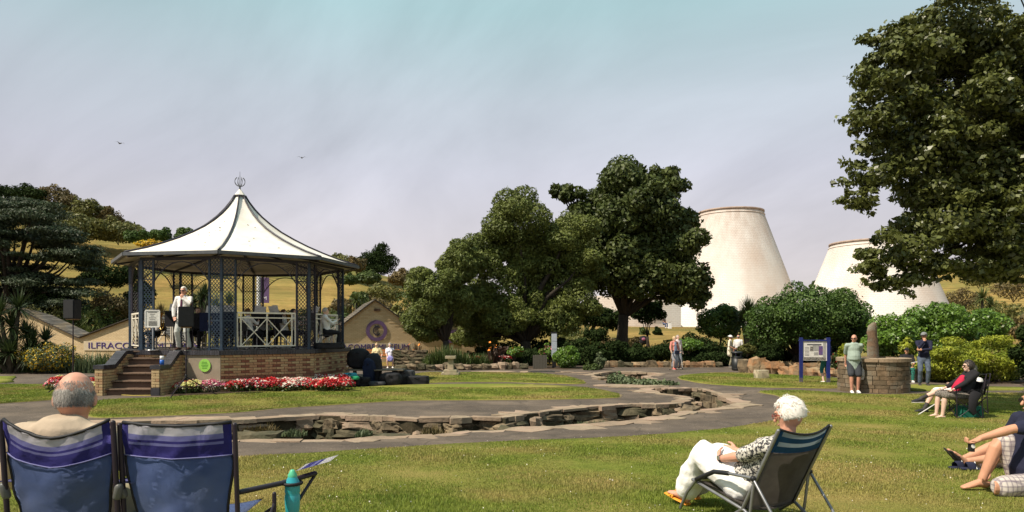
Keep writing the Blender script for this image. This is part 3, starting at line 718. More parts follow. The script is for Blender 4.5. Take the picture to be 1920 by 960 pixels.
# ============================================================ MUSEUM
M_mus = mat('cream_painted_brick', (0.62, 0.48, 0.29), (0.55, 0.42, 0.25), 2.0, 0.9, bump=0.0)
def brickbump(m, bw, bh, dist, mort, vary=0.0):
    t = m.node_tree; L = t.links.new; b = t.nodes['Principled BSDF']; tcn = t.nodes.new('ShaderNodeTexCoord')
    br = t.nodes.new('ShaderNodeTexBrick'); br.inputs['Scale'].default_value = 1.0; br.inputs['Brick Width'].default_value = bw; br.inputs['Row Height'].default_value = bh; br.inputs['Mortar Size'].default_value = mort
    L(tcn.outputs['UV'], br.inputs['Vector']); bu = t.nodes.new('ShaderNodeBump'); bu.inputs['Distance'].default_value = dist; bu.invert = True; L(br.outputs['Fac'], bu.inputs['Height']); L(bu.outputs[0], b.inputs['Normal'])
    src = b.inputs['Base Color'].links[0].from_socket; br.inputs['Color1'].default_value = (1, 1, 1, 1); br.inputs['Color2'].default_value = (1 - vary,) * 3 + (1,); br.inputs['Mortar'].default_value = (.80, .76, .70, 1) if vary > .06 else (.93, .91, .89, 1)
    x = t.nodes.new('ShaderNodeMix'); x.data_type = 'RGBA'; x.blend_type = 'MULTIPLY'; x.inputs['Factor'].default_value = 1.0; L(src, x.inputs['A']); L(br.outputs['Color'], x.inputs['B']); L(x.outputs['Result'], b.inputs['Base Color'])
brickbump(M_mus, .235, .078, .012, .012, .12)
M_slate = mat('slate_tile', (0.16, 0.145, 0.125), (0.10, 0.09, 0.08), 4.0, 0.8, bump=0.01, bscale=20, c3=(.22, .17, .11), scale3=1.0, island=.2)
M_barge = mat('bargeboard', (0.05, 0.038, 0.03), (.03, .025, .02), 5., .6)
M_purple = mat('purple_paint', (0.13, 0.075, 0.16), (.11, .065, .14), 5., .6)
M_letter = plain('sign_letter_purple', (0.055, 0.03, 0.16), .5)
M_signb = plain('sign_board', (.52, .43, .30), .7)
mus = thing('museum_building', 'low cream brick museum with tiled gables and purple lettering behind bandstand', 'building', (-15.3, 38.5, 0))
def wingf(sg):
    tx = Vector((sg * .955, .296, 0)); org = Vector((-15.3, 38.5, 0)); nn = Vector((sg * .296, -.955, 0)) if sg > 0 else Vector((-.296, -.955, 0))
    def solve(px):  # distance along the wall seen at px
        k = (px - 960) / F; return (k * org.y - org.x) / (tx.x - k * tx.y)
    def zat(px, py): p = org + tx * solve(px); return EYE + (HY - py) * p.y / F
    return tx, nn, solve, zat
def wing(sg, prof_px, gables, name):
    tx, nn, solve, zat = wingf(sg); bm = BM(); uvl = bm.loops.layers.uv.new('uv')
    pr = [(solve(px), zat(px, py)) for px, py in prof_px]; pr.sort()
    for (s0, z0), (s1, z1) in zip(pr, pr[1:]):
        q = [(s0, -1.0), (s1, -1.0), (s1, z1), (s0, z0)]; vs = [bm.verts.new(tx * s + Vector((0, 0, z))) for s, z in q]; f = bm.faces.new(vs)
        for l, (s, z) in zip(f.loops, q): l[uvl].uv = (s, z)
    e_ = [x for x in bm.faces]; g_ = bmesh.ops.extrude_face_region(bm, geom=e_)
    for v in g_['geom']:
        if isinstance(v, bmesh.types.BMVert): v.co -= nn * .25
    w = obj('wall', bm, M_mus, mus)
    # roofs running back from each slope, tiled in rows
    for (s0, z0), (s1, z1) in zip(pr, pr[1:]):
        a = tx * s0 + Vector((0, 0, z0)); b = tx * s1 + Vector((0, 0, z1)); sl = (b - a); L = sl.length; sl.normalize(); back = -nn; up = sl.cross(back); up = up if up.z > 0 else -up
        bm = BM(); rows_ = max(1, int(L / .25)); dp = 7.0 if sg > 0 else 1.4; ncol = 18 if sg > 0 else 4
        for i in range(rows_):
            # lower tile edges sit proud so that courses show
            low_first = z0 < z1; u0, u1 = i * L / rows_, (i + 1.12) * L / rows_
            if not low_first: u0, u1 = L - u0, L - u1
            for j in range(ncol):
                v0, v1 = j * dp / ncol - .12, (j + 1) * dp / ncol - .125; off = random.uniform(0, .008)
                p = [a + sl * u0 + back * v0 + up * (.075 + off), a + sl * u0 + back * v1 + up * (.075 + off), a + sl * u1 + back * v1 + up * (.045 + off), a + sl * u1 + back * v0 + up * (.045 + off)]
                tv = [bm.verts.new(x) for x in p]; bv = [bm.verts.new(x - up * .02) for x in p]; bm.faces.new(tv); bm.faces.new(bv[::-1])
                for q in range(4): bm.faces.new((tv[q - 1], tv[q], bv[q], bv[q - 1]))
        rf = obj('roof', bm, M_slate, mus)
        bm = BM(); bar(bm, a + nn * .10 + up * .03, b + nn * .10 + up * .03, .05, .17) if abs(z1 - z0) > .02 or True else None; obj('bargeboard', bm, M_barge, rf)
    return tx, nn, solve, zat
txR, nR, solR, zR = wing(1, [(560, 668), (610, 634), (703, 563), (777, 617), (806, 617), (845, 585), (893, 633), (930, 634)], None, 'r')
txL, nL, solL, zL = wing(-1, [(345, 650), (268, 590), (150, 634), (62, 592), (-60, 560)], None, 'l')
def on_wing(tx, nn, s, z, off): return tx * s + nn * off + Vector((0, 0, z))
rotR = (R(90), 0, math.atan2(txR.y, txR.x)); rotL = (R(90), 0, math.atan2(-txL.y, -txL.x))
sR0, sR1 = solR(645), solR(766); zc_ = (zR(705, 651.5)); wR = sR1 - sR0; fullR = wR * 17.0 / 13.6
bm = BM(); c_ = on_wing(txR, nR, sR1 - fullR / 2 + .1, zc_, .03); box(bm, c_, (fullR + .5, .05, .50), Matrix.Rotation(rotR[2], 3, 'Z')); sbR = obj('name_board', bm, M_signb, mus)
text('lettering', 'ILFRACOMBE MUSEUM', .50, on_wing(txR, nR, sR1 - fullR / 2, zc_, .07), rotR, M_letter, sbR, .012, fullR)
sL0, sL1 = solL(168), solL(246); wL = sL0 - sL1; zl_ = zL(205, 648.5); fullL = wL * 17.0 / 6.6
bm = BM(); c_ = on_wing(txL, nL, sL0 - fullL / 2 + .15, zl_, .03); box(bm, c_, (fullL + .5, .05, .56), Matrix.Rotation(rotL[2], 3, 'Z')); sbL = obj('name_board', bm, M_signb, mus)
text('lettering', 'ILFRACOMBE MUSEUM', .52, on_wing(txL, nL, sL0 - fullL / 2, zl_, .07), rotL, M_letter, sbL, .012, fullL)
# roundel with the monogram
rc = bpy.data.objects.new('roundel', None); C.objects.link(rc); rc.parent = mus; rc.location = on_wing(txR, nR, solR(706), zR(706, 620), .04); rc.rotation_euler = (0, 0, rotR[2])
def ring(bm, r0, r1, a0=0, a1=360, y=0.0, th=.02, n=40, cx=0, sq=1.0):
    k = max(2, int(n * (a1 - a0) / 360)); prev = None
    for i in range(k + 1):
        a = R(a0 + (a1 - a0) * i / k); cs, sn = math.cos(a) * sq, math.sin(a)
        q = [bm.verts.new((cx + r * cs, yy, r * sn)) for r, yy in ((r0, y), (r1, y), (r1, y - th), (r0, y - th))]
        if prev:
            for j in range(4): bm.faces.new((prev[j], prev[(j + 1) % 4], q[(j + 1) % 4], q[j]))
        prev = q
RO = 19.5 / 31.5
bm = BM(); ring(bm, RO * .66, RO, y=.0, th=.012); obj('ring', bm, M_purple, rc)
bm = BM(); ring(bm, .225, .30, 40, 320, cx=.03, y=-.002, sq=.8); 
for x in (-.055, .01, .075): bar(bm, (x, -.012, -.24), (x, -.012, .24), .035, .02)
bar(bm, (-.12, -.016, .33), (.12, -.016, .18), .03, .02); bar(bm, (.12, -.016, .33), (-.12, -.016, .18), .03, .02); bar(bm, (-.12, -.016, -.33), (.12, -.016, -.18), .02, .02); bar(bm, (.12, -.016, -.33), (-.12, -.016, -.18), .02, .02)
obj('monogram', bm, M_irond, rc)
bm = BM(); c_ = on_wing(txR, nR, solR(707), zR(707, 581), .05); box(bm, c_, (.35, .12, .14), Matrix.Rotation(rotR[2], 3, 'Z')); obj('vent', bm, plain('brown_vent', (.09, .05, .03)), mus)
# purple square with the year
sq = bpy.data.objects.new('date_plaque', None); C.objects.link(sq); sq.parent = mus; sq.location = on_wing(txR, nR, solR(846), zR(846, 631), .04); sq.rotation_euler = (0, 0, rotR[2])
bm = BM()
for (cx_, cz_, w_, h_) in ((0, .29, .78, .2), (0, -.29, .78, .2), (-.29, 0, .2, .38), (.29, 0, .2, .38)): box(bm, (cx_, 0, cz_), (w_, .04, h_))
obj('frame', bm, M_purple, sq)
text('date', '1885', .24, (0, -.03, 0), (R(90), 0, 0), plain('bronze_digit', (.10, .07, .04)), sq, .01, .40)
bm = BM(); c_ = on_wing(txR, nR, solR(884), zR(884, 641), .05); loft(bm, [c_, c_ + nR * .05], .10, n=14, cap='flat'); obj('blue_disc', bm, plain('pale_blue_disc', (.35, .5, .6)), mus)
# proud quoin bricks stepped along the gable slopes
bm = BM()
for (pa, pb, dirn) in (((653, 605), (703, 571), 1), ((703, 571), (775, 622), -1)):
    for i in range(9):
        u = (i + .5) / 9; px = pa[0] + (pb[0] - pa[0]) * u; py = pa[1] + (pb[1] - pa[1]) * u + 3.2; w_ = random.uniform(.3, .55)
        p = on_wing(txR, nR, solR(px) + dirn * w_ / 2, zR(px, py), -.004); box(bm, p, (w_, .03, .06), Matrix.Rotation(rotR[2], 3, 'Z'))
q_ = obj('quoin_bricks', bm, M_mus, mus); q_['kind'] = 'stuff'

# ============================================================ THEATRE CONES
M_cone = mat('white_cone_brick', (0.75, 0.71, 0.665), (0.68, 0.63, 0.58), .35, 0.9, c3=(.62, .52, .45), scale3=.14, detail=6, stretch=(1, 1, .5))
brickbump(M_cone, .60, .22, .015, .025, .03)
def cone_grime(m, z0, z1):
    t = m.node_tree; L = t.links.new; b = t.nodes['Principled BSDF']; src = b.inputs['Base Color'].links[0].from_socket
    tcn = t.nodes.new('ShaderNodeTexCoord'); mp_ = t.nodes.new('ShaderNodeMapping'); mp_.inputs['Scale'].default_value = (1.2, 1.2, .10); L(tcn.outputs['Object'], mp_.inputs[0])
    n = t.nodes.new('ShaderNodeTexNoise'); n.inputs['Scale'].default_value = 1.6; n.inputs['Detail'].default_value = 7; L(mp_.outputs[0], n.inputs['Vector'])
    s = t.nodes.new('ShaderNodeSeparateXYZ'); L(tcn.outputs['Object'], s.inputs[0]); r = t.nodes.new('ShaderNodeMapRange'); r.inputs['From Min'].default_value = z0; r.inputs['From Max'].default_value = z1; L(s.outputs['Z'], r.inputs['Value'])
    mu = t.nodes.new('ShaderNodeMath'); mu.operation = 'MULTIPLY'; L(n.outputs['Fac'], mu.inputs[0]); L(r.outputs[0], mu.inputs[1])
    x = t.nodes.new('ShaderNodeMix'); x.data_type = 'RGBA'; L(mu.outputs[0], x.inputs['Factor']); L(src, x.inputs['A']); x.inputs['B'].default_value = (.36, .25, .19, 1); L(x.outputs['Result'], b.inputs['Base Color'])
cone_grime(M_cone, 8.0, 18.5)
M_conecap = mat('cone_rim', (.30, .21, .17), (.42, .33, .27), 1.5, .8)
def cone(px, Y, rpx, rimy, slope, zb, label):
    r0 = rpx * Y / F; s_ = F / (Y + r0); X = (px - 960) / s_; r0 = rpx / s_; zt = EYE + (HY - rimy) / s_; r1 = r0 + (zt - zb) * slope
    t = thing('theatre_tower', label, 'tower', (X, Y + r0, 0), 0, 'white truncated cones of the theatre')
    bm = BM(); uvl = bm.loops.layers.uv.new('uv'); n = 96; m = 12; rows = []
    for i in range(m + 1):
        u = i / m; z = zb - 2 + (zt - zb + 2) * u; r = r1 + 2 * slope + (r0 - r1 - 2 * slope) * u
        rows.append([bm.verts.new((r * math.cos(6.28318 * k / n), r * math.sin(6.28318 * k / n), z)) for k in range(n)])
    for i in range(m):
        for k in range(n):
            f = bm.faces.new((rows[i][k], rows[i][(k + 1) % n], rows[i + 1][(k + 1) % n], rows[i + 1][k])); f.smooth = True
            for l, (a, b) in zip(f.loops, ((k, i), (k + 1, i), (k + 1, i + 1), (k, i + 1))): l[uvl].uv = (a / n * 2 * math.pi * r1, b / m * (zt - zb + 2))
    obj('wall', bm, M_cone, t)
    bm = BM(); loft(bm, [(0, 0, zt - .02), (0, 0, zt + .22)], r0 + .14, n=96, cap='flat'); obj('rim', bm, M_conecap, t)
    bm = BM(); loft(bm, [(0, 0, zt - .45), (0, 0, zt - .34)], r0 + .22, n=96, cap='flat'); obj('cornice', bm, M_cone, t)
    return t
t1 = cone(1371, 90, 58, 400, .355, 1.6, 'taller white brick cone tower rising behind the dark sycamore')
t2 = cone(1641, 84, 76, 458, .385, 1.6, 'wider white brick cone tower half hidden by the overhanging tree')
an = thing('theatre_annexe', 'low white curved wall joined to the left foot of the taller cone', 'building', (0, 0, 0))
bm = BM(); p0 = at(1100, 620, 82); p1 = at(1277, 620, 80); n = 16; lo_, hi_ = [], []
uvl = bm.loops.layers.uv.new('uv')
for i in range(n + 1):
    u = i / n; p = p0.lerp(p1, u); p.y -= math.sin(math.pi * u) * 1.2; lo_.append(bm.verts.new((p.x, p.y, .5))); hi_.append(bm.verts.new((p.x, p.y, 6.0)))
for i in range(n):
    f = bm.faces.new((lo_[i], lo_[i + 1], hi_[i + 1], hi_[i]))
    for l, (a, b) in zip(f.loops, ((i, 0), (i + 1, 0), (i + 1, 1), (i, 1))): l[uvl].uv = (a * .8, b * 5.5)
ba = [bm.verts.new((v.co.x, v.co.y + 9, v.co.z)) for v in (hi_[0], hi_[-1], lo_[-1])]
bm.faces.new(hi_[::-1] + [ba[0], ba[1]][::1]) if False else bm.faces.new(list(reversed(hi_)) + [ba[0], ba[1]])
bm.faces.new((hi_[-1], lo_[-1], ba[2], ba[1]))
obj('wall', bm, M_cone, an)
# ============================================================ VEGETATION
M_bark = mat('bark', (0.05, 0.038, 0.028), (0.025, 0.02, 0.015), 5.0, 0.95, bump=0.03, bscale=14, stretch=(3, 3, .6))
M_bark2 = mat('grey_bark', (0.10, 0.085, 0.06), (0.05, 0.042, 0.03), 6.0, 0.95, bump=0.02, bscale=14, stretch=(3, 3, .6))
L_syc = leafmat('sycamore_leaf', (0.085, 0.105, 0.025), (0.048, 0.066, 0.015), .22)
L_oli = leafmat('evergreen_leaf', (0.16, 0.185, 0.042), (0.095, 0.12, 0.026), .22, scale=.5)
L_big = leafmat('near_tree_leaf', (0.135, 0.15, 0.038), (0.08, 0.095, 0.022), .28, rough=.42, scale=1.2, spec=.5)
L_ced = leafmat('cedar_needle', (0.054, 0.074, 0.032), (0.026, 0.040, 0.018), .1, scale=.4)
L_dom = leafmat('dome_leaf', (0.075, 0.125, 0.022), (0.04, 0.08, 0.013), .2, scale=.8)
L_hed = leafmat('bright_hedge_leaf', (0.14, 0.24, 0.03), (0.085, 0.16, 0.02), .28, rough=.4, spec=.5)
L_jun = leafmat('golden_juniper', (0.34, 0.36, 0.03), (0.15, 0.20, 0.02), .2, scale=1.5)
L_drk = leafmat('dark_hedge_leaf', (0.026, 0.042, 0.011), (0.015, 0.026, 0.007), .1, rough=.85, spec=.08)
L_mid = leafmat('mid_shrub_leaf', (0.085, 0.12, 0.028), (0.05, 0.075, 0.018), .2)
L_ylw = leafmat('olive_scrub_leaf', (0.17, 0.165, 0.042), (0.10, 0.105, 0.028), .2, scale=.3)
L_brn = leafmat('bronze_scrub_leaf', (0.17, 0.12, 0.045), (0.09, 0.08, 0.03), .2, scale=.4)
L_pal = leafmat('cordyline_leaf', (0.13, 0.16, 0.045), (0.08, 0.10, 0.03), .2)
L_pald = leafmat('dark_cordyline_leaf', (0.05, 0.075, 0.022), (0.03, 0.045, 0.015), .15)
L_gry = leafmat('grey_green_leaf', (0.13, 0.16, 0.075), (0.08, 0.11, 0.05), .2)
L_red = leafmat('red_petal', (0.55, 0.02, 0.025), (0.38, 0.012, 0.02), .2, island=.3)
L_pnk = leafmat('pink_petal', (0.65, 0.16, 0.26), (0.5, 0.10, 0.18), .2, island=.3)
L_wht = leafmat('white_petal', (0.78, 0.72, 0.62), (0.65, 0.6, 0.5), .2, island=.15)
L_yel = leafmat('yellow_petal', (0.72, 0.50, 0.03), (0.6, 0.36, 0.02), .2, island=.2)
L_crm = leafmat('cream_yellow_petal', (0.70, 0.66, 0.26), (0.5, 0.52, 0.16), .2, island=.2)
L_can = leafmat('bronze_canna_leaf', (0.06, 0.03, 0.02), (0.035, 0.025, 0.015), .15)

def leaf_mesh(P_, D_, size, aspect=0.55, rng=None, updown=0.5):
    """P_ centres, D_ outward directions; each leaf a bent diamond of two triangles. returns V, F"""
    n = len(P_); rng = rng or RNG
    nrm = D_ + rng.normal(0, .75, (n, 3)); nrm[:, 2] += updown * 0.6; nrm /= np.linalg.norm(nrm, axis=1)[:, None] + 1e-9
    a = rng.normal(0, 1, (n, 3)); a -= nrm * (a * nrm).sum(1)[:, None]; a /= np.linalg.norm(a, axis=1)[:, None] + 1e-9
    b = np.cross(nrm, a); s = (size * rng.uniform(.45, 1.45, n))[:, None]
    V = np.empty((n, 4, 3)); V[:, 0] = P_ - a * s; V[:, 1] = P_ + b * s * aspect + nrm * s * .18; V[:, 2] = P_ + a * s; V[:, 3] = P_ - b * s * aspect + nrm * s * .18
    F_ = np.arange(n * 4).reshape(n, 4)
    return V.reshape(-1, 3), F_
def clump_points(cl, n, shell=0.5, rng=None, flat=False):
    """points through ellipsoid clumps [(c, r)], weighted to their surface"""
    rng = rng or RNG
    c = np.array([x[0] for x in cl], float); r = np.array([x[1] for x in cl], float)
    w = (r[:, 0] * r[:, 1] + r[:, 0] * r[:, 2]); w /= w.sum(); i = rng.choice(len(cl), n, p=w)
    d = rng.normal(0, 1, (n, 3)); d /= np.linalg.norm(d, axis=1)[:, None]
    q = 1 - shell * rng.random(n) ** 1.6; q *= 1 + .10 * np.sin(d[:, 0] * 7 + i) * np.cos(d[:, 2] * 6 + i * 2)
    q *= np.where(rng.random(n) < .06, rng.uniform(1.0, 1.18, n), 1)
    return c[i] + d * r[i] * q[:, None], d
def foliage(name, cl, n, size, m, parent=None, shell=0.5, aspect=.55, updown=.5, extra=None):
    P_, D_ = clump_points(cl, n, shell); V, F_ = leaf_mesh(P_, D_, np.full(n, size) , aspect, updown=updown)
    mi = None; mats = [m]
    if extra:
        m2, frac = extra; mi = (RNG.random(n) < frac).astype(int); mats = [m, m2]
    return mesh_np(name, V, F_, mats, parent, mi=mi)
def sub_clumps(c, r, k, f=(.28, .45), flat=1.0, seed=None, bias=0.1, low=-.75):
    """break a crown ellipsoid in many smaller lumps near its surface"""
    rs = random.Random(seed or 1); o = []
    for i in range(k):
        while True:
            v = Vector((rs.gauss(0, 1), rs.gauss(0, 1), rs.gauss(0, 1))).normalized()
            if v.z > low: break
        q = rs.uniform(.55, .86); s = rs.uniform(*f)
        o.append(((c[0] + v.x * r[0] * q, c[1] + v.y * r[1] * q, c[2] + v.z * r[2] * q + bias), (min(r) * s * rs.uniform(.9, 1.3), min(r) * s * rs.uniform(.9, 1.3), min(r) * s * flat * rs.uniform(.8, 1.1))))
    return o
def trunk_mesh(base, tips, r0, m, parent, lean=(0, 0), split=.35, name='trunk'):
    bm = BM(); b = Vector(base); tips = [Vector(t) for t in tips]; cen = sum(tips, Vector()) / len(tips)
    fork = b.lerp(cen, split); fork.x = b.x + (cen.x - b.x) * split * .6
    loft(bm, [b + Vector((0, 0, -.2)), b + Vector((0, 0, .15)), b.lerp(fork, .5) + Vector((lean[0], lean[1], 0)), fork], [r0 * 1.5, r0 * 1.1, r0 * .85, r0 * .75], n=9, cap='flat')
    for t in tips:
        m1 = fork.lerp(t, .4) + Vector((random.uniform(-.1, .1), random.uniform(-.1, .1), .12 * (t - fork).length)); m2 = fork.lerp(t, .75) + Vector((0, 0, .05))
        rr = r0 * random.uniform(.28, .5); loft(bm, [fork - Vector((0, 0, .1)), m1, m2, t], [rr, rr * .7, rr * .4, rr * .12], n=6, cap='flat')
    return obj(name, bm, m, parent)
def shrub(name, label, cat, px, py, Y, wpx, hpx, n, size, m, group=None, k=9, depth=None, ground=None, shell=.55, aspect=.55, extra=None, stem=True, flat=1.0, f=(.3, .5)):
    """a bush whose outline the photograph shows round px (centre), py (top) to py+hpx"""
    s = F / Y; c = at(px, py + hpx / 2, Y); rx = wpx / 2 / s; rz = hpx / 2 / s; ry = depth or rx * .8
    zb = c.z - rz; t = thing(name, label, cat, (c.x, c.y, zb), 0, group)
    cl = [((0, 0, rz), (rx * .8, ry * .8, rz * .82))] + sub_clumps((0, 0, rz), (rx, ry, rz), k, f, flat, seed=int(px * 7 + py))
    foliage('foliage', cl, n, size, m, t, shell, aspect, extra=extra)
    if stem:
        bm = BM(); [loft(bm, [(0, 0, -.1), (random.uniform(-.3, .3) * rx, random.uniform(-.3, .3) * ry, rz * .8)], [.05, .02], n=5, cap='flat') for i in range(3)]; obj('stem', bm, M_bark2, t)
    return t
def spiky(name, label, cat, base, heads, m, n=60, L=.8, w=.03, trunk=.1, group=None, droop=.5):
    """cordyline: bare stems, each with a burst of strap leaves"""
    t = thing(name, label, cat, base, 0, group); V = []; Fc = []
    for h in heads:
        h = Vector(h)
        for i in range(n):
            a = random.uniform(0, 6.283); el = random.uniform(-.6, 1.5); d = Vector((math.cos(a) * math.cos(el), math.sin(a) * math.cos(el), math.sin(el))); l = L * random.uniform(.7, 1.1)
            sd_ = d.cross(Vector((0, 0, 1))); sd_ = sd_.normalized() if sd_.length > .01 else Vector((1, 0, 0)); up = Vector((0, 0, 1)); k = len(V)
            p1 = h + d * l * .5; p2 = h + d * l - up * l * droop * .4 * math.cos(el) ** 2
            for p, ww in ((h, w * .7), (p1, w), (p2, w * .12)): V += [p + sd_ * ww, p - sd_ * ww]
            Fc += [(k, k + 1, k + 3, k + 2), (k + 2, k + 3, k + 5, k + 4)]
    mesh_np('foliage', np.array([tuple(v) for v in V]), np.array(Fc), m, t)
    if trunk:
        bm = BM(); [loft(bm, [(0, 0, -.2), Vector(h) * .5 + Vector((0, 0, .0)), h], [trunk * 1.2, trunk, trunk * .7], n=7, cap='flat') for h in heads]; obj('trunk', bm, M_bark2, t)
    return t
def strap(name, label, cat, loc, w, d, h, n, m, lw=.02, group=None, flowers=None):
    """clump of upright strap leaves"""
    t = thing(name, label, cat, loc, 0, group); V = []; Fc = []
    for i in range(n):
        x, y = random.uniform(-.5, .5) * w, random.uniform(-.5, .5) * d; a = random.uniform(0, 6.283); hh = h * random.uniform(.5, 1.0) * (1 - .5 * abs(2 * x / w) ** 2); ln = hh * random.uniform(.1, .55)
        dd = Vector((math.cos(a), math.sin(a), 0)); s_ = Vector((-math.sin(a), math.cos(a), 0)) * lw; k = len(V); b = Vector((x, y, 0))
        for u, ww, in ((0, .7), (.5, 1), (1, .1)):
            p = b + dd * ln * u * u + Vector((0, 0, hh * u - (ln * .35 * u * u))); V += [p + s_ * ww, p - s_ * ww]
        Fc += [(k, k + 1, k + 3, k + 2), (k + 2, k + 3, k + 5, k + 4)]
    mesh_np('foliage', np.array([tuple(v) for v in V]), np.array(Fc), m, t)
    if flowers:
        fm, fn, fs = flowers; P_ = np.array([(random.uniform(-.48, .48) * w, random.uniform(-.45, .45) * d, h * random.uniform(.55, .95)) for i in range(fn)]); V, F_ = leaf_mesh(P_, np.tile((0, -.5, 1.0), (fn, 1)), np.full(fn, fs), .8); mesh_np('flowers', V, F_, fm, t)
    return t
# ---- sycamore in the middle
def tree(name, label, base, crowns, n, size, lm, bm_, r0, k=26, f=(.24, .4), shell=.6, split=.3, group=None, aspect=.6, core=.62, extra=None, flat=.9, shrink=1.0):
    b = Vector(base); t = thing(name, label, 'tree', b, 0, group); cl = []; tips = []
    for j, (c, r) in enumerate(crowns):
        c = Vector(c) - b; r = tuple(x * shrink for x in r); cl.append((tuple(c), tuple(x * core for x in r))); sc = sub_clumps(c, r, k, f, flat, seed=j + int(abs(base[0]) * 10)); cl += sc
        tips += [Vector(x[0]) * .62 + Vector(c) * .38 for x in sc[::max(1, k // 3)]]
    foliage('crown', cl, n, size, lm, t, shell, aspect, extra=extra)
    trunk_mesh((0, 0, 0), tips, r0, bm_, t, split=split); return t
def A(px, py, Y): return tuple(at(px, py, Y))
def rr(wpx, hpx, Y, d=None): s = F / Y; return (wpx / 2 / s, d or wpx / 2 / s * .9, hpx / 2 / s)
Y_ = 44
b = onT(1165, Y_)
tree('sycamore_tree', 'tall dark broadleaf sycamore standing left of the taller white cone', b,
     [(A(1180, 395, Y_), rr(235, 190, Y_, 3.4)), (A(1120, 470, Y_), rr(190, 200, Y_, 3)), (A(1245, 480, Y_), rr(200, 220, Y_, 3.2)), (A(1170, 510, Y_), rr(260, 170, Y_, 3.2)), (A(1065, 365, Y_), rr(80, 45, Y_, 1.2)), (A(1280, 545, Y_), rr(110, 90, Y_, 1.6)), (A(1225, 350, Y_), rr(130, 90, Y_, 2))],
     95000, .135, L_syc, M_bark, .42, k=20, f=(.22, .36), split=.32)
# ---- the pale evergreen beside it: a tree with several rounded heads
Y_ = 40
tree('evergreen_tree', 'many-headed olive green evergreen in front of the dark sycamore', onT(985, Y_),
     [(A(975, 420, Y_), rr(160, 140, Y_, 2.2)), (A(1070, 440, Y_), rr(120, 130, Y_, 1.8)), (A(905, 475, Y_), rr(110, 100, Y_, 1.6)), (A(935, 540, Y_), rr(150, 130, Y_, 2.2)), (A(1060, 530, Y_ + 1), rr(170, 120, Y_, 2)), (A(1020, 580, Y_ + 1), rr(190, 110, Y_, 2)), (A(895, 590, Y_), rr(110, 100, Y_, 1.4)), (A(1010, 500, Y_ + 1), rr(150, 140, Y_, 2)), (A(1085, 490, Y_), rr(90, 90, Y_, 1.4)), (A(1000, 610, Y_ + 1.5), rr(180, 80, Y_, 1.5)), (A(935, 620, Y_ + 1.5), rr(110, 60, Y_, 1.2)), (A(1000, 470, Y_ + 1), rr(160, 120, Y_, 2)), (A(890, 628, Y_ + .6), rr(120, 70, Y_, 1.2)), (A(950, 600, Y_ - 1), rr(140, 80, Y_, 1.2)), (A(1050, 600, Y_), rr(130, 90, Y_, 1.4)), (A(1090, 560, Y_), rr(90, 90, Y_, 1.2))],
     175000, .085, L_oli, M_bark, .40, k=9, f=(.36, .56), split=.25, core=.78, shell=.3, aspect=.42, shrink=.84)
Y_ = 37
tree('evergreen_tree', 'smaller olive green evergreen overhanging the right gable of the museum', onT(838, Y_),
     [(A(818, 545, Y_), rr(115, 110, Y_, 1.7)), (A(868, 500, Y_ + 1), rr(100, 100, Y_, 1.5)), (A(800, 590, Y_), rr(90, 90, Y_, 1.4)), (A(855, 575, Y_ + 1), rr(110, 110, Y_, 1.4)), (A(868, 478, Y_ + 1), rr(90, 60, Y_, 1.3)), (A(797, 622, Y_ + .5), rr(80, 60, Y_, 1.2)), (A(780, 610, Y_), rr(60, 60, Y_, 1))],
     85000, .078, L_oli, M_bark, .22, k=9, f=(.36, .56), split=.35, core=.78, shell=.3, aspect=.42, shrink=.84)
tree('evergreen_tree', 'low dark round tree between the two big trunks, on the far lawn', onT(1100, 56), [(A(1100, 590, 56), rr(110, 70, 56, 2.4)), (A(1150, 600, 57), rr(90, 60, 56, 2))], 9000, .12, L_drk, M_bark, .2, k=10)
tree('evergreen_tree', 'small dark tree seen under the right side of the sycamore', onT(1215, 50), [(A(1212, 590, 50), rr(70, 60, 50, 1.2))], 3500, .10, L_drk, M_bark, .12, k=8)
# ---- the large near tree leaning in from the right
Y_ = 14.5
b = Vector((15.6, 16.0, 0.0)); crowns = []
for (px, py, w_, h_, d_, dy) in ((1800, 60, 260, 230, 1.5, .5), (1880, 180, 330, 300, 2.2, 1.0), (1690, 150, 170, 170, 1.0, 0), (1720, 290, 260, 190, 1.4, .2), (1640, 330, 150, 80, .8, 0), (1660, 215, 130, 120, .8, -.2), (1850, 330, 350, 220, 2.0, .6), (1780, 420, 330, 140, 1.5, .2), (1700, 470, 170, 110, 1.0, 0), (1640, 500, 90, 60, .5, .1), (1880, 460, 230, 120, 1.5, .6), (2000, 250, 420, 620, 3.2, 1.6), (2250, 200, 500, 700, 3.6, 1.5), (2050, -200, 700, 400, 3.2, 1.4), (1740, 230, 300, 260, 1.6, .8), (1800, 110, 300, 200, 1.6, 1.0), (1820, 400, 300, 200, 1.6, .9), (1690, 70, 90, 60, .6, 0), (1760, 500, 180, 60, .9, .2), (1700, 525, 150, 50, .7, .2), (1650, 535, 60, 34, .35, .1), (1860, 505, 200, 90, 1.2, .5), (1910, 380, 160, 160, 1.4, .4), (1750, 360, 200, 110, 1.2, .2), (1620, 380, 90, 50, .5, 0), (1640, 75, 50, 30, .3, 0)):
    crowns.append((A(px, py, Y_ + dy), (w_ / 2 / 89.6, d_ * 1.25, h_ / 2 / 89.6)))
bt = thing('broadleaf_tree', 'big near tree whose leafy branches hang in from the right edge', 'tree', b); cl = []; tips = []
for j, (c, r) in enumerate(crowns):
    c = Vector(c) - b; kk = 16 if r[0] < 2.4 else 30; sc = sub_clumps(c, r, kk, (.16, .36), .7, seed=j + 5, low=-1); cl += sc; cl.append((tuple(c), tuple(x * .55 for x in r))); tips += [Vector(x[0]) for x in sc[::4]]
foliage('crown', cl, 300000, .058, L_big, bt, .95, .58, updown=.8)
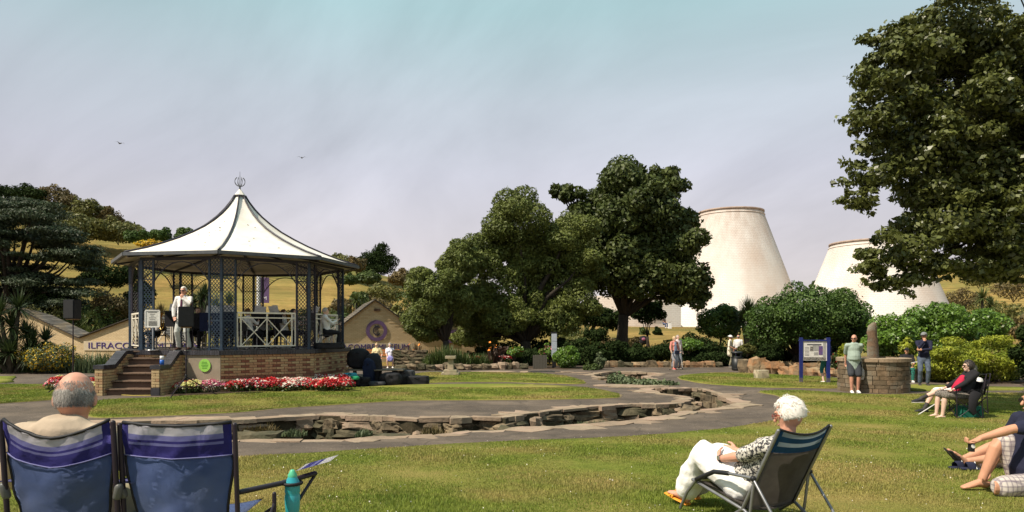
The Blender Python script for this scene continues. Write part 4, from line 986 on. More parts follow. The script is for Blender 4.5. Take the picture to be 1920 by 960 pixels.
bm = BM(); hub = Vector((-1.5, .3, 4.0)); loft(bm, [(0, 0, -.3), (-.1, 0, 1.5), hub, hub + Vector((-.3, 0, 2.2))], [.6, .45, .36, .25], n=10, cap='flat')
for t_ in tips:
    t_ = t_ * .8 + hub * .2; a0 = hub + Vector((-.1, 0, random.uniform(-.3, 2.0))); d = t_ - a0; rr_ = random.uniform(.02, .05) + d.length * .006
    loft(bm, [a0, a0 + d * .35 + Vector((0, 0, d.length * .07)), a0 + d * .7 + Vector((0, 0, d.length * .05)), t_], [rr_, rr_ * .6, rr_ * .3, .004], n=5, cap='flat')
obj('trunk', bm, M_bark, bt)
# leafy sprays poking from the outline
sp = []
for (px, py) in ((1600, 72), (1565, 230), (1572, 308), (1552, 340), (1600, 128), (1590, 215), (1560, 375), (1625, 262), (1655, 45), (1610, 70), (1598, 395), (1590, 500), (1610, 535), (1668, 545)):
    c = Vector(A(px + 12, py, Y_)) - b; sp += [((c.x + i * .14, c.y, c.z + random.uniform(-.05, .06) - .03 * i), (.16, .12, .09)) for i in range(3)]
foliage('sprays', sp, 1100, .055, L_big, bt, 1.0, .55)

# ---- cedar on the left slope: flat tiers of dark needles
b = onT(20, 50); ct = thing('cedar_tree', 'huge dark blue-green cedar with drooping tiers on the left slope', 'tree', b); cl = []; tips = []
rs = random.Random(4)
for i in range(210):
    py = rs.uniform(372, 588); u = (py - 372) / 206; reach = 178 - 60 * abs(u - .45) - (60 * (1 - u) if u < .35 else 0); px = 10 + reach * rs.uniform(-.9, 1) ** 1
    c = Vector(A(px, py + abs(px - 10) * .10, 50 + rs.uniform(-3.2, 3.2))) - b; s_ = rs.uniform(.6, 1.25); cl.append((tuple(c), (s_ * 1.3, s_ * 1.1, s_ * .26))); 
    if i % 5 == 0: tips.append(c)
foliage('crown', cl, 130000, .12, L_ced, ct, .9, .3, updown=1.2); trunk_mesh((0, 0, 0), tips, .5, M_bark, ct, split=.3)

# ---- skyline scrub and hill shrubs
H = 'scrub bushes on the left hill skyline'
for i, (px, py, Y, w_, h_, m, lab) in enumerate((
    (30, 345, 100, 130, 56, L_drk, 'dark scrub bush at the far left end of the hill top'), (95, 350, 102, 90, 54, L_brn, 'brownish scrub bush on the hill top above the cedar'),
    (150, 372, 103, 100, 56, L_ylw, 'olive scrub bush on the skyline right of the brownish one'), (200, 388, 104, 70, 46, L_brn, 'thin-topped bronze bush standing out on the skyline'),
    (130, 402, 90, 170, 56, L_ylw, 'long pale green thicket below the skyline bushes'), (222, 412, 92, 120, 46, L_ylw, 'pale green thicket left of the clipped hedge bushes'))):
    shrub('scrub_bush', lab, 'bush', px, py, Y, w_, h_, 7000, .17, m, H, k=26, f=(.2, .42))
for i, (px, py, w_, h_, lab) in enumerate(((250, 431, 36, 26, 'leftmost dome'), (273, 432, 24, 24, 'second'), (308, 431, 34, 24, 'third'), (290, 431, 26, 22, 'small'), (343, 431, 40, 26, 'rightmost dome'))):
    lb = ('leftmost clipped bush in the row above the bandstand roof', 'squarer clipped bush next to the leftmost of the hill row', 'round clipped bush just left of the last one on the hill', 'narrow clipped bush in the middle of the hill row', 'widest clipped bush, partly behind the white roof')[i]
    shrub('clipped_bush', lb, 'bush', px, py, 84, w_, h_, 2200, .12, L_dom, 'clipped bushes in a row on the hill', k=4, shell=.2, f=(.5, .7), stem=False)
shrub('flower_strip', 'strip of orange-yellow flowers below the clipped bushes on the hill', 'flowers', 282, 450, 78, 72, 15, 1500, .13, L_mid, k=8, extra=(L_yel, .75), stem=False)
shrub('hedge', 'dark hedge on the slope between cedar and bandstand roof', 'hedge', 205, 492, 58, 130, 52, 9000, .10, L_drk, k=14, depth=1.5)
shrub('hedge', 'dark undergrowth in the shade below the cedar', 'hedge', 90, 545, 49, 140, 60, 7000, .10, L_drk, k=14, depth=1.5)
b = onT(168, 47); spiky('cordyline', 'bushy many-stemmed cordyline between cedar and black speaker', 'palm', b, [(-.5, 0, 1.9), (.3, .2, 2.2), (0, -.3, 1.6), (.7, 0, 1.7), (-.1, .2, 2.7), (-.7, .1, 1.3), (.4, -.2, 1.2)], L_pal, 150, .75, .022, .09)
for i, (px, py, w_, h_, m, lab) in enumerate(((105, 562, 110, 70, L_ylw, 'pale leafy planting at the foot of the cedar'), (165, 568, 130, 66, L_mid, 'green planting behind the left museum roof'), (215, 545, 80, 60, L_brn, 'reddish brown planting above the museum roof'), (215, 580, 70, 50, L_gry, 'grey-green planting left of the bandstand post'), (262, 530, 60, 60, L_drk, 'dark bush seen through the left lattice'))):
    shrub('slope_planting', lab, 'plant', px, py, 48 + i * .4, w_, h_, 6500, .085, m, 'plants on the bank above the museum', k=16)
# ---- seen through the bandstand
Pq = 'cordylines on the slope behind the bandstand'
spiky('cordyline', 'small single-stemmed cordyline seen beside the singer through the bandstand', 'palm', onT(302, 52), [(0, 0, 2.3)], L_brn, 170, 1.0, .03, .07, Pq)
spiky('cordyline', 'tall thick-trunked cordyline seen through the middle of the bandstand', 'palm', onT(378, 50), [(0, 0, 3.6), (.3, 0, 4.0), (-.6, 0, 3.3)], L_pald, 150, 1.1, .035, .28, Pq)
spiky('cordyline', 'pale green cordyline behind the front lattice column', 'palm', onT(418, 53), [(0, 0, 2.2), (.5, 0, 3.0), (-.5, 0, 2.7)], L_pal, 150, 1.1, .035, .12, Pq)
spiky('cordyline', 'dark cordyline behind the right lattice column of the bandstand', 'palm', onT(578, 52), [(0, 0, 2.0), (.9, 0, 1.4), (-.7, 0, 1.6)], L_pald, 150, 1.1, .035, .12, Pq)
spiky('cordyline', 'small pale cordyline above the museum roof beside the last post', 'palm', onT(634, 56), [(0, 0, 2.4), (.3, 0, 3.1)], L_brn, 130, .8, .03, .1, Pq)
spiky('cordyline', 'spiky cordyline to the right of the last bandstand post', 'palm', onT(668, 58), [(0, 0, 3.2), (.9, 0, 2.5), (-1.0, 0, 2.0)], L_pal, 150, .9, .03, .1, Pq)
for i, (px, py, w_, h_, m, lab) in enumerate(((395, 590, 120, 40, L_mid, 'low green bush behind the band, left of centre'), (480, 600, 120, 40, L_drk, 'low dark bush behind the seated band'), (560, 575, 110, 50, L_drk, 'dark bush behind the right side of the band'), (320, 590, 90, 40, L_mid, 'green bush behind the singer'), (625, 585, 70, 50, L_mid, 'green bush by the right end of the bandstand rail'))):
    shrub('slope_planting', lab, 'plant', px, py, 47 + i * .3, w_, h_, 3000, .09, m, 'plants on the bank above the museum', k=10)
# ---- right half of the left hill
b = onT(705, 98); pt = thing('pine_tree', 'dark spreading pine on the skyline right of the bandstand', 'tree', b); cl = [(tuple(Vector(A(x, y, 98)) - b), (w_ / 2 / 13.3, w_ / 2 / 14, h_ / 2 / 13.3)) for x, y, w_, h_ in ((714, 468, 34, 22), (704, 482, 60, 24), (722, 492, 54, 24), (690, 494, 50, 24), (706, 505, 70, 22), (735, 482, 16, 10), (672, 488, 30, 14), (718, 460, 18, 12))]
foliage('crown', cl, 9000, .17, L_drk, pt, .7, .35); trunk_mesh((0, 0, 0), [Vector(c[0]) for c in cl[:6]], .35, M_bark, pt, split=.4)
G2 = 'scrub bushes right of the bandstand'
for i, (px, py, Y, w_, h_, m, lab) in enumerate((
    (646, 476, 94, 64, 38, L_ylw, 'rounded olive bush on the skyline left of the pine'), (668, 482, 93, 44, 30, L_brn, 'brownish bush touching the left side of the pine'), (690, 508, 86, 60, 26, L_mid, 'hydrangea-like bush below the pine'),
    (655, 515, 84, 50, 20, L_mid, 'small green bush at the edge of the dry grass'), (755, 505, 92, 70, 34, L_brn, 'brown scrub on the skyline right of the pine'), (720, 530, 75, 90, 44, L_ylw, 'yellow-green scrub on the slope left of the evergreen tree'),
    (775, 530, 72, 80, 60, L_mid, 'green scrub just behind the small evergreen tree'), (700, 555, 64, 100, 50, L_brn, 'bronze scrub above the museum roof'), (745, 575, 58, 80, 44, L_ylw, 'olive scrub behind the right slope of the gable'), (675, 545, 62, 40, 40, L_mid, 'upright green bush among the pale spiky plants'), (800, 560, 60, 60, 60, L_ylw, 'olive scrub showing between the evergreen trees'), (640, 560, 60, 50, 40, L_brn, 'dry brown bush behind the last bandstand post'))):
    shrub('scrub_bush', lab, 'bush', px, py, Y, w_, h_, 3200, .13 if Y < 80 else .17, m, G2, k=13, f=(.22, .42))
# ---- behind the trees
strap('phormium', 'pale striped flax clump in the gap between the big trunks', 'plant', onT(1075, 52), 3.4, 1.5, 1.9, 500, L_pal, .03)
for i, (px, py, w_, h_, m, lab) in enumerate(((1075, 628, 90, 26, L_ylw, 'low yellow-green shrub above the dark hedge'), (1160, 632, 100, 26, L_brn, 'brown grassy shrub under the sycamore trunk'), (1208, 615, 26, 24, L_mid, 'small round bush left of the bench'), (1233, 614, 18, 20, L_drk, 'small dark bush in front of the bench'), (1120, 615, 50, 30, L_drk, 'dark spiky shrub left of the sycamore trunk'))):
    shrub('shrub', lab, 'shrub', px, py, 50 + (14 if i in (2, 3) else 0), w_, h_, 2000, .09, m, 'shrubs under the big trees', k=8)
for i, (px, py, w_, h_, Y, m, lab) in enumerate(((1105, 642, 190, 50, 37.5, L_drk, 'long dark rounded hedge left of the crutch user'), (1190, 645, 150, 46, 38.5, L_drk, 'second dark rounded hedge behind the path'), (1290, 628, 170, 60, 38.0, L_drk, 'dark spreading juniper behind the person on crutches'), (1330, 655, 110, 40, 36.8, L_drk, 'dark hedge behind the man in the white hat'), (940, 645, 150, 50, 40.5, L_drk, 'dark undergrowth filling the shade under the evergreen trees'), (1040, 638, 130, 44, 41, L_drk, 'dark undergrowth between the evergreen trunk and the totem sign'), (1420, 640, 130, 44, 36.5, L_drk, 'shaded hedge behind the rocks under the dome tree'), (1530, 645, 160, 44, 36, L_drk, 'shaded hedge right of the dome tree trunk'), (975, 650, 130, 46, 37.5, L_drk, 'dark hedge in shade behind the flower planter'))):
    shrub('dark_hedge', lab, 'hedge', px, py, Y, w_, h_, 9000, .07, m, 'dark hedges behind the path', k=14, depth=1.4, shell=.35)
shrub('juniper', 'bright green flat-topped juniper patch right of the person on crutches', 'bush', 1292, 634, 36.5, 60, 26, 2200, .07, L_hed, k=8, flat=.5)
shrub('juniper', 'small olive juniper growing over the litter bin', 'bush', 1400, 645, 33.2, 44, 20, 1600, .06, L_ylw, k=8, flat=.5)
shrub('round_bush', 'bright green ball-shaped bush beside the stream head', 'bush', 1063, 653, 34, 50, 42, 5200, .05, L_hed, k=8, shell=.3, f=(.4, .6))
shrub('leafy_plant', 'tall pale leafy plant just right of the round bush', 'plant', 1124, 664, 33, 24, 34, 500, .07, L_gry, k=7)
shrub('leafy_plant', 'low spreading leafy plant between round bush and stream', 'plant', 1108, 682, 32.5, 40, 16, 900, .05, L_mid, k=8)
shrub('hydrangea', 'hydrangea with pink flower heads by the grey totem sign', 'bush', 1030, 648, 35.5, 44, 30, 1900, .06, L_hed, k=8, extra=(L_pnk, .10))
shrub('hydrangea', 'hydrangea with orange flower heads left of the totem sign', 'bush', 965, 648, 36, 36, 24, 1400, .06, L_hed, k=8, extra=(L_red, .06))
# right side
shrub('laurel_bush', 'mid green bush in front of the taller white cone', 'bush', 1350, 568, 46, 92, 76, 12000, .08, L_dom, k=14, shell=.35)
spiky('cordyline', 'dark spiky cordyline between the green bushes before the cone', 'palm', onT(1404, 44.5), [(0, 0, 2.6), (.35, 0, 2.1), (-.35, .1, 2.0)], L_pald, 200, 1.15, .03, .16)
Y_ = 34
tree('dome_tree', 'low wide dome-shaped dark green tree before the two cones', onT(1490, Y_),
     [(A(1517, 592, Y_), rr(236, 118, Y_, 2.4)), (A(1450, 618, Y_), rr(110, 86, Y_, 1.6)), (A(1585, 610, Y_), rr(110, 90, Y_, 1.6)), (A(1520, 615, Y_), rr(200, 90, Y_, 2.0))], 70000, .058, L_dom, M_bark, .2, k=34, f=(.22, .38), core=.85, shell=.3)
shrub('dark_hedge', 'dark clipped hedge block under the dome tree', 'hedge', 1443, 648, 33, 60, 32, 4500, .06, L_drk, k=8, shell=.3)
shrub('laurel_hedge', 'broad glossy laurel hedge on the right in front of the wider cone', 'hedge', 1775, 580, 30, 262, 92, 26000, .070, L_hed, k=36, depth=1.5, shell=.35, f=(.3, .5))
shrub('laurel_hedge', 'lower laurel hedge directly behind the standing stone', 'hedge', 1670, 600, 29, 90, 82, 9000, .070, L_hed, k=16, depth=1.2, shell=.35)
shrub('golden_shrub', 'small yellow-green shrub left of the standing stone', 'bush', 1588, 640, 28, 36, 60, 1800, .055, L_jun, k=8)
shrub('golden_shrub', 'small yellow shrub between the stone and the man in the cap', 'bush', 1698, 636, 26.5, 30, 34, 1200, .05, L_jun, k=8)
for i, (px, py, w_, h_, lab) in enumerate(((1790, 634, 130, 90, 'golden spreading juniper right of the man in the cap'), (1870, 630, 110, 95, 'golden spreading juniper nearest the right edge'), (1750, 660, 60, 60, 'low golden juniper tuft beside the man in the cap'))):
    shrub('juniper', lab, 'bush', px, py, 24.5 + i * .3, w_, h_, 11000, .055, L_jun, 'golden junipers on the right', k=26, depth=1.2, flat=.5, aspect=.3, shell=.5, f=(.2, .42))
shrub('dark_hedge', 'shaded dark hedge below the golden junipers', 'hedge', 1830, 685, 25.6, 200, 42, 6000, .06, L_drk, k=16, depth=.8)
shrub('conifer', 'dark conifer cut off by the right edge of the view', 'tree', 1930, 600, 23, 60, 130, 5000, .06, L_drk, k=14)
shrub('bronze_shrub', 'red and green leaved shrub behind the information board', 'bush', 1572, 660, 30, 40, 46, 1400, .05, L_mid, k=8, extra=(L_red, .06))
for i, (px, py, Y, w_, h_, m, lab) in enumerate(((1800, 540, 95, 90, 46, L_brn, 'brown scrub at the foot of the right hill'), (1860, 560, 80, 100, 60, L_ylw, 'olive scrub above the laurel hedge'), (1900, 520, 100, 90, 46, L_brn, 'rusty scrub high on the right hill'), (1835, 510, 110, 80, 30, L_ylw, 'pale scrub near the crest of the right hill'), (1920, 590, 60, 80, 60, L_brn, 'brown bush above the right-edge conifer'), (1780, 575, 70, 70, 36, L_ylw, 'dull green bush behind the laurel hedge'), (1530, 528, 150, 26, 16, L_mid, 'tiny green hilltop bush between the two cones'), (1890, 492, 120, 70, 20, L_mid, 'green bushes on the right skyline'))):
    shrub('scrub_bush', lab, 'bush', px, py, Y, w_, h_, 2600, .14, m, 'scrub on the right hill', k=12, f=(.22, .42))
spiky('cordyline', 'green cordyline standing on the right hill above the hedge', 'palm', onT(1842, 70), [(0, 0, 3.4), (.8, 0, 2.6)], L_pal, 150, 1.2, .05, .15)
spiky('cordyline', 'pale cordyline lower down right of the wider cone', 'palm', onT(1800, 72), [(0, 0, 1.6)], L_pal, 150, 1.2, .05, .15)
# left foreground bed
spiky('cordyline', 'large dense cordyline clump at the left edge of the view', 'palm', P(22, 700), [(-.9, 0, 1.4), (0, 0, 2.0), (.7, .3, 1.3), (-.3, -.3, 2.5), (.3, 0, 2.8), (-1.0, .2, 2.4), (.8, 0, .8), (.2, -.4, .9), (-.6, -.4, .8)], L_pald, 170, .95, .025, .1)
spiky('cordyline', 'lower spiky cordyline in front of the left museum wall', 'palm', P(62, 699), [(0, 0, .9), (.5, .1, 1.4), (-.3, 0, 1.7)], L_pald, 150, .8, .025, .08)
shrub('yellow_flower_bush', 'rounded bush covered with yellow flowers in front of the museum', 'bush', 92, 642, 30, 108, 62, 7000, .045, L_gry, k=16, extra=(L_yel, .34))
for i, (px, w_, h_, m, lab) in enumerate(((45, 60, .9, L_mid, 'green strap-leaved clump left of the yellow bush'), (130, 50, 1.0, L_gry, 'grey-green spiky clump right of the yellow bush'), (180, 60, 1.15, L_gry, 'tall grey-green clump in front of the museum lettering'), (215, 50, 1.1, L_mid, 'green clump beside the bandstand steps'))):
    strap('perennial_clump', lab, 'plant', P(px, 699), w_ / 43 * 1.3, .9, h_, 420, m, .018, 'perennials in front of the museum')
def flower_bed(label, pts, tall, group=None):
    """bedding plants: leafy base with dense petals in drifts of colour"""
    t = thing('flower_bed', label, 'flower bed', pts[0][0]); o = Vector(pts[0][0]); leaves = []; 
    col = {m.name: ([], m) for m in (L_red, L_pnk, L_wht, L_crm, L_yel)}
    for c, r, kind in pts:
        c = Vector(c) - o; n = int(900 * r * r / .09); 
        leaves.append((tuple(c + Vector((0, 0, r * .35))), (r, r * .8, r * .75)))
        for i in range(int(n * .34)):
            a = random.uniform(0, 6.283); q = math.sqrt(random.random()); p = c + Vector((math.cos(a) * q * r * 1.05, math.sin(a) * q * r * .85, r * .42 + r * .72 * math.sqrt(max(0, 1 - q * q)) + random.uniform(-.02, .03)))
            k = random.random(); mm = {'r': L_red if k < .9 else L_wht, 'p': L_pnk if k < .7 else L_wht, 'w': L_wht if k < .7 else L_red, 'c': L_crm if k < .9 else L_wht, 'm': (L_red if k < .55 else L_pnk if k < .75 else L_wht)}[kind]
            col[mm.name][0].append(tuple(p))
    foliage('foliage', leaves, 90 * len(leaves) + 1500, .04, L_mid, t, .6)
    for P_, m in col.values():
        if P_:
            Pn = np.array(P_); V, F_ = leaf_mesh(Pn, np.tile((0, -.5, 1.2), (len(Pn), 1)), np.full(len(Pn), .028), .85); mesh_np('flowers', V, F_, m, t)
    return t
rs = random.Random(3); pts = []
for i in range(46):
    u = i / 45; px = 345 + u * 300; kind = 'r'
    if 375 < px < 420: kind = 'p'
    elif px < 375: kind = 'c' if i % 2 else 'm'
    else: kind = rs.choice('rrrrmmwr')
    for row in range(2):
        py = 734 - (8 if row else 0) + (0 if px > 400 else (400 - px) * .08); p = P(px + rs.uniform(-4, 4), py + rs.uniform(-2, 2)); k2 = kind if row == 0 or px < 400 else rs.choice('rrmw'); pts.append(((p.x, p.y, p.z + .03), rs.uniform(.23, .34), k2))
for px, py in ((378, 722), (498, 716), (585, 716), (505, 722), (610, 730), (512, 733), (360, 716)):
    p = P(px, py); pts.append(((p.x, p.y, p.z + (.18 if py < 723 else .03)), .27, 'c'))
flower_bed('long bed of red, pink and cream flowers along the bandstand wall', pts, 0)
pts = []
for i in range(14):
    px = 92 + rs.random() * 82; p = P(px, rs.uniform(716, 738)); pts.append(((p.x, p.y, p.z + .03), rs.uniform(.18, .26), rs.choice('rrcrm')))
flower_bed('small bed of red and yellow flowers left of the bandstand steps', pts, 0)
pts = []
for i in range(9): p = P(888 + i * 8, 688.5); pts.append(((p.x, p.y, p.z + .30), .22, 'r' if i != 4 else 'p'))
flower_bed('row of red flowers behind the stone edging near the sundial', pts, 0)
pts = []
for px, k in ((758, 'w'), (768, 'r'), (776, 'w'), (787, 'r')): p = P(px, 690); pts.append(((p.x, p.y, p.z + .25), .20, k))
flower_bed('few white and red flowers right of the seated women', pts, 0)
strap('crocosmia_clump', 'tall green strap-leaved clump behind the stone sundial', 'plant', P(838, 690.5), 2.3, 1.1, 1.35, 1100, L_mid, .022)
strap('crocosmia_clump', 'lower green strap-leaved clump right of the sundial', 'plant', P(898, 689.5), 1.4, .8, .95, 500, L_mid, .022)
for px, lab in ((780, 'dark bronze canna with an orange flower left of the sundial'), (925, 'dark bronze canna beside the hydrangea')):
    b = P(px, 689.5); strap('canna', lab, 'plant', b, .7, .6, 1.35, 60, L_can, .07, 'bronze cannas', (plain('orange_petal', (.8, .25, .03)), 6, .09))
shrub('bronze_shrub', 'dark reddish shrub between the cannas and the hedge', 'bush', 950, 652, 36.5, 60, 36, 1600, .07, L_can, k=8)
# stone edging, each stone by itself
t = thing('stone_edging', 'low edging of brown stones along the bed behind the sundial', 'edging', P(850, 694)); o_ = t.location
px = 742.0
while px < 975:
    w_ = random.uniform(9, 19); p = P(px + w_ / 2, 695.5 - (px - 742) * .014) - o_; s_ = w_ / 41; bm = BM(); rock(bm, (p.x, p.y, .14), (s_ * 1.1, .35, random.uniform(.22, .40)), int(px), random.uniform(-.2, .2), .24, boxy=.5, sub=3); obj('stone', bm, random.choice((M_rock, M_rock, M_rock2, M_slab2)), t); px += w_
t = thing('stone_edging', 'dark stone edging at the foot of the hedges behind the path', 'edging', P(1200, 690)); o_ = t.location; px = 1135.0
while px < 1350:
    w_ = random.uniform(10, 20); p = P(px + w_ / 2, 688.5) - o_; s_ = w_ / 37; bm = BM(); rock(bm, (p.x, p.y, .12), (s_ * 1.1, .35, random.uniform(.25, .42)), int(px), 0, .2, boxy=.55); obj('stone', bm, random.choice((M_rock, M_redrock, M_rock2)), t); px += w_
t = thing('rockery', 'sunlit reddish rocks edging the bed between bin and information board', 'rocks', P(1480, 702)); o_ = t.location
for px, py, w_, h_ in ((1400, 698, 26, 26), (1418, 700, 22, 32), (1432, 700, 26, 26), (1448, 700, 14, 18), (1458, 701, 22, 26), (1474, 702, 24, 16), (1494, 703, 22, 20), (1512, 703, 20, 14), (1530, 704, 24, 16), (1550, 705, 24, 16), (1568, 706, 22, 14), (1440, 690, 40, 14), (1480, 692, 50, 14), (1520, 693, 50, 14)):
    p = P(px, py) - o_; s_ = py - HY; s_ = s_ / EYE; bm = BM(); rock(bm, (p.x, p.y, h_ / s_ * .42), (w_ / s_ * 1.15, .45, h_ / s_), px, random.uniform(-.3, .3), .22, boxy=.5); obj('rock', bm, M_redrock if px > 1410 else M_rock, t)
# retaining wall of dark stones behind the seated women
t = thing('dry_stone_wall', 'low dark dry-stone wall behind the two seated women', 'wall', P(765, 692)); o_ = t.location
for r_ in range(5):
    px = 735 + random.uniform(0, 6)
    while px < 798:
        w_ = random.uniform(8, 16); p = P(px + w_ / 2, 690.5) - o_; bm = BM(); rock(bm, (p.x, p.y + .1, .12 + r_ * .17), (w_ / 38 * 1.1, .4, .18), int(px * 3 + r_), 0, .14, boxy=.7); obj('stone', bm, random.choice((M_rock, M_rock2)), t); px += w_
# ground ivy and tufts in the stream
def tuft(label, px, py, w_, h_, m, n=160, dz=-.35, grp='weeds growing in the stream wall'):
    p = P(px, py); p.z += dz; return strap('weed_tuft', label, 'plant', p, w_, .35, h_, n, m, .012, grp)
for px, py, w_, lab in ((470, 786, .5, 'brownish weed tuft in the stream wall near the camp chair'), (502, 786, .45, 'tall brown weeds second from the camp chair'), (552, 785, .5, 'green weed tuft under the lip slabs left of centre'), (682, 786, .3, 'small weed tuft below a pale lip stone'), (812, 789, .5, 'bushy brown weeds at the middle of the stream'), (868, 789, .4, 'dark weeds right of the bushy brown ones'), (1092, 774, .4, 'weeds below the long lip stone right of centre'), (1125, 773, .5, 'moss-green weeds next to a round rock'), (1335, 762, .3, 'weeds by the stream bend')):
    tuft(lab, px, py, w_, .34 if px < 520 or px == 812 else .2, L_gry if px not in (470, 502, 812) else L_brn, 140)
for px, py, w_, lab in ((1160, 790, .8, 'green moss patch deep in the stream'), (1240, 779, .9, 'green moss patch left of the bend'), (1295, 772, .5, 'green moss patch in the bend')):
    p = P(px, py); t = thing('moss_patch', lab, 'moss', (p.x, p.y + .5, p.z - .5), 0, 'moss in the stream'); foliage('foliage', [((0, 0, .1), (w_ * .6, .25, .2))], 700, .03, L_dom, t)
p = P(1205, 722); t = thing('creeping_plant', 'pale leafy creeper spreading over the stream head', 'plant', p)
foliage('foliage', [((-.75, .9, .1), (.35, .35, .28)), ((-.5, .5, .08), (.4, .35, .2)), ((.1, .15, .05), (.55, .3, .15)), ((.75, 0, .03), (.5, .22, .12))], 2200, .055, L_gry, t, .6, .7)

# ---- blades of grass on the near lawn, and its clover heads
def blades(name, poly, n, ymax, ymin, h, w, m):
    xs_ = [p[0] for p in poly]; out = []
    pa = np.array([(p[0], p[1]) for p in poly]); tot = 0; res = []
    while tot < n:
        k = n * 2; Yv = ymin + (ymax - ymin) * RNG.random(k) ** 1.25; Xv = RNG.uniform(-.78, .78, k) * Yv
        ins = np.zeros(k, bool); x0, y0 = pa[-1]
        for x1, y1 in pa:
            c = ((y1 > Yv) != (y0 > Yv)); 
            if abs(y0 - y1) > 1e-9: ins ^= c & (Xv < (x0 - x1) * (Yv - y1) / (y0 - y1) + x1)
            x0, y0 = x1, y1
        q = np.stack([Xv[ins], Yv[ins]], 1); res.append(q); tot += len(q)
    q = np.concatenate(res)[:n]; z = .62 * np.exp(-(q[:, 1] / 8.2) ** 2) + .035
    a = RNG.uniform(0, 6.283, n); hh = h * RNG.uniform(.4, 1.25, n) * (.75 + .5 * np.sin(q[:, 0] * 1.7) * np.sin(q[:, 1] * 2.1 + q[:, 0])); ww = w * (q[:, 1] / 6.0); d = np.stack([np.cos(a), np.sin(a)], 1); le = hh * RNG.uniform(.1, .9, n)
    V = np.empty((n, 3, 3)); V[:, 0, :2] = q + d[:, ::-1] * [1, -1] * ww[:, None]; V[:, 1, :2] = q - d[:, ::-1] * [1, -1] * ww[:, None]; V[:, 0, 2] = V[:, 1, 2] = z - .005
    V[:, 2, :2] = q + d * le[:, None]; V[:, 2, 2] = z + hh
    return mesh_np(name, V.reshape(-1, 3), np.arange(n * 3).reshape(n, 3), m)
L_grs = mat('grass_blade', (0.23, 0.27, 0.045), (0.14, 0.19, 0.028), 2.5, .6, trans=.3, island=.45, detail=6, c3=(.36, .28, .10), scale3=.42, spec=.2)
L_grs.node_tree.nodes['Principled BSDF'].inputs['Roughness'].default_value = .6
g = blades('grass', LP['main'], 430000, 24, 4.9, .024, .0040, L_grs); g['kind'] = 'stuff'
for k_, n_, a_, b_ in (('long', 90000, 22, 13), ('back', 30000, 32, 22), ('sign', 40000, 30, 20), ('left', 30000, 24, 15)):
    g = blades('grass', LP[k_], n_, a_, b_, .03, .0045, L_grs); g['kind'] = 'stuff'
n = 650; Yv = 5 + 8 * RNG.random(n); Xv = RNG.uniform(-.7, .75, n) * Yv; k = np.array([inside((x, y), LP['main']) for x, y in zip(Xv, Yv)]); Pn = np.stack([Xv, Yv, .62 * np.exp(-(Yv / 8.2) ** 2) + .06], 1)[k]
V, F_ = leaf_mesh(Pn, np.tile((0, -.6, 1), (len(Pn), 1)), np.full(len(Pn),   .006), .9); o = mesh_np('clover_flowers', V, F_, L_wht); o['kind'] = 'stuff'
# ============================================================ PEOPLE
def skinm(name, c): return mat(name, c, tuple(x * .86 for x in c), 9.0, .55, spec=.35)
S_ruddy = skinm('ruddy_skin', (.62, .31, .21)); S_fair = skinm('fair_skin', (.68, .42, .31)); S_tan = skinm('tanned_skin', (.55, .28, .17)); S_pale = skinm('pale_skin', (.72, .47, .36))
def cloth(name, c, c2=None, sc=7.0, rough=.9, **k): return mat(name, c, c2 or tuple(x * .85 for x in c), sc, rough, bump=.004, bscale=30, **k)
def voxel(bm, name, size, mats, parent, smooth=2, subst=None, wob=0.0, wsc=6.0):
    """fuse the overlapping shapes of bm into one continuous surface"""
    bmesh.ops.recalc_face_normals(bm, faces=bm.faces)
    me = bpy.data.meshes.new(name); bm.to_mesh(me); bm.free(); o = link(name, me, parent)
    m = o.modifiers.new('r', 'REMESH'); m.mode = 'VOXEL'; m.voxel_size = size; m.use_smooth_shade = True
    if smooth: sm_ = o.modifiers.new('s', 'SMOOTH'); sm_.iterations = smooth; sm_.factor = .5
    VOX.append((o, wob, wsc, mats if isinstance(mats, (list, tuple)) else [mats])); return o
VOX = []
def bake_voxels():
    dg = bpy.context.evaluated_depsgraph_get(); done = []
    for o, wob, wsc, mats in VOX: done.append(bpy.data.meshes.new_from_object(o.evaluated_get(dg)))
    for (o, wob, wsc, mats), r in zip(VOX, done):
        if wob:
            nr = [v.normal.copy() for v in r.vertices]
            for v, vn in zip(r.vertices, nr):
                q = v.co * wsc; d = noise.noise(Vector((q.x * 1.4, q.y * 1.4, q.z * .7))) + .5 * noise.noise(q * 2.6 + Vector((5, 3, 1))); v.co += vn * d * wob
        r.materials.clear()
        for x in mats: r.materials.append(x)
        o.modifiers.clear(); old = o.data; o.data = r; bpy.data.meshes.remove(old); r.name = o.name
def ik(a, b, l1, l2, hint):
    a = Vector(a); b = Vector(b); d = b - a; L = d.length
    if L > (l1 + l2) * .995: b = a + d * ((l1 + l2) * .995 / L); d = b - a; L = d.length
    x = (l1 * l1 - l2 * l2 + L * L) / (2 * L); h = math.sqrt(max(0, l1 * l1 - x * x)); n = d.normalized(); hv = Vector(hint); hv = hv - n * hv.dot(n)
    return a + n * x + hv.normalized() * h, b
V = Vector
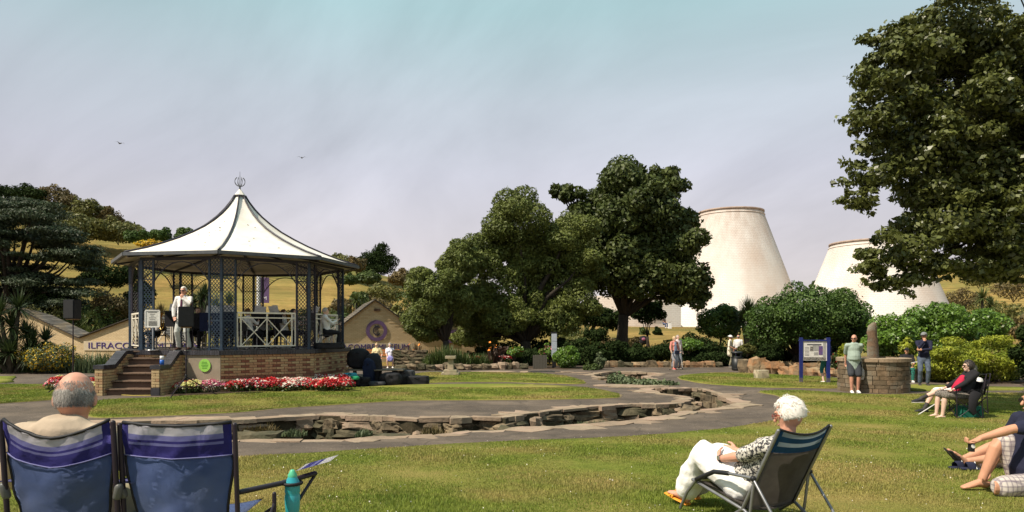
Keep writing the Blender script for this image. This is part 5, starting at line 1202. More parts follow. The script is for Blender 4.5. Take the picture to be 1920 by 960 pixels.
def person(name_lab, loc, rz, h=1.72, skin=S_fair, hair=None, hairstyle='short', top=None, sleeve=.55, bottom=None, bottom_len=1.0, shoe=None, shoe_kind='shoe', pose=None, girth=1.0, female=False, vox=.014, glasses=None, hat=None, group=None, collar=None, look=0.0, tilt=0.0, parent_extra=None, skirt=None, fine_hands=False, socks=None, top_wob=.006, cat='person'):
    """local frame: +X the person's left, -Y forwards, z from the ground; sizes for 1.75 m scaled by h"""
    p = dict(pel=(0, 0, .93), che=(0, -.005, 1.27), nek=(0, .01, 1.46), hd=(0, -.02, 1.60), wrL=(.25, -.08, .83), wrR=(-.25, -.08, .83), ehL=(.3, .6, 0), ehR=(-.3, .6, 0), anL=(.11, .0, .09), anR=(-.11, .0, .09), khL=(0.1, -1, 0), khR=(-.1, -1, 0), toeL=(.05, -1, 0), toeR=(-.05, -1, 0), curlL=.6, curlR=.6, hdL=None, hdR=None, side=(1, 0, 0))
    if pose: p.update(pose)
    s = h / 1.75; root = thing('person', name_lab, cat, loc, rz, group); root.scale = (s, s, s)
    g = girth; pel, che, nek, hd = V(p['pel']), V(p['che']), V(p['nek']), V(p['hd']); sd_ = V(p['side']).normalized(); up = (che - pel).normalized(); fw = sd_.cross(up) * -1
    fw = up.cross(sd_) * -1 if False else -(up.cross(sd_)) * -1
    fw = sd_.cross(up)  # with +X left and +Z up this gives -Y, forwards
    shw = (.165 if female else .185)
    sh = {q: che + up * .135 + sd_ * (shw * k_) for q, k_ in (('L', 1), ('R', -1))}; hp = {q: pel + sd_ * (.09 * k_) - up * .02 for q, k_ in (('L', 1), ('R', -1))}
    arm = {}; leg = {}
    for q in 'LR':
        arm[q] = ik(sh[q], p['wr' + q], .285, .255, p['eh' + q]); leg[q] = ik(hp[q], p['an' + q], .43, .43, p['kh' + q])
    def torso(bm, inf=0.0, lo=-.06, hi=1.0):
        wst = pel.lerp(che, .5)
        sec = [(pel - up * .07, .135, .10), (pel, .165, .115), (wst.lerp(pel, .4) + fw * .02 * g, .150 * (.5 + g / 2), .115 * g), (wst + fw * .015 * g, .140 * (.5 + g / 2), .112 * g), (che - up * .02, .155, .115), (che + up * .08, .165 if not female else .15, .105), (che + up * .15, .13, .08)]
        loft(bm, [a for a, _, _ in sec], [b + inf for _, b, _ in sec], [c + inf for _, _, c in sec], side=sd_, n=16)
        loft(bm, [sh['L'], sh['R']], [.056 + inf] * 2, n=10)
        if female: [ell(bm, che + fw * .085 + sd_ * (.07 * k_), (.062 + inf, .055 + inf, .06 + inf)) for k_ in (1, -1)]
    # ---- body: one continuous skin
    bm = BM(); torso(bm); loft(bm, [che + up * .15, nek, hd - V((0, 0, .06))], [.062, .054, .052], n=10)
    hy = Matrix.Rotation(look, 3, 'Z') @ Matrix.Rotation(tilt, 3, 'X'); hc = hd; HP = lambda x, y, z: hc + hy @ V((x, y, z))
    ell(bm, HP(0, .01, .02), (.076, .096, .105), hy, 16); loft(bm, [HP(0, -.03, -.03), HP(0, -.052, -.075)], [.058, .036], [.052, .032], n=12, side=hy @ V((1, 0, 0)))
    loft(bm, [HP(0, -.086, .022), HP(0, -.108, -.018)], [.009, .015], n=6); ell(bm, HP(0, -.092, -.052), (.022, .008, .008), hy, 8); ell(bm, HP(0, -.074, .040), (.056, .02, .012), hy, 8)
    for k_ in (1, -1): ell(bm, HP(.078 * k_, .012, .0), (.010, .02, .031), hy, 8)
    for q, k_ in (('L', 1), ('R', -1)):
        el, wr = arm[q]; loft(bm, [sh[q], sh[q].lerp(el, .4), el, el.lerp(wr, .3), wr], [.052 * (.6 + g * .4), .046 * (.6 + g * .4), .038, .040, .026], n=10)
        d = V(p['hd' + q]).normalized() if p['hd' + q] else (wr - el).normalized(); sdh = V(p.get('sd' + q, sd_)); sdh = (sdh - d * sdh.dot(d)).normalized(); nz = d.cross(sdh)
        if p.get('flip' + q): nz = -nz
        loft(bm, [wr, wr + d * .03, wr + d * .085], [.027, .038, .040], [.020, .018, .014], side=sdh, n=10); c_ = p['curl' + q]
        for i, (off, ln) in enumerate(((-.030, .062), (-.010, .076), (.011, .080), (.031, .072))):
            b0 = wr + d * .088 + sdh * off; d1 = (d * math.cos(c_ * .6) + nz * math.sin(c_ * .6)); d2 = (d * math.cos(c_ * 1.8) + nz * math.sin(c_ * 1.8)); k1 = b0 + d1 * ln * .55; loft(bm, [b0 - d * .01, k1, k1 + d2 * ln * .5], [.0095, .0088, .0072], n=6)
        th = wr + d * .03 + sdh * .034; loft(bm, [th, th + (d * .7 + sdh * .6 + nz * .3) * .042, th + (d * .9 + sdh * .35 + nz * .5) * .072], [.014, .0105, .009], n=6)
        kn, an = leg[q]; loft(bm, [hp[q], hp[q].lerp(kn, .5), kn, kn.lerp(an, .32), an.lerp(kn, .12), an], [.088 * (.7 + g * .3), .072 * (.7 + g * .3), .055, .056, .037, .036], n=12)
        tf = V(p['toe' + q]).normalized(); sf = tf.cross(V((0, 0, 1))); sf = sf.normalized() if sf.length > .1 else sd_; dn = sf.cross(tf); dn = dn if dn.z < 0 else -dn
        heel = an + dn * .045 - tf * .03; loft(bm, [heel, an + dn * .035 + tf * .04, an + dn * .055 + tf * .12, an + dn * .066 + tf * .17], [.033, .036, .043, .034], [.034, .032, .022, .014], side=sf, n=10)
        leg[q] = (kn, an, tf, sf, dn)
    voxel(bm, 'body', vox, skin, root, 2 if vox > .01 else 1)
    # ---- clothes follow the body
    if top:
        bm = BM(); torso(bm, .013)
        loft(bm, [che + up * .14, nek - up * .035], [.075, .066], n=10)
        if p.get('hem'): loft(bm, [pel + up * .05, pel - up * p['hem']], [.182, .192], [.142 * (.6 + .4 * g), .150 * (.6 + .4 * g)], side=sd_, n=16)
        for q in 'LR':
            el, wr = arm[q]
            if sleeve > 0:
                a_ = sh[q].lerp(el, min(sleeve * 2, 1)) if sleeve < .5 else el; pts = [sh[q], sh[q].lerp(a_, .5), a_]; rad = [.066, .062, .058]
                if sleeve > .5: b_ = el.lerp(wr, min(1, (sleeve - .5) * 2)); pts = [sh[q], sh[q].lerp(el, .5), el, b_]; rad = [.066, .057, .052, .040]
                loft(bm, pts, [x * (.8 + .2 * g) for x in rad], n=10)
        voxel(bm, 'shirt', max(vox, .010), top, root, 2, wob=top_wob)
    if bottom:
        bm = BM(); loft(bm, [pel - up * .09, pel + up * .02, pel + up * .07], [.165, .178, .165], [.122, .13, .12 * (.5 + .5 * g)], side=sd_, n=16)
        for q in 'LR':
            kn, an = leg[q][:2]; L_ = bottom_len
            if L_ <= 1: pts = [hp[q], hp[q].lerp(kn, L_ * .5), hp[q].lerp(kn, L_)]; rad = [.103, .094, .088]
            else: e_ = kn.lerp(an, min(1, L_ - 1)); pts = [hp[q], hp[q].lerp(kn, .5), kn, kn.lerp(e_, .5), e_]; rad = [.103, .086, .072, .066, .058]
            loft(bm, pts, [x * (.75 + .25 * g) for x in rad], n=12)
        voxel(bm, 'trousers' if bottom_len > 1 else 'shorts', max(vox, .010), bottom, root, 2, wob=top_wob)
    if skirt:
        sm, drop, flare = skirt; bm = BM(); kl, kr = leg['L'][0], leg['R'][0]; al, ar = leg['L'][1], leg['R'][1]; mk = (kl + kr) / 2; ma = (al + ar) / 2; e_ = mk.lerp(ma, drop)
        loft(bm, [pel + up * .1, pel, (pel + mk) / 2, mk + (mk - pel).normalized() * .02, e_], [.155, .18, .19 * flare, .18 * flare, .17 * flare], [.13, .135, .13 * flare, .11 * flare, .12 * flare], side=sd_, n=18)
        voxel(bm, 'skirt', max(vox, .010), sm, root, 3, wob=.014, wsc=5)
    for q in 'LR':
        kn, an, tf, sf, dn = leg[q]
        if socks: bm = BM(); loft(bm, [an.lerp(kn, .30), an, an + dn * .03 + tf * .03], [.044, .042, .042], n=10); obj('sock', bm, socks, root, True)
        if not shoe: continue
        bm = BM()
        if shoe_kind == 'shoe':
            heel = an + dn * .045 - tf * .035; loft(bm, [heel, an + dn * .035 + tf * .04, an + dn * .052 + tf * .12, an + dn * .062 + tf * .19], [.042, .043, .050, .040], [.044, .040, .030, .020], side=sf, n=12); so_ = obj('shoe', bm, shoe, root, True)
            bm = BM(); loft(bm, [an + dn * .085 - tf * .04, an + dn * .088 + tf * .08, an + dn * .088 + tf * .19], [.045, .050, .044], [.012, .012, .012], side=sf, n=12); obj('sole', bm, plain('pale_sole', (.6, .57, .5)), so_, True)
        else:
            loft(bm, [an + dn * .086 - tf * .05, an + dn * .088 + tf * .08, an + dn * .088 + tf * .20], [.036, .044, .040], [.009] * 3, side=sf, n=12)
            for t0, t1 in ((.13, .05), (.10, .12)): loft(bm, [an + dn * .075 + tf * t1 + sf * .043, an + dn * .028 + tf * (t0 + t1) / 2, an + dn * .075 + tf * t0 - sf * .043], [.010] * 3, [.006] * 3, n=6)
            if p.get('strap', 1): loft(bm, [an + dn * .06 - tf * .03 + sf * .036, an + dn * .01 - tf * .042, an + dn * .06 - tf * .03 - sf * .036], .007, n=5)
            obj('sandal', bm, shoe, root, True)
    # ---- hair
    if hair and hairstyle != 'bald':
        bm = BM(); bmesh.ops.create_icosphere(bm, subdivisions=4, radius=1.0); long_ = hairstyle in ('bob', 'long')
        for v_ in bm.verts:
            c = v_.co.copy(); face = c.y < -.28 and c.z < .50 + .25 * abs(c.x); low = c.z < (-.75 if long_ else -.16 if hairstyle == 'fringe' else -.30 if hairstyle != 'fluffy' else -.42) ; crown = hairstyle == 'fringe' and (c.z > .40 - .25 * (c.y < 0) or c.y < -.15)
            k_ = 1.0 + .05 * noise.noise(c * 4) + .03 * noise.noise(c * 11); r_ = V((.086, .108, .114)) if hairstyle not in ('fluffy', 'bob', 'long') else V((.095, .118, .124))
            if hairstyle == 'fringe': r_ = V((.0785, .099, .107))
            if face or low or crown: k_ *= .80 if not long_ else .80
            v_.co = HP(c.x * r_.x * k_, .012 + c.y * r_.y * k_, .022 + c.z * r_.z * k_)
        obj('hair', bm, hair, root, True)
        if hairstyle == 'long': bm = BM(); loft(bm, [HP(0, .06, .02), HP(0, .085, -.10), HP(0, .08, -.18)], [.075, .07, .045], [.05, .04, .03], n=10, side=sd_); obj('hair_length', bm, hair, root, True)
        if hairstyle in ('fluffy', 'bob', 'short') and vox <= .010:
            n = 1500; P_, D_ = clump_points([((0, .012, .03), (.094, .114, .118))], n, .1); Q = []
            for a, d in zip(P_, D_):
                if (d[1] < -.3 and d[2] < .45) or d[2] < -.35: continue
                Q.append((a, d))
            vs, fs = [], []
            for a, d in Q:
                a = V(a); d = V(d); fl = (V((0, .3, -.6)) + V((RNG.normal(0, .3), RNG.normal(0, .3), RNG.normal(0, .3)))).normalized(); fl = (fl - d * fl.dot(d) * .8).normalized(); s2 = fl.cross(d).normalized() * .0035; k = len(vs); e1 = a + fl * .03 + d * .004
                vs += [tuple(HP(*(a - s2))), tuple(HP(*(a + s2))), tuple(HP(*e1))]; fs.append((k, k + 1, k + 2))
            tag(mesh_np('hair_strands', np.array(vs), np.array(fs), hair, root), kind='stuff')
    eyem = plain('eye_dark', (.03, .02, .015), .3)
    bm = BM(); [ell(bm, HP(.032 * k_, -.083, .016), (.012, .007, .007), hy, 8) for k_ in (1, -1)]; obj('eyes', bm, eyem, root, True)
    if glasses:
        bm = BM()
        for k_ in (1, -1):
            loft(bm, [HP(.034 * k_, -.094, .014), HP(.034 * k_, -.098, .014)], [.026, .026], [.018, .018], side=hy @ V((1, 0, 0)), n=12, cap='flat'); bar(bm, HP(.06 * k_, -.092, .02), HP(.08 * k_, .01, .016), .006)
        bar(bm, HP(.012, -.1, .02), HP(-.012, -.1, .02), .006); obj('glasses', bm, glasses, root)
    if hat:
        hm, kind = hat; bm = BM(); bmesh.ops.create_icosphere(bm, subdivisions=3, radius=1.0)
        for v_ in bm.verts: c = v_.co.copy(); z = max(c.z, -.02); v_.co = HP(c.x * .092, .012 + c.y * .115, .055 + z * .09)
        if kind == 'cap': loft(bm, [HP(0, -.09, .058), HP(0, -.15, .048)], [.07, .055], [.008, .006], side=hy @ V((1, 0, 0)), n=12)
        else: loft(bm, [HP(0, .01, .052), HP(0, .01, .060)], [.15, .14], [.165, .155], side=hy @ V((1, 0, 0)), n=20, cap='flat')
        obj('hat', bm, hm, root, True)
    root['_'] = 0; del root['_']
    return root, dict(HP=HP, arm=arm, leg=leg, pel=pel, che=che, nek=nek, fw=fw, up=up, sd=sd_)
def sitp(seat=.45, rec=.06, foot=.42, **k):
    d = dict(pel=(0, 0, seat + .09), che=(0, rec, seat + .42), nek=(0, rec * 1.4, seat + .61), hd=(0, rec * 1.4 - .02, seat + .75), wrL=(.14, -.30, seat + .17), wrR=(-.14, -.30, seat + .17), ehL=(.6, .4, -.5), ehR=(-.6, .4, -.5), anL=(.13, -foot - .02, .09), anR=(-.13, -foot - .02, .09), khL=(.1, -.4, 1), khR=(-.1, -.4, 1)); d.update(k); return d
G_dark = plain('dark_lens', (.015, .013, .012), .15, spec=.6); G_red = plain('red_frame', (.30, .04, .03), .3)
H_grey = mat('grey_hair', (.42, .39, .35), (.28, .26, .24), 40., .6); H_white = mat('white_hair', (.82, .78, .72), (.66, .61, .55), 40., .6); H_dark = mat('dark_hair', (.035, .028, .024), (.07, .06, .055), 30., .5); H_brown = mat('brown_hair', (.14, .07, .035), (.09, .045, .02), 30., .5); H_blond = mat('blonde_hair', (.62, .45, .25), (.5, .35, .18), 30., .5)
T_white = cloth('white_shirt_cloth', (.80, .77, .74)); T_black = cloth('black_cloth', (.018, .017, .02)); T_navy = cloth('navy_cloth', (.018, .02, .045))
# ---- singer on the bandstand, microphone at his mouth
M_blk = plain('black_plastic', (.016, .016, .018), .5); M_steel = plain('steel_tube', (.30, .30, .31), .35, metal=.8); M_chrome = plain('dull_chrome', (.55, .55, .55), .3, metal=.8)
pS = at(345, 650, 20.85); pS.z = STG
sg, q = person('man in white shirt and purple tie singing into a microphone on the bandstand', pS, R(-4), 1.94, S_ruddy, H_white, 'short', T_white, .95, cloth('pale_grey_trousers', (.50, .50, .46)), 1.95, plain('brown_shoe', (.06, .03, .02), .4), pose=dict(wrL=(.08, -.23, 1.40), ehL=(1, .1, -.7), wrR=(-.22, -.12, .90), ehR=(-1, .5, 0), anL=(.15, 0, .09), anR=(-.14, 0, .09), hdL=(-.35, -.1, .9), curlL=1.3, hdR=(.5, -.3, -.7)), glasses=G_dark, girth=1.12, vox=.012)
bm = BM(); loft(bm, [(0, -.085, 1.44), (0, -.135, 1.36), (0, -.145, 1.20), (0, -.14, 1.02)], [.018, .022, .030, .036], [.008, .008, .007, .006], side=(1, 0, 0), n=8); obj('tie', bm, plain('purple_tie', (.10, .02, .06)), sg, True)
mic = thing('microphone', 'microphone with silver head held to the singer’s mouth', 'microphone', (pS.x, pS.y, pS.z), R(-4)); bm = BM(); loft(bm, [(.06, -.27, 1.50), (.03, -.20, 1.61)], [.014, .017], n=8); obj('handle', bm, M_blk, mic, True); bm = BM(); ell(bm, (.022, -.185, 1.635), (.03, .03, .032)); obj('head', bm, M_chrome, mic)
# ---- the band, seated
Bk = 'seated brass band players'
bandp = [ # px, Y, rot, hair, style, top, label
 (292, 22.9, R(-15), H_brown, 'bob', T_white, 'brown-haired player with face half hidden behind the notice frame', True),
 (371, 23.2, R(10), H_brown, 'short', T_black, 'dark-clad player behind the loudspeaker beside the singer', False),
 (412, 23.4, R(30), H_dark, 'short', T_white, 'white-shirted player just behind the front lattice column', False),
 (466, 22.6, R(150), H_brown, 'bob', T_white, 'player in bright white shirt at the left end of the rail', True),
 (494, 24.2, R(20), H_brown, 'short', cloth('grey_shirt_cloth', (.35, .36, .38)), 'grey-shirted player in the shade beyond the rail', False),
 (533, 23.6, R(80), H_brown, 'bob', T_white, 'auburn-haired player in white with a gold instrument', True),
 (552, 24.4, R(95), H_dark, 'short', T_white, 'black-haired player in white next to the right lattice column', False),
 (612, 23.3, R(110), H_grey, 'short', T_white, 'grey-haired player in white behind the right-hand rail', False),
 (436, 25.6, R(0), H_dark, 'short', T_black, 'dark figure at the back of the stage behind the music stands', False),
 (520, 25.8, R(-5), H_dark, 'short', T_black, 'dark figure at the back right of the stage', False)]
M_gold = plain('brass', (.62, .40, .12), .25, metal=.9)
for i, (px, Y, rz, hr, hs, tp, lab, fem) in enumerate(bandp):
    c = at(px, 600, Y); pr = (c.x, c.y, STG)
    ch = thing('band_chair', ('chair of the ' + lab)[:110].replace(' with face half hidden', ''), 'chair', pr, rz, 'chairs of the band'); bm = BM()
    box(bm, (0, .02, .44), (.42, .42, .04)); obj('seat', bm, M_blk, ch); bm = BM(); box(bm, (0, .24, .72), (.42, .03, .28)); obj('backrest', bm, M_blk, ch)
    for x_ in (-.19, .19):
        for y_ in (-.17, .22): bm = BM(); bar(bm, (x_, y_, 0), (x_, y_, .43 if y_ < 0 else .86), .025); obj('leg', bm, M_steel, ch)
    person(lab, pr, rz, 1.70 if fem else 1.78, S_fair, hr, hs, tp, .9 if i % 2 else .6, T_black, 1.95, plain('black_shoe', (.02, .02, .02), .4), pose=sitp(.47, .03, .36, wrL=(.08, -.34, .80), wrR=(-.08, -.34, .92)), female=fem, vox=.02, group=Bk, hat=None)
def horn(label, px, Y, z, rz, s=1.0):
    c = at(px, 600, Y); t = thing('brass_horn', label, 'instrument', (c.x, c.y, z), rz, 'brass instruments')
    bm = BM(); loft(bm, [(0, 0, .0), (0, 0, .22), (.02, 0, .38), (.03, 0, .46)], [.03 * s, .05 * s, .09 * s, .15 * s], n=14, cap='open'); g_ = bmesh.ops.solidify(bm, geom=bm.faces[:], thickness=.006); obj('bell', bm, M_gold, t, True)
    bm = BM(); loft(bm, [(.0, 0, .02), (.06, .0, -.10), (.14, .02, -.02), (.13, .03, .2), (.10, -.06, .28), (.07, -.16, .30)], [.026, .022, .018, .014, .012, .012], n=8); [loft(bm, [(.05, -.03 + .03 * i, .02), (.05, -.03 + .03 * i, .22)], .014, n=8) for i in range(3)]; obj('tubing', bm, M_gold, t, True)
horn('gold brass horn held by the auburn-haired player behind the rail', 541, 23.25, STG + .72, R(80)); horn('brass horn in the shade behind the front lattice column', 421, 23.1, STG + .75, R(20)); horn('brass horn of the player behind the notice frame', 299, 22.6, STG + .72, R(-15), .8)
# ---- blonde child behind the side wall
person('blonde child whose head shows above the wall left of the steps', (-14.0, 24.9, 0), R(150), 1.12, S_fair, H_blond, 'long', cloth('pink_child_top', (.6, .3, .3)), .4, T_navy, .5, plain('child_shoe', (.5, .1, .1)), vox=.02)
# ---- two seated women right of the bandstand
for px, lab, tp, sk, hr, gl in ((706, 'woman in pale yellow top and dark glasses behind the black cases', cloth('pale_yellow_cloth', (.72, .60, .34)), cloth('beige_skirt', (.45, .36, .26)), H_blond, G_dark), (731, 'woman in white top and blue patterned skirt seated by the stone wall', cloth('lilac_white_cloth', (.78, .74, .80)), mat('blue_pattern_skirt', (.10, .10, .42), (.55, .5, .65), 60., .9, lo=.5, hi=.55), H_grey, None)):
    c = P(px, 690); person(lab, (c.x, c.y, c.z), R(12 if px > 720 else -4), 1.62, S_fair, hr, 'bob' if px < 720 else 'fluffy', tp, .42, None, 1, plain('white_shoe', (.75, .72, .66)), pose=sitp(.46, .04, .38, wrL=(.26, -.08, .56)), female=True, skirt=(sk, .12, 1.0), girth=1.25, vox=.016, glasses=gl)
# ---- pair on the path, one with crutches
c = P(1264, 693); pk = cloth('coral_cardigan', (.62, .24, .19))
cr_, q = person('woman in coral cardigan and long grey dress walking with two crutches', c, R(20), 1.60, S_fair, H_blond, 'bob', pk, .75, None, 1, plain('coral_shoe', (.62, .14, .12)), pose=dict(wrL=(.27, -.10, .92), wrR=(-.30, -.20, .93), anL=(.09, .08, .09), anR=(-.10, -.10, .09), hdL=(0, -.7, -.6), hdR=(0, -.7, -.6), curlL=1.2, curlR=1.2), female=True, skirt=(mat('grey_print_dress', (.36, .36, .38), (.18, .18, .2), 40., .9), .75, 1.05), girth=1.2, vox=.014)
bm = BM(); loft(bm, [(0, -.11, 1.42), (0, -.14, 1.2), (0, -.15, .98), (0, -.14, .75)], [.06, .085, .10, .12], [.03] * 4, side=(1, 0, 0), n=10); obj('dress_front', bm, cloth('blue_grey_cloth', (.22, .27, .36)), cr_, True)
bm = BM(); box(bm, (.06, -.20, .90), (.26, .09, .18)); bmesh.ops.bevel(bm, geom=bm.edges, offset=.02, segments=2, affect='EDGES'); obj('waist_bag', bm, T_navy, cr_)
for (a0, a1, lab) in (((-.30, -.26, .90), (-.52, -.45, .02), 'bronze coloured walking crutch planted to the left of the woman in coral'), ((.27, -.16, .90), (.33, -.20, .02), 'white walking crutch on the right side of the woman in coral')):
    t = thing('crutch', lab, 'crutch', c, R(20), 'pair of crutches'); bm = BM(); loft(bm, [a1, a0], .014, n=6); loft(bm, [a0, (a0[0] * .96, a0[1] + .05, a0[2] + .28)], .012, n=6); obj('shaft', bm, plain('white_tube', (.75, .73, .7)) if 'white' in lab else plain('bronze_tube', (.30, .20, .10)), t, True)
    bm = BM(); loft(bm, [a0, (a0[0], a0[1] - .12, a0[2] + .01)], .018, n=6); obj('grip', bm, M_blk, t, True); bm = BM(); loft(bm, [V(a1) + V((0, 0, .03)), a1], .022, n=6); obj('ferrule', bm, M_blk, t)
c2 = P(1275, 691.5); c2.y += .5; person('grey-haired person in pink and white walking just behind the woman with crutches', c2, R(25), 1.66, S_fair, H_grey, 'short', cloth('pink_white_cloth', (.78, .60, .58)), .45, cloth('grey_blue_trousers', (.25, .27, .30)), 1.9, plain('dark_shoe', (.05, .04, .04)), vox=.016)
# ---- two by the bin
c = P(1369, 688); person('man in white sun hat and cream shirt turned towards the litter bin', c, R(60), 1.64, S_tan, H_grey, 'short', cloth('cream_shirt', (.80, .72, .56)), .48, cloth('khaki_trousers', (.28, .25, .16)), 1.9, plain('black_shoe', (.02, .02, .02), .4), hat=(plain('white_hat', (.85, .84, .8)), 'sun'), pose=dict(hem=.22, wrL=(.18, -.22, 1.02), wrR=(-.18, -.22, 1.02)), girth=1.15, vox=.014, tilt=R(12))
c = P(1389, 688); c.y += .4; person('red-faced man in white shirt behind the juniper and litter bin', c, R(150), 1.66, S_ruddy, H_grey, 'fringe', T_white, .5, T_navy, 1.9, plain('black_shoe', (.02, .02, .02), .4), vox=.016)
# ---- on the far bench, and the walker on the hill
c = onT(1243, 77); bn = thing('park_bench', 'weathered wooden bench on the far grass before the white cones', 'bench', onT(1232, 77), R(-8)); M_teak = plain('grey_teak', (.16, .13, .09))
for i in range(3): bm = BM(); box(bm, (0, -.16 + i * .16, .45), (1.9, .13, .03)); obj('seat_slat', bm, M_teak, bn)
for i in range(4): bm = BM(); box(bm, (0, .26, .58 + i * .12), (1.9, .03, .07)); obj('back_slat', bm, M_teak, bn)
for x_ in (-.92, .92):
    for y_ in (-.24, .26): bm = BM(); box(bm, (x_, y_, .33 if y_ < 0 else .5), (.07, .07, .66 if y_ < 0 else 1.0)); obj('leg', bm, M_teak, bn)
    bm = BM(); box(bm, (x_, 0, .67), (.08, .56, .04)); obj('armrest', bm, M_teak, bn)
person('person in dark top and blue jeans sitting at the right end of the far bench', (c.x + .1, c.y - .05, c.z), R(25), 1.70, S_tan, H_dark, 'short', cloth('brown_top', (.10, .07, .06)), .4, cloth('blue_jeans_cloth', (.10, .14, .26)), 1.9, plain('white_shoe', (.75, .72, .66)), pose=sitp(.46, .04, .44), vox=.03)
c = onT(1256, 76); t = thing('shopping_bag', 'small white and dark bag standing beside the far bench', 'bag', c); bm = BM(); box(bm, (0, 0, .3), (.35, .25, .6), taper=.8); obj('bag_body', bm, T_white, t); bm = BM(); loft(bm, [(-.1, 0, .58), (0, 0, .72), (.1, 0, .58)], .015, n=6); obj('handle', bm, T_black, t)
c = onT(703, 88); person('tiny figure in a blue top walking on the hill below the pine', (c.x, c.y, c.z + .5), R(-60), 1.75, S_fair, H_grey, 'short', cloth('bright_blue_cloth', (.08, .16, .5)), .45, cloth('khaki_shorts', (.4, .33, .22)), .9, plain('dark_shoe', (.05, .04, .04)), vox=.035, pose=dict(anL=(.1, -.25, .09), anR=(-.1, .2, .12)))
# ---- behind the information board: only legs show
c = P(1549, 718.5); person('woman in teal cropped trousers standing behind the information board', c, R(190), 1.58, S_pale, H_dark, 'bob', T_navy, .6, cloth('teal_cloth', (.03, .16, .17)), 1.25, plain('white_shoe', (.75, .72, .66)), female=True, girth=1.15, vox=.014)
# ---- man in the grey-green shirt by the well
c = P(1601, 737); g_, q = person('bald man in pale green shirt, dark shorts and sunglasses leaning at the stone well', c, R(-14), 1.74, S_ruddy, None, 'bald', cloth('pale_green_shirt', (.34, .42, .36)), .47, cloth('charcoal_shorts', (.045, .05, .058)), .88, plain('white_trainer', (.85, .83, .8)), pose=dict(hem=.19, wrL=(.16, .20, .94), wrR=(-.18, .20, .92), ehL=(.25, 1, 0), ehR=(-.25, 1, 0), anL=(.10, -.03, .09), anR=(-.08, -.10, .09), pel=(0, .03, .93)), girth=1.45, glasses=G_dark, vox=.011, look=R(-25))
bg_ = thing('carrier_bag', 'white plastic carrier bag hanging from the hand of the bald man', 'bag', (c.x + .25, c.y + .02, c.z + .42)); bm = BM()
loft(bm, [(0, 0, .02), (0, 0, .12), (0, 0, .25), (.0, 0, .32)], [.10, .115, .07, .03], [.06, .07, .05, .02], n=14); [setattr(v_, 'co', v_.co + V((noise.noise(v_.co * 20), noise.noise(v_.co * 20 + V((3, 3, 3))), 0)) * .02) for v_ in bm.verts]; obj('bag_body', bm, mat('thin_plastic', (.72, .70, .68), (.5, .49, .47), 20., .4, trans=.3), bg_, True)
bm = BM(); loft(bm, [(-.02, 0, .32), (-.03, 0, .55)], [.012, .012], [.004, .004], n=6); loft(bm, [(.02, 0, .32), (-.01, 0, .55)], [.012, .012], [.004, .004], n=6); obj('handle', bm, T_white, bg_)
# ---- man with the cap, arms folded, hand at chin
c = P(1732, 724); person('man in dark navy jumper, jeans and grey cap with his hand at his chin', c, R(-22), 1.80, S_tan, H_grey, 'short', T_navy, .97, mat('faded_denim', (.12, .15, .20), (.06, .08, .12), 14., .9), 1.9, plain('dark_shoe', (.05, .04, .04)), pose=dict(wrR=(-.02, -.22, 1.44), ehR=(-.5, -.5, -1), wrL=(-.08, -.25, 1.17), ehL=(1, -.2, -.4), hdR=(.1, .3, 1), curlR=1.0, hdL=(-1, 0, .1)), glasses=G_dark, hat=(plain('grey_cap', (.22, .23, .23)), 'cap'), vox=.012, look=R(-25))
# ---- person low down between the well and him
c = P(1700, 716); t = thing('low_bench', 'dark low bench behind the well, mostly hidden', 'bench', (c.x, c.y, c.z)); bm = BM(); box(bm, (0, .1, .42), (1.2, .4, .05)); obj('seat', bm, M_teak, t)
for x_ in (-.5, .5): bm = BM(); box(bm, (x_, .1, .2), (.06, .36, .4)); obj('leg', bm, M_teak, t)
person('seated person in black cap and green trousers between the well and the man in jeans', c, R(-20), 1.62, S_tan, H_dark, 'short', T_black, .5, mat('green_pattern_cloth', (.03, .22, .15), (.02, .05, .06), 25., .9, lo=.48, hi=.52), 1.95, plain('white_shoe', (.75, .72, .66)), pose=sitp(.44, .0, .40, wrR=(-.1, -.34, .66)), hat=(T_black, 'cap'), vox=.016)
t = thing('newspaper', 'white folded paper held by the seated person in green trousers', 'paper', (c.x - .02, c.y - .32, .70), R(-20)); bm = BM(); box(bm, (-.09, 0, 0), (.2, .14, .006), Matrix.Rotation(R(20), 3, 'Y')); box(bm, (.1, 0, .02), (.2, .14, .006), Matrix.Rotation(R(-12), 3, 'Y')); obj('page', bm, T_white, t)

# ---- camp chairs
M_navyw = plain('navy_sleeve', (.045, .04, .22), .75, bump=.002); M_stl = mat('steel_blue_fabric', (.16, .22, .42), (.10, .145, .31), 3.0, .75, bump=.004, bscale=9, trans=.35, c3=(.17, .21, .34), scale3=1.8)
M_wfab = mat('white_fabric', (.62, .60, .62), (.50, .49, .54), 5., .8, trans=.3, bump=.003, bscale=14); M_lil = mat('lilac_fabric', (.27, .27, .52), (.22, .22, .45), 5., .8, trans=.3); M_trim = plain('black_trim', (.015, .014, .016), .6); M_tubeb = plain('black_tube', (.025, .018, .024), .35)
def fabric(name, f, nu, nv, mats, parent, idx=None, thick=.004):
    """a sheet given by f(u,v), with real thickness"""
    bm = BM(); g_ = [[bm.verts.new(f(i / nu, j / nv)) for i in range(nu + 1)] for j in range(nv + 1)]
    for j in range(nv):
        for i in range(nu):
            q = bm.faces.new((g_[j][i], g_[j][i + 1], g_[j + 1][i + 1], g_[j + 1][i])); q.smooth = True
            if idx: q.material_index = idx((i + .5) / nu, (j + .5) / nv)
    bmesh.ops.solidify(bm, geom=bm.faces[:], thickness=thick); me = bpy.data.meshes.new(name); bm.to_mesh(me); bm.free()
    for m in mats: me.materials.append(m)
    return link(name, me, parent)
STR = [M_wfab, M_lil, M_navyw]
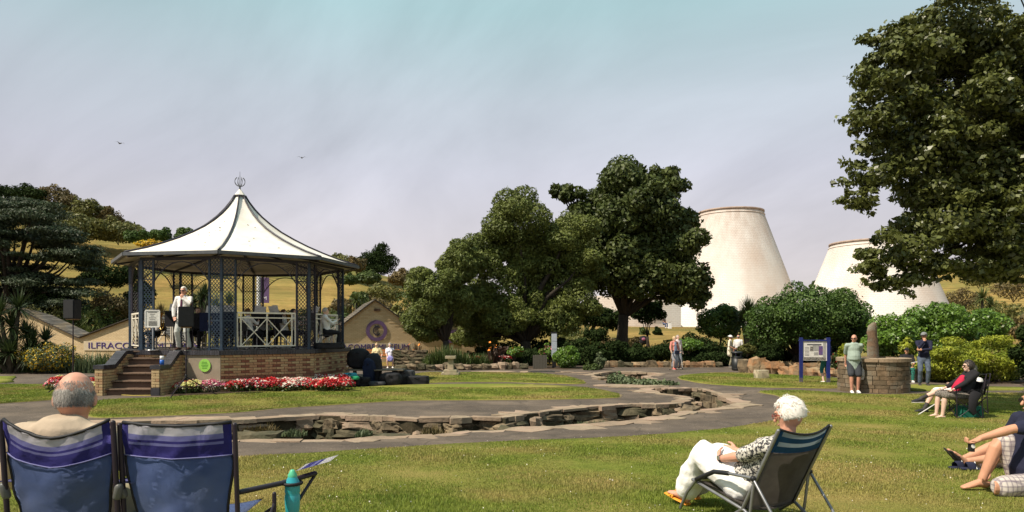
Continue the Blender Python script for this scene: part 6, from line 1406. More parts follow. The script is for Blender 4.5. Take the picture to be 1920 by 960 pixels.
def camp_chair(label, loc, rz, sag=.05, w=.50, top=.90, seam=M_navyw, group=None, panel=M_stl, band=True, arms=(True, True), lean=.12, seatm=None):
    """local: faces -Y, back panel towards +Y"""
    t = thing('camp_chair', label, 'camp chair', loc, rz, group); hw = w / 2; sz = .42
    def back(u, v, off=0.0):   # v 0 bottom .. 1 top
        x = (u - .5) * (w * (.80 + .20 * min(1, v * 1.6))); drop = sag * (1 - abs(2 * u - 1) ** 1.6) * v; z = sz + (top - sz) * v - drop; bul = math.sin(math.pi * u) * .06 * (1.15 - .4 * v)
        wr = .016 * noise.noise(V((u * 5 + v * 3, v * 4, loc[0] * 3))) + .007 * noise.noise(V((u * 15 + v * 6, v * 5, 3))) + .003 * noise.noise(V((u * 30, v * 22, 3)))
        return V((x, .20 + (z - sz) * lean * 2.0 + bul + wr + off, z))
    fabric('back_panel', lambda u, v: back(u, v * .70), 18, 18, [panel], t)
    if band:
        def idx(u, v):
            if u < .055 or u > .945: return 2
            v = 1 - v; return 0 if v < .30 else 1 if v < .44 else 2 if v < .53 else 1 if v < .64 else 2
        fabric('striped_band', lambda u, v: back(u, .70 + .30 * v, .004), 30, 24, STR, t, idx)
    bm = BM(); loft(bm, [back(i / 14, 1.0) + V((0, 0, .003)) for i in range(15)], .0075, n=6, cap='flat'); [loft(bm, [back(u, j / 10 * (.7 if band else 1)) for j in range(11)], .006, n=5, cap='flat') for u in (0, 1)]; obj('binding', bm, M_trim, t)
    bm = BM(); a = back(0, .70, .008); loft(bm, [back(i / 14, .70, .010) for i in range(15)], .003, n=4, cap='flat'); obj('stitching', bm, M_lil, t)
    fabric('seat', lambda u, v: V(((u - .5) * w * .86, -.24 + .44 * v, sz - .03 * math.sin(math.pi * u) + .015 * (1 - v))), 10, 10, [seatm or panel], t)
    for sx_ in (-1, 1):
        x = sx_ * (hw + .012)
        bm = BM(); loft(bm, [(x, .24, .02), (x, .215, .42), (x, .20 + (top - sz) * lean * 2, top - .01)], .011, n=8); obj('back_post', bm, M_tubeb, t, True)
        bm = BM(); loft(bm, [(x, -.25, .02), (x, -.26, .60 if arms[0 if sx_ < 0 else 1] else .45)], .011, n=8); obj('front_leg', bm, M_tubeb, t, True)
        bm = BM(); loft(bm, [(x, .24, .03), (x, -.25, .40)], .008, n=6); loft(bm, [(x, -.25, .03), (x, .22, .40)], .008, n=6); obj('side_brace', bm, M_tubeb, t, True)
        for y_ in (.24, -.25): bm = BM(); loft(bm, [(x, y_, 0), (x, y_, .025)], .022, n=8); obj('foot', bm, M_blk, t)
        if arms[0 if sx_ < 0 else 1]:
            fabric('armrest', lambda u, v, x=x, s=sx_: V((x + s * (u - .35) * .10, -.34 + .56 * v, .615 - .015 * math.sin(math.pi * v))), 4, 10, [M_lil if band else M_trim], t, thick=.008)
            bm = BM(); loft(bm, [(x, .225, .56), (x + sx_ * .01, .23, .60)], .018, n=8); obj('hinge', bm, plain('grey_plastic', (.12, .12, .11), .4), t)
    for y_ in (.22, -.25): bm = BM(); loft(bm, [(-hw, y_, .06), (hw, y_, .38)], .008, n=6); loft(bm, [(hw, y_, .06), (-hw, y_, .38)], .008, n=6); obj('cross_brace', bm, M_tubeb, t, True)
    return t, back
Yc_ = 2.90
cA = V(((112 - 960) * Yc_ / F, Yc_ + .25, gnear(Yc_))); cB = V(((327 - 960) * Yc_ / F, Yc_ + .27, gnear(Yc_)))
chA, bA = camp_chair('left one of the two blue camp chairs, with the bald man in it', cA, R(180 - 2), .075, .455, .885, group='blue striped camp chairs seen from behind', lean=.06)
chB, bB = camp_chair('right of the two blue camp chairs, empty, with a bottle in its armrest', cB, R(180 + 1), .012, .455, .870, group='blue striped camp chairs seen from behind', lean=.06, arms=(False, True))
# the right chair's wide armrest with cup holder
bm = BM(); loft(bm, [(-.24, .20, .565), (-.36, .0, .560), (-.47, -.14, .575)], [.012] * 3, [.018] * 3, side=(0, 0, 1), n=8); loft(bm, [(-.47, -.14, .565), (-.44, -.05, .50), (-.40, .0, .42), (-.30, .05, .30)], .008, n=6); obj('arm_strut', bm, M_tubeb, chB, True)
fabric('arm_cover', lambda u, v: V((-.40 - .16 * u, -.25 + .18 * v, .60 + .045 * u)), 8, 6, STR, chB, lambda u, v: (0, 2, 1, 2, 0, 0)[int(u * 5.99)])
bm = BM(); ring_ = [(-.40 + .042 * math.cos(a), -.02 + .042 * math.sin(a), .555) for a in np.linspace(0, 6.283, 13)]; loft(bm, ring_, .008, n=5, cap='flat'); obj('cup_ring', bm, M_trim, chB)
Mw = chB.matrix_world if False else (Matrix.Translation(cB) @ Matrix.Rotation(R(181), 4, 'Z')); bp = Mw @ V((-.40, -.02, .43))
M_bot = mat('turquoise_plastic', (.02, .33, .38), (.015, .27, .33), 6., .28, spec=.6, coat=.3); bo = thing('drinks_bottle', 'turquoise sports bottle with green lid in the armrest of the right camp chair', 'bottle', bp)
bm = BM(); loft(bm, [(0, 0, 0), (0, 0, .03), (0, 0, .07), (0, 0, .078), (0, 0, .086), (0, 0, .12), (0, 0, .135), (0, 0, .15)], [.032, .034, .035, .032, .035, .035, .031, .022], n=20); obj('flask', bm, M_bot, bo, True)
bm = BM(); loft(bm, [(0, 0, .150), (0, 0, .165), (0, 0, .175)], [.021, .021, .014], n=16); obj('lid', bm, mat('green_plastic', (.10, .50, .28), (.08, .42, .24), 6., .3, spec=.5), bo, True)
# bald man in the left chair
mn, q = person('bald grey-haired man in a beige shirt seen from behind in the left camp chair', cA + V((-.075, -.02, 0)), R(178), 1.80, S_ruddy, None, 'bald', cloth('beige_shirt', (.46, .36, .26)), .47, cloth('khaki_trousers', (.28, .25, .16)), 1.9, plain('brown_shoe', (.06, .03, .02), .4), pose=sitp(.28, -.04, .44, hd=(.01, -.01, .915), nek=(0, .05, .80), che=(0, .05, .63), wrL=(.20, -.28, .60), wrR=(-.20, -.28, .60)), girth=1.25, vox=.0075, glasses=plain('steel_frame', (.2, .2, .2), .3), look=R(20), tilt=R(10))
# short grey hair cut close round the back of his head, following the skull
vs, fs = [], []
for i in range(6500):
    a = random.gauss(0, 1.2); z = random.uniform(-.028, .080); d = V((math.sin(a), math.cos(a), 0)); 
    if z > .040 + .025 * noise.noise(V((a * 3, 2, 2))) and random.random() < .86: continue
    zz = z - .02; rr2 = math.sqrt(max(.05, 1 - (zz / .108) ** 2)); pnt = V((d.x * .0785 * rr2, .012 + d.y * .099 * rr2, z)); fl = V((random.gauss(0, .35), .25, -1)).normalized(); s2 = V((d.y, -d.x, 0)) * .0012; k = len(vs)
    e1 = pnt + fl * .014 + d * .003; vs += [tuple(q['HP'](*(pnt - s2))), tuple(q['HP'](*(pnt + s2))), tuple(q['HP'](*e1))]; fs.append((k, k + 1, k + 2))
H_mix = mat('mixed_grey_hair', (.36, .33, .29), (.11, .095, .08), 9., .6, island=.5, detail=2); hs_ = mesh_np('hair_strands', np.array(vs), np.array(fs), H_mix, mn); hs_['kind'] = 'stuff'

# ---- elderly woman in the low beach chair
fdir = V((-.44, .90, 0)).normalized(); rzW = math.atan2(fdir.x, -fdir.y); g0 = gnear(5.45) + .035; cW = V((1.68, 5.0, g0 + .035))
bc = thing('beach_chair', 'low folding beach chair with blue striped headrest and grey mesh back', 'beach chair', cW, rzW); M_alu = plain('grey_alloy_tube', (.26, .26, .27), .4, metal=.6); M_meshf = mat('grey_mesh_fabric', (.20, .18, .165), (.15, .135, .125), 8., .8, trans=.35); M_bls = plain('teal_blue_stripe', (.02, .09, .20), .8); M_pls = mat('pale_stripe', (.35, .42, .46), (.3, .36, .4), 5., .8, trans=.35)
W2 = .225
def bk(u, v, off=0.0): x = (u - .5) * 2 * W2 * (1 - .0 * v); z = .13 + .58 * v - .045 * (1 - abs(2 * u - 1) ** 2) * (v > .6) * (v - .6) / .4; return V((x, .22 + .31 * v + .03 * math.sin(math.pi * u) + off, z))
fabric('back_panel', lambda u, v: bk(u, v * .72), 12, 14, [M_meshf], bc); fabric('striped_headrest', lambda u, v: bk(u, .72 + .28 * v, .004), 16, 20, [M_pls, M_bls], bc, lambda u, v: 1 if (v < .28 or .5 < v < .74) or u < .05 or u > .95 else 0)
bm = BM(); loft(bm, [bk(i / 12, 1.0) for i in range(13)], .008, n=5, cap='flat'); [loft(bm, [bk(u, j / 10) for j in range(11)], .007, n=5, cap='flat') for u in (0, 1)]; obj('binding', bm, M_trim, bc)
fabric('seat', lambda u, v: V(((u - .5) * 2 * W2, -.26 + .50 * v, .235 - .10 * v - .03 * math.sin(math.pi * u))), 8, 10, [M_meshf], bc)
for sx_ in (-1, 1):
    x = sx_ * (W2 + .015)
    bm = BM(); loft(bm, [(x, .10, .05), (x, .22, .13), (x, .53, .70)], .012, n=8); obj('back_tube', bm, M_alu, bc, True)
    bm = BM(); loft(bm, [(x, -.28, .235), (x, .24, .125), (x, .44, .0)], .012, n=8); obj('seat_tube', bm, M_alu, bc, True)
    bm = BM(); loft(bm, [(x * 1.06, -.40, .0), (x * 1.06, -.33, .13), (x * 1.06, -.22, .25), (x * 1.06, -.04, .335)], .012, n=8); obj('front_leg', bm, M_alu, bc, True)
    bm = BM(); loft(bm, [(x * 1.06, -.22, .25), (x * 1.06, -.04, .338), (x * 1.06, .10, .352)], .017, n=8); obj('arm_grip', bm, M_blk, bc, True)
    bm = BM(); loft(bm, [(x * 1.06, .08, .352), (x * 1.06, .34, .36)], .011, n=8); loft(bm, [(x * 1.06, .34, .36), (x * 1.06, .30, .10), (x * 1.06, .27, .02)], .010, n=8); obj('arm_tube', bm, M_alu, bc, True)
    bm = BM(); loft(bm, [(x * 1.1, .34, .36), (x * 1.1, .52, .14), (x * 1.1, .60, .0)], .010, n=8); obj('rear_leg', bm, M_alu, bc, True)
    bm = BM(); ell(bm, (x * 1.1, .34, .36), (.02, .02, .02)); obj('hinge', bm, M_blk, bc)
bm = BM(); loft(bm, [(-W2, .60, .10), (W2, .60, .10)], .009, n=6); loft(bm, [(-W2, -.28, .235), (W2, -.28, .235)], .010, n=6); obj('cross_tube', bm, M_alu, bc)
M_wh = cloth('white_linen', (.86, .84, .80), (.80, .78, .74), 3.0); M_prt = mat('black_white_print', (.62, .58, .52), (.04, .04, .045), 55., .9, lo=.47, hi=.53)
wm, q = person('white-haired woman with red glasses, printed top and white trousers in the beach chair', cW, rzW, 1.62, S_ruddy, H_white, 'fluffy', M_prt, .45, None, 1, mat('orange_leather', (.75, .33, .03), (.7, .25, .02), 9., .5), 'sandal',
    pose=dict(pel=(0, .04, .25), che=(0, .30, .52), nek=(0, .42, .69), hd=(0, .43, .83), wrL=(.15, -.12, .44), wrR=(-.02, -.18, .47), ehL=(.6, .5, -.8), ehR=(-.6, .5, -.6), anL=(.10, -.58, .075), anR=(-.12, -.70, .075), khL=(.05, -.4, 1), khR=(-.05, -.4, 1), hdL=(-.45, -.7, .15), hdR=(.35, -.8, 0), curlL=.7, curlR=.7, toeL=(.1, -1, .22), toeR=(-.1, -1, .22), sdL=(0, 0, 1), sdR=(0, 0, 1)), female=True, girth=1.2, vox=.0065, glasses=None, look=R(22), tilt=R(14), top_wob=.008)
bm = BM()
HPq = q['HP']
for k_ in (1, -1):
    pr = [HPq(.034 * k_ + .027 * math.cos(a), -.098, .014 + .018 * math.sin(a)) for a in np.linspace(0, 6.283, 13)]; loft(bm, pr, .0025, n=4, cap='flat'); bar(bm, HPq(.06 * k_, -.092, .018), HPq(.082 * k_, .01, .014), .005)
obj('glasses', bm, G_red, wm)
bm = BM(); loft(bm, [V((0, .12, .30)), V((0, -.05, .34)), V((0, -.2, .41)), V((0, -.32, .45))], [.19, .20, .18, .155], [.12, .12, .10, .08], side=(1, 0, 0), n=18)
for q_ in 'LR':
    kn, an = q['leg'][q_][:2]; loft(bm, [q['pel'] + V((.09 if q_ == 'L' else -.09, 0, 0)), kn, kn.lerp(an, .5), kn.lerp(an, .86)], [.12, .118, .112, .105], n=14)
voxel(bm, 'white_trousers', .009, M_wh, wm, 3, wob=.013, wsc=7)
el, wr = q['arm']['L']; bm = BM(); dd = (wr - el).normalized(); loft(bm, [wr - dd * .035, wr - dd * .01], .032, n=12, cap='flat'); obj('watch_strap', bm, M_trim, wm, True); bm = BM(); box(bm, wr - dd * .022 + V((.033, 0, .01)), (.01, .03, .03)); obj('watch_face', bm, M_chrome, wm)

# ---- pair in the dark camp chairs to the right
M_grn = plain('green_bag_cloth', (.01, .12, .08), .8); rzL = R(-90)
c = P(1806, 785); cC = V((c.x, c.y, c.z)); chC, _ = camp_chair('black camp chair of the dark-haired woman in the red top on the right lawn', cC, rzL - R(6), .03, .50, .92, panel=T_black, band=False, lean=.10, group='black camp chairs on the right lawn')
cD = V((c.x * 1.065 + .12, c.y * 1.065, c.z)); chD, _ = camp_chair('black camp chair hidden behind the dark-haired woman, holding the man in white shorts', cD, rzL, .03, .50, .88, panel=T_black, band=False, lean=.10, group='black camp chairs on the right lawn')
M_pat = mat('dark_striped_shorts', (.05, .045, .04), (.35, .31, .26), 60., .9, lo=.5, hi=.54, stretch=(1, 1, 6)); M_red = cloth('crimson_cloth', (.50, .02, .06))
wr_, q = person('dark-haired woman in sunglasses, black cardigan over red and patterned shorts in camp chair', cC, rzL - R(6), 1.66, S_pale, H_dark, 'bob', T_black, .95, M_pat, .95, plain('beige_sandal', (.48, .34, .24)), 'sandal', pose=sitp(.42, .12, .46, wrL=(.20, -.32, .62), wrR=(-.12, -.32, .64), hd=(0, .10, 1.12), nek=(0, .17, .98)), female=True, girth=1.35, vox=.010, glasses=G_dark)
bm = BM(); loft(bm, [(0, -.01, .88), (0, -.07, .76), (0, -.14, .64), (0, -.17, .57)], [.08, .12, .13, .12], [.06, .085, .085, .06], side=(1, 0, 0), n=14); obj('red_top', bm, M_red, wr_, True)
pm, q = person('man in white shorts and black trainers, mostly hidden behind the woman in red', cD, rzL, 1.76, S_pale, H_grey, 'short', T_white, .45, M_wh, .85, plain('black_trainer', (.03, .03, .035)), pose=sitp(.42, .12, .5, anL=(.14, -1.10, .34), khL=(0, -.2, 1), toeL=(.0, -1, .0), anR=(-.05, -.92, .10), wrL=(.14, -.28, .62), hd=(0, .04, .93), nek=(0, .06, .80), che=(0, .0, .64), pel=(0, -.26, .46)), socks=plain('dark_sock', (.05, .045, .04)), vox=.010)
t = thing('walking_stick', 'white walking stick lying slanted before the woman in red', 'stick', P(1742, 780)); a_ = V((-.28, -.05, .02)); b_ = V((.32, -.1, .42)); bm = BM(); loft(bm, [a_, b_], .011, n=6); obj('shaft', bm, plain('white_tube', (.75, .73, .7)), t, True); bm = BM(); loft(bm, [b_, b_ + V((.08, 0, .03))], .014, n=6); obj('grip', bm, M_blk, t, True)
t = thing('cool_bag', 'green cool bag standing under the black camp chair', 'bag', cC + V((.12, .0, 0))); bm = BM(); box(bm, (0, 0, .13), (.46, .28, .26), taper=.94); bmesh.ops.bevel(bm, geom=bm.edges, offset=.02, segments=2, affect='EDGES'); obj('bag_body', bm, M_grn, t); bm = BM(); loft(bm, [(-.12, -.15, .2), (0, -.16, .1), (.12, -.15, .2)], .01, n=5); obj('handle', bm, T_black, t)
t = thing('jacket', 'black jacket draped over the side of the camp chair', 'jacket', cC + V((.02, -.30, .30))); bm = BM(); loft(bm, [(.05, 0, .26), (-.02, -.02, .12), (-.05, -.03, -.06), (.0, -.02, -.16)], [.12, .10, .08, .05], [.03, .04, .03, .02], side=(1, 0, 0), n=12); [setattr(v_, 'co', v_.co + V((0, noise.noise(v_.co * 14), 0)) * .03) for v_ in bm.verts]; obj('folds', bm, T_black, t, True)

# ---- group at the right edge, sitting on the grass
M_chk = cloth('checked_cotton', (.62, .56, .50), (.48, .42, .38), 5.0)
def checks(m):
    t = m.node_tree; L = t.links.new; b = t.nodes['Principled BSDF']; src = b.inputs['Base Color'].links[0].from_socket; tcn = t.nodes.new('ShaderNodeTexCoord')
    for ax, sc in ((0, 22.0), (1, 22.0), (2, 22.0)):
        w = t.nodes.new('ShaderNodeTexWave'); w.wave_type = 'BANDS'; w.bands_direction = 'XYZ'[ax]; w.inputs['Scale'].default_value = sc * .35; L(tcn.outputs['Object'], w.inputs['Vector'])
        r = t.nodes.new('ShaderNodeMapRange'); r.inputs['From Min'].default_value = .78; r.inputs['From Max'].default_value = .86; r.inputs['To Max'].default_value = .55; L(w.outputs['Fac'], r.inputs['Value'])
        x = t.nodes.new('ShaderNodeMix'); x.data_type = 'RGBA'; L(r.outputs[0], x.inputs['Factor']); L(src, x.inputs['A']); x.inputs['B'].default_value = (.16, .13, .16, 1); src = x.outputs['Result']
    L(src, b.inputs['Base Color'])
checks(M_chk)
g0 = gnear(6.5) + .035; cM = V((4.52, 6.05, gnear(6.05) + .035))
mm_, q = person('tanned man in sunglasses and checked shorts sitting on the grass, one knee raised', cM, R(-92), 1.80, S_tan, H_dark, 'short', T_navy, .40, M_chk, .80, None, pose=dict(pel=(0, .0, .11), che=(0, .03, .47), nek=(0, .05, .65), hd=(0, .04, .77), wrL=(.10, -.50, .47), ehL=(.2, .1, .9), wrR=(-.30, -.15, .12), ehR=(-1, .5, 0), anR=(-.12, -.32, .09), khR=(-.05, -.4, 1), anL=(-.12, -.12, .07), khL=(.5, -1, 0), hdL=(-.1, -.9, -.5), curlL=1.2, toeR=(0, -1, -.05), toeL=(-.6, -.6, .1)), girth=1.1, vox=.0075, glasses=G_dark)
bm = BM(); sh_ = q['arm']['L'][0]; 
t = thing('phone', 'small black device with a white ring held by the man in checked shorts', 'phone', cM, R(-92)); el, wr = q['arm']['L']; k_ = wr * 1.8 / 1.75; bm = BM(); box(bm, k_ + V((.01, -.085, -.075)), (.05, .03, .075)); obj('case', bm, M_blk, t); bm = BM(); loft(bm, [k_ + V((.035, -.085, -.065)), k_ + V((.040, -.085, -.065))], .016, n=12, cap='flat'); obj('ring', bm, T_white, t)
cN = V((5.85, 7.65, gnear(7.65) + .035))
pn, q = person('person with bare leg stretched out and cigarette, beyond the man in checked shorts', cN, R(-90), 1.74, S_tan, H_dark, 'short', T_white, .45, cloth('pale_pink_cloth', (.75, .55, .52)), .5, plain('black_sandal', (.025, .02, .022)), 'sandal', pose=dict(pel=(0, 0, .11), che=(0, .14, .43), nek=(0, .16, .62), hd=(0, .14, .77), wrL=(.12, -.42, .30), wrR=(-.2, .05, .12), ehL=(.6, .2, .2), anL=(.06, -.86, .09), anR=(-.10, -.80, .09), khL=(.2, -.2, 1), khR=(-.1, -.2, 1), hdL=(0, -1, 0), toeL=(.0, -.6, .8), toeR=(-.2, -.6, .8)), vox=.009)
t = thing('cigarette', 'lit white cigarette between the fingers above the bare leg', 'cigarette', cN, R(-90)); el, wr = q['arm']['L']; bm = BM(); loft(bm, [wr + V((0, -.13, .01)), wr + V((-.01, -.20, .07))], .005, n=6); obj('paper_tube', bm, T_white, t)
def slide(label, px, py, rz):
    c = P(px, py); c.z += .035; t = thing('slide_sandal', label, 'sandal', c, rz, 'empty slide sandals on the grass'); bm = BM(); loft(bm, [(0, .13, .018), (0, 0, .02), (0, -.13, .022)], [.036, .042, .044], [.016] * 3, side=(1, 0, 0), n=14); obj('sole', bm, T_navy, t, True)
    bm = BM(); loft(bm, [(-.046, -.04, .025), (-.03, -.045, .075), (0, -.05, .09), (.03, -.045, .075), (.046, -.04, .025)], [.045] * 5, [.006] * 5, side=(0, 1, 0), n=8); obj('strap', bm, T_navy, t, True); bm = BM(); loft(bm, [(-.048, .0, .03), (0, -.002, .096), (.048, .0, .03)], .005, n=6); obj('piping', bm, T_white, t); return t
slide('empty navy slide sandal with white piping, the farther left one', 1803, 886, R(-80)); slide('empty navy slide sandal with white piping, nearer the raised knee', 1828, 889, R(-100))
t = thing('towel', 'crumpled pale pink towel lying behind the raised knee', 'towel', P(1868, 888) + V((.10, .22, .03))); bm = BM(); 
for (x_, y_, s_) in ((-.16, 0, .05), (-.04, .03, .06), (.10, 0, .07), (.24, .02, .09)): rock(bm, (x_, y_, s_ * .7), (s_ * 3, s_ * 2.4, s_ * 1.8), int(s_ * 100), .3, .3, boxy=.1, sub=3)
voxel(bm, 'folds', .015, cloth('pink_towel', (.72, .52, .48)), t, 2, wob=.02, wsc=9)
# ============================================================ THINGS
# ---- loudspeakers on tripods
M_spk = mat('speaker_black', (.014, .014, .016), (.02, .02, .022), 30., .6, bump=.001, bscale=200)
def spk(lab1, lab2, px, pyt, pyb, Y, rz, feet_z=0.0, spread=.55):
    c = at(px, pyb, Y); top = at(px, pyt, Y); h = top.z - c.z; st_ = thing('speaker_stand', lab1, 'stand', (c.x, c.y, feet_z), rz, 'tripod speaker stands'); z0 = c.z - feet_z
    bm = BM(); loft(bm, [(0, 0, .12), (0, 0, z0 + .03)], .017, n=8); obj('pole', bm, M_tubeb, st_, True); bm = BM(); loft(bm, [(0, 0, .55), (0, 0, z0 * .55)], .023, n=8); obj('outer_tube', bm, M_tubeb, st_, True)
    bm = BM(); loft(bm, [(0, 0, .50), (0, 0, .60)], .035, n=8); obj('collar', bm, M_blk, st_); bm = BM(); loft(bm, [(.02, -.02, z0 * .55), (.05, -.05, z0 * .55)], .014, n=6); obj('knob', bm, M_blk, st_)
    for i in range(3):
        a = R(90 + 120 * i + 30); d = V((math.cos(a), math.sin(a), 0)); bm = BM(); bar(bm, V((0, 0, .56)), d * spread + V((0, 0, .02)), .028, .014); lg = obj('leg', bm, M_tubeb, st_); bm = BM(); box(bm, d * spread + V((0, 0, .02)), (.05, .05, .04)); obj('rubber_foot', bm, M_blk, lg)
        bm = BM(); bar(bm, V((0, 0, .26)), d * spread * .5 + V((0, 0, .29)), .016, .008); obj('brace', bm, M_tubeb, st_)
    sp_ = thing('loudspeaker', lab2, 'loudspeaker', (c.x, c.y, c.z), rz, 'loudspeakers on tripods'); w = .40; bm = BM(); vs = [(-w / 2, -.16), (w / 2, -.16), (w * .32, .18), (-w * .32, .18)]
    lo_ = [bm.verts.new((x, y, 0)) for x, y in vs]; hi_ = [bm.verts.new((x, y, h)) for x, y in vs]; bm.faces.new(lo_[::-1]); bm.faces.new(hi_); [bm.faces.new((lo_[i], lo_[(i + 1) % 4], hi_[(i + 1) % 4], hi_[i])) for i in range(4)]; bmesh.ops.bevel(bm, geom=bm.edges, offset=.015, segments=2, affect='EDGES'); obj('cabinet', bm, M_spk, sp_)
    bm = BM(); box(bm, (0, -.165, h * .5), (w * .88, .012, h * .9)); obj('grille', bm, plain('speaker_grille', (.022, .022, .024), .8), sp_); bm = BM(); box(bm, (0, 0, -.015), (w * .7, .26, .03)); obj('underside', bm, plain('wood_base', (.22, .13, .06)), sp_)
spk('tripod stand of the loudspeaker in front of the bandstand steps', 'black loudspeaker on a tripod in front of the singer', 349, 575, 613, 19.1, R(25), spread=.80)
spk('tripod stand of the loudspeaker left of the bandstand', 'black loudspeaker on a tall tripod left of the bandstand', 137, 562, 598, 20.6, R(-15), spread=.65)
# ---- notice frame on the stage
c = at(286, 612, 20.75); c.z = STG; nf = thing('notice_stand', 'white framed notice on a slim post at the top of the bandstand steps', 'notice', c, R(5)); zt = at(286, 581, 20.75).z - STG; zb = at(286, 614, 20.75).z - STG; w_ = .41
bm = BM(); box(bm, (0, 0, (zt + zb) / 2), (w_ - .04, .015, zt - zb - .04)); obj('sheet', bm, plain('notice_paper', (.72, .70, .64)), nf)
for (x_, z_, a_, b_) in ((-w_ / 2, (zt + zb) / 2, .03, zt - zb), (w_ / 2, (zt + zb) / 2, .03, zt - zb), (0, zt - .015, w_, .03), (0, zb + .015, w_, .03)): bm = BM(); box(bm, (x_, -.005, z_), (a_, .03, b_ - (.002 if a_ > .1 else .06))); obj('frame_side', bm, plain('white_frame', (.82, .80, .76), .4), nf)
bm = BM()
for i, ww in enumerate((.26, .14, .10, .20, .16)): box(bm, (0, -.010, zt - .07 - i * .055), (ww, .004, .014))
obj('print', bm, plain('grey_print', (.16, .15, .14)), nf); bm = BM(); box(bm, (.01, -.010, zb + .12), (.24, .004, .14)); obj('picture', bm, mat('dark_picture', (.12, .12, .11), (.28, .27, .25), 14., .7), nf)
bm = BM(); loft(bm, [(0, .015, .03), (0, .015, zb)], .018, n=8); obj('post', bm, M_chrome, nf, True); bm = BM(); loft(bm, [(0, .0, .0), (0, .0, .02)], .20, n=18, cap='flat'); obj('base', bm, M_chrome, nf)
# ---- music stands with banners
M_ban = cloth('navy_banner', (.016, .022, .06))
def mstand(lab, px, Y, w, h, zb, m, emblem=False, rz=0, paper=True):
    c = at(px, 600, Y); t = thing('music_stand', lab, 'music stand', (c.x, c.y, STG), rz, 'music stands of the band'); bm = BM(); box(bm, (0, 0, zb + h / 2), (w, .03, h)); box(bm, (0, .05, zb + h), (w, .12, .02)); obj('banner', bm, m, t)
    bm = BM(); loft(bm, [(0, .05, .05), (0, .04, zb + h * .8)], .014, n=6); [bar(bm, (0, .05, .25), (.22 * math.cos(a), .05 + .22 * math.sin(a), .01), .014) for a in (0, 2.1, 4.2)]; obj('stem', bm, M_tubeb, t)
    if paper: bm = BM(); box(bm, (-.06, .06, zb + h + .12), (w * .4, .008, .26), Matrix.Rotation(R(-20), 3, 'X')); box(bm, (w * .2, .06, zb + h + .10), (w * .34, .008, .24), Matrix.Rotation(R(-24), 3, 'X')); obj('sheet_music', bm, plain('paper', (.75, .73, .7)), t)
    if emblem:
        bm = BM(); loft(bm, [(-.06, -.018, zb + h * .55), (-.06, -.024, zb + h * .55)], .075, n=16, cap='flat'); box(bm, (-.06, -.022, zb + h * .55 + .11), (.09, .006, .06)); box(bm, (-.06, -.022, zb + h * .55 - .10), (.13, .006, .04)); e_ = obj('crest', bm, plain('gold_thread', (.60, .38, .08), .5), t)
        bm = BM(); loft(bm, [(-.06, -.025, zb + h * .55), (-.06, -.030, zb + h * .55)], .042, n=12, cap='flat'); obj('crest_centre', bm, M_red, e_)
mstand('black music stand to the left of the singer', 327, 22.2, .62, .50, .72, T_black, paper=True)
mstand('navy banner stand with gold crest right of the singer', 398, 22.2, .80, .58, .58, M_ban, True)
mstand('dark music stand behind the front lattice column', 428, 22.9, .60, .50, .70, M_ban, rz=R(10)); mstand('music stand with a white sheet in the middle of the front rail', 516, 23.2, .55, .35, .85, T_black, rz=R(160)); mstand('music stand behind the right-hand rail', 588, 23.7, .55, .40, .80, T_black, rz=R(-40)); mstand('music stand in front of the grey-shirted player', 486, 23.4, .55, .40, .80, T_black)
mstand('dark music stand behind the loudspeaker', 360, 22.5, .62, .50, .66, T_black, paper=False)
# ---- banner on a white pole behind
c = onT(485, 46); fp = thing('banner_pole', 'white pole with a purple banner seen through the bandstand', 'flag pole', c); zt = at(485, 520, 46).z - c.z; bm = BM(); loft(bm, [(0, 0, 0), (0, 0, zt)], .13, n=12); obj('pole', bm, plain('white_pole', (.8, .78, .74)), fp, True)
bm = BM(); box(bm, (.42, 0, zt - .85), (.55, .04, 1.7)); bn_ = obj('banner', bm, M_purple, fp); text('letter', 'M', .34, (.42, -.03, zt - 1.4), (R(90), 0, 0), T_white, bn_, .006)
# ---- blue and white flask on the stair wall
c = V((X1 - .115, YF + .35, LZ + .0)); t = thing('flask', 'blue and white drinks can standing on the wall beside the steps', 'flask', c); bm = BM(); loft(bm, [(0, 0, 0), (0, 0, .06), (0, 0, .14)], [.055, .06, .058], n=16, cap='flat'); obj('blue_part', bm, plain('bright_blue', (.03, .13, .50), .35), t, True); bm = BM(); loft(bm, [(0, 0, .142), (0, 0, .25)], [.056, .056], n=16, cap='flat'); obj('white_part', bm, plain('flask_white', (.72, .72, .72), .35), t, True)
# yellow cable along the foot of the steps
bm = BM(); pts = [P(x, y) + V((0, 0, .012)) for x, y in ((160, 740), (190, 741.5), (220, 741), (250, 742.5), (290, 742), (320, 741), (345, 738))]; loft(bm, pts, .012, n=6); tag(obj('cable', bm, plain('yellow_cable', (.55, .42, .10)), None), 'yellow cable lying along the foot of the bandstand steps', 'cable')
# ---- sundial
c = P(845, 704); sdl = thing('sundial', 'short stone sundial pillar on a stepped base on the back lawn', 'sundial', c); M_st = mat('pale_stone', (.44, .36, .25), (.32, .26, .18), 9., .9, bump=.006, bscale=30, c3=(.3, .27, .17), scale3=4.)
def sbox(nm, c_, s_, tp=1.0, rz=0): bm = BM(); box(bm, c_, s_, Matrix.Rotation(rz, 3, 'Z'), taper=tp); bmesh.ops.bevel(bm, geom=bm.edges, offset=.012, segments=1, affect='EDGES'); return obj(nm, bm, M_st, sdl)
sbox('lower_step', (0, 0, .065), (.72, .72, .13)); sbox('upper_step', (0, 0, .185), (.54, .54, .11)); sbox('shaft', (0, 0, .47), (.25, .25, .46), .86); sbox('cap', (0, 0, .75), (.42, .42, .12)); bm = BM(); box(bm, (0, 0, .82), (.30, .30, .02)); bar(bm, (0, .05, .83), (0, -.1, .88), .012); obj('dial', bm, plain('bronze', (.10, .09, .05), .5, metal=.6), sdl)
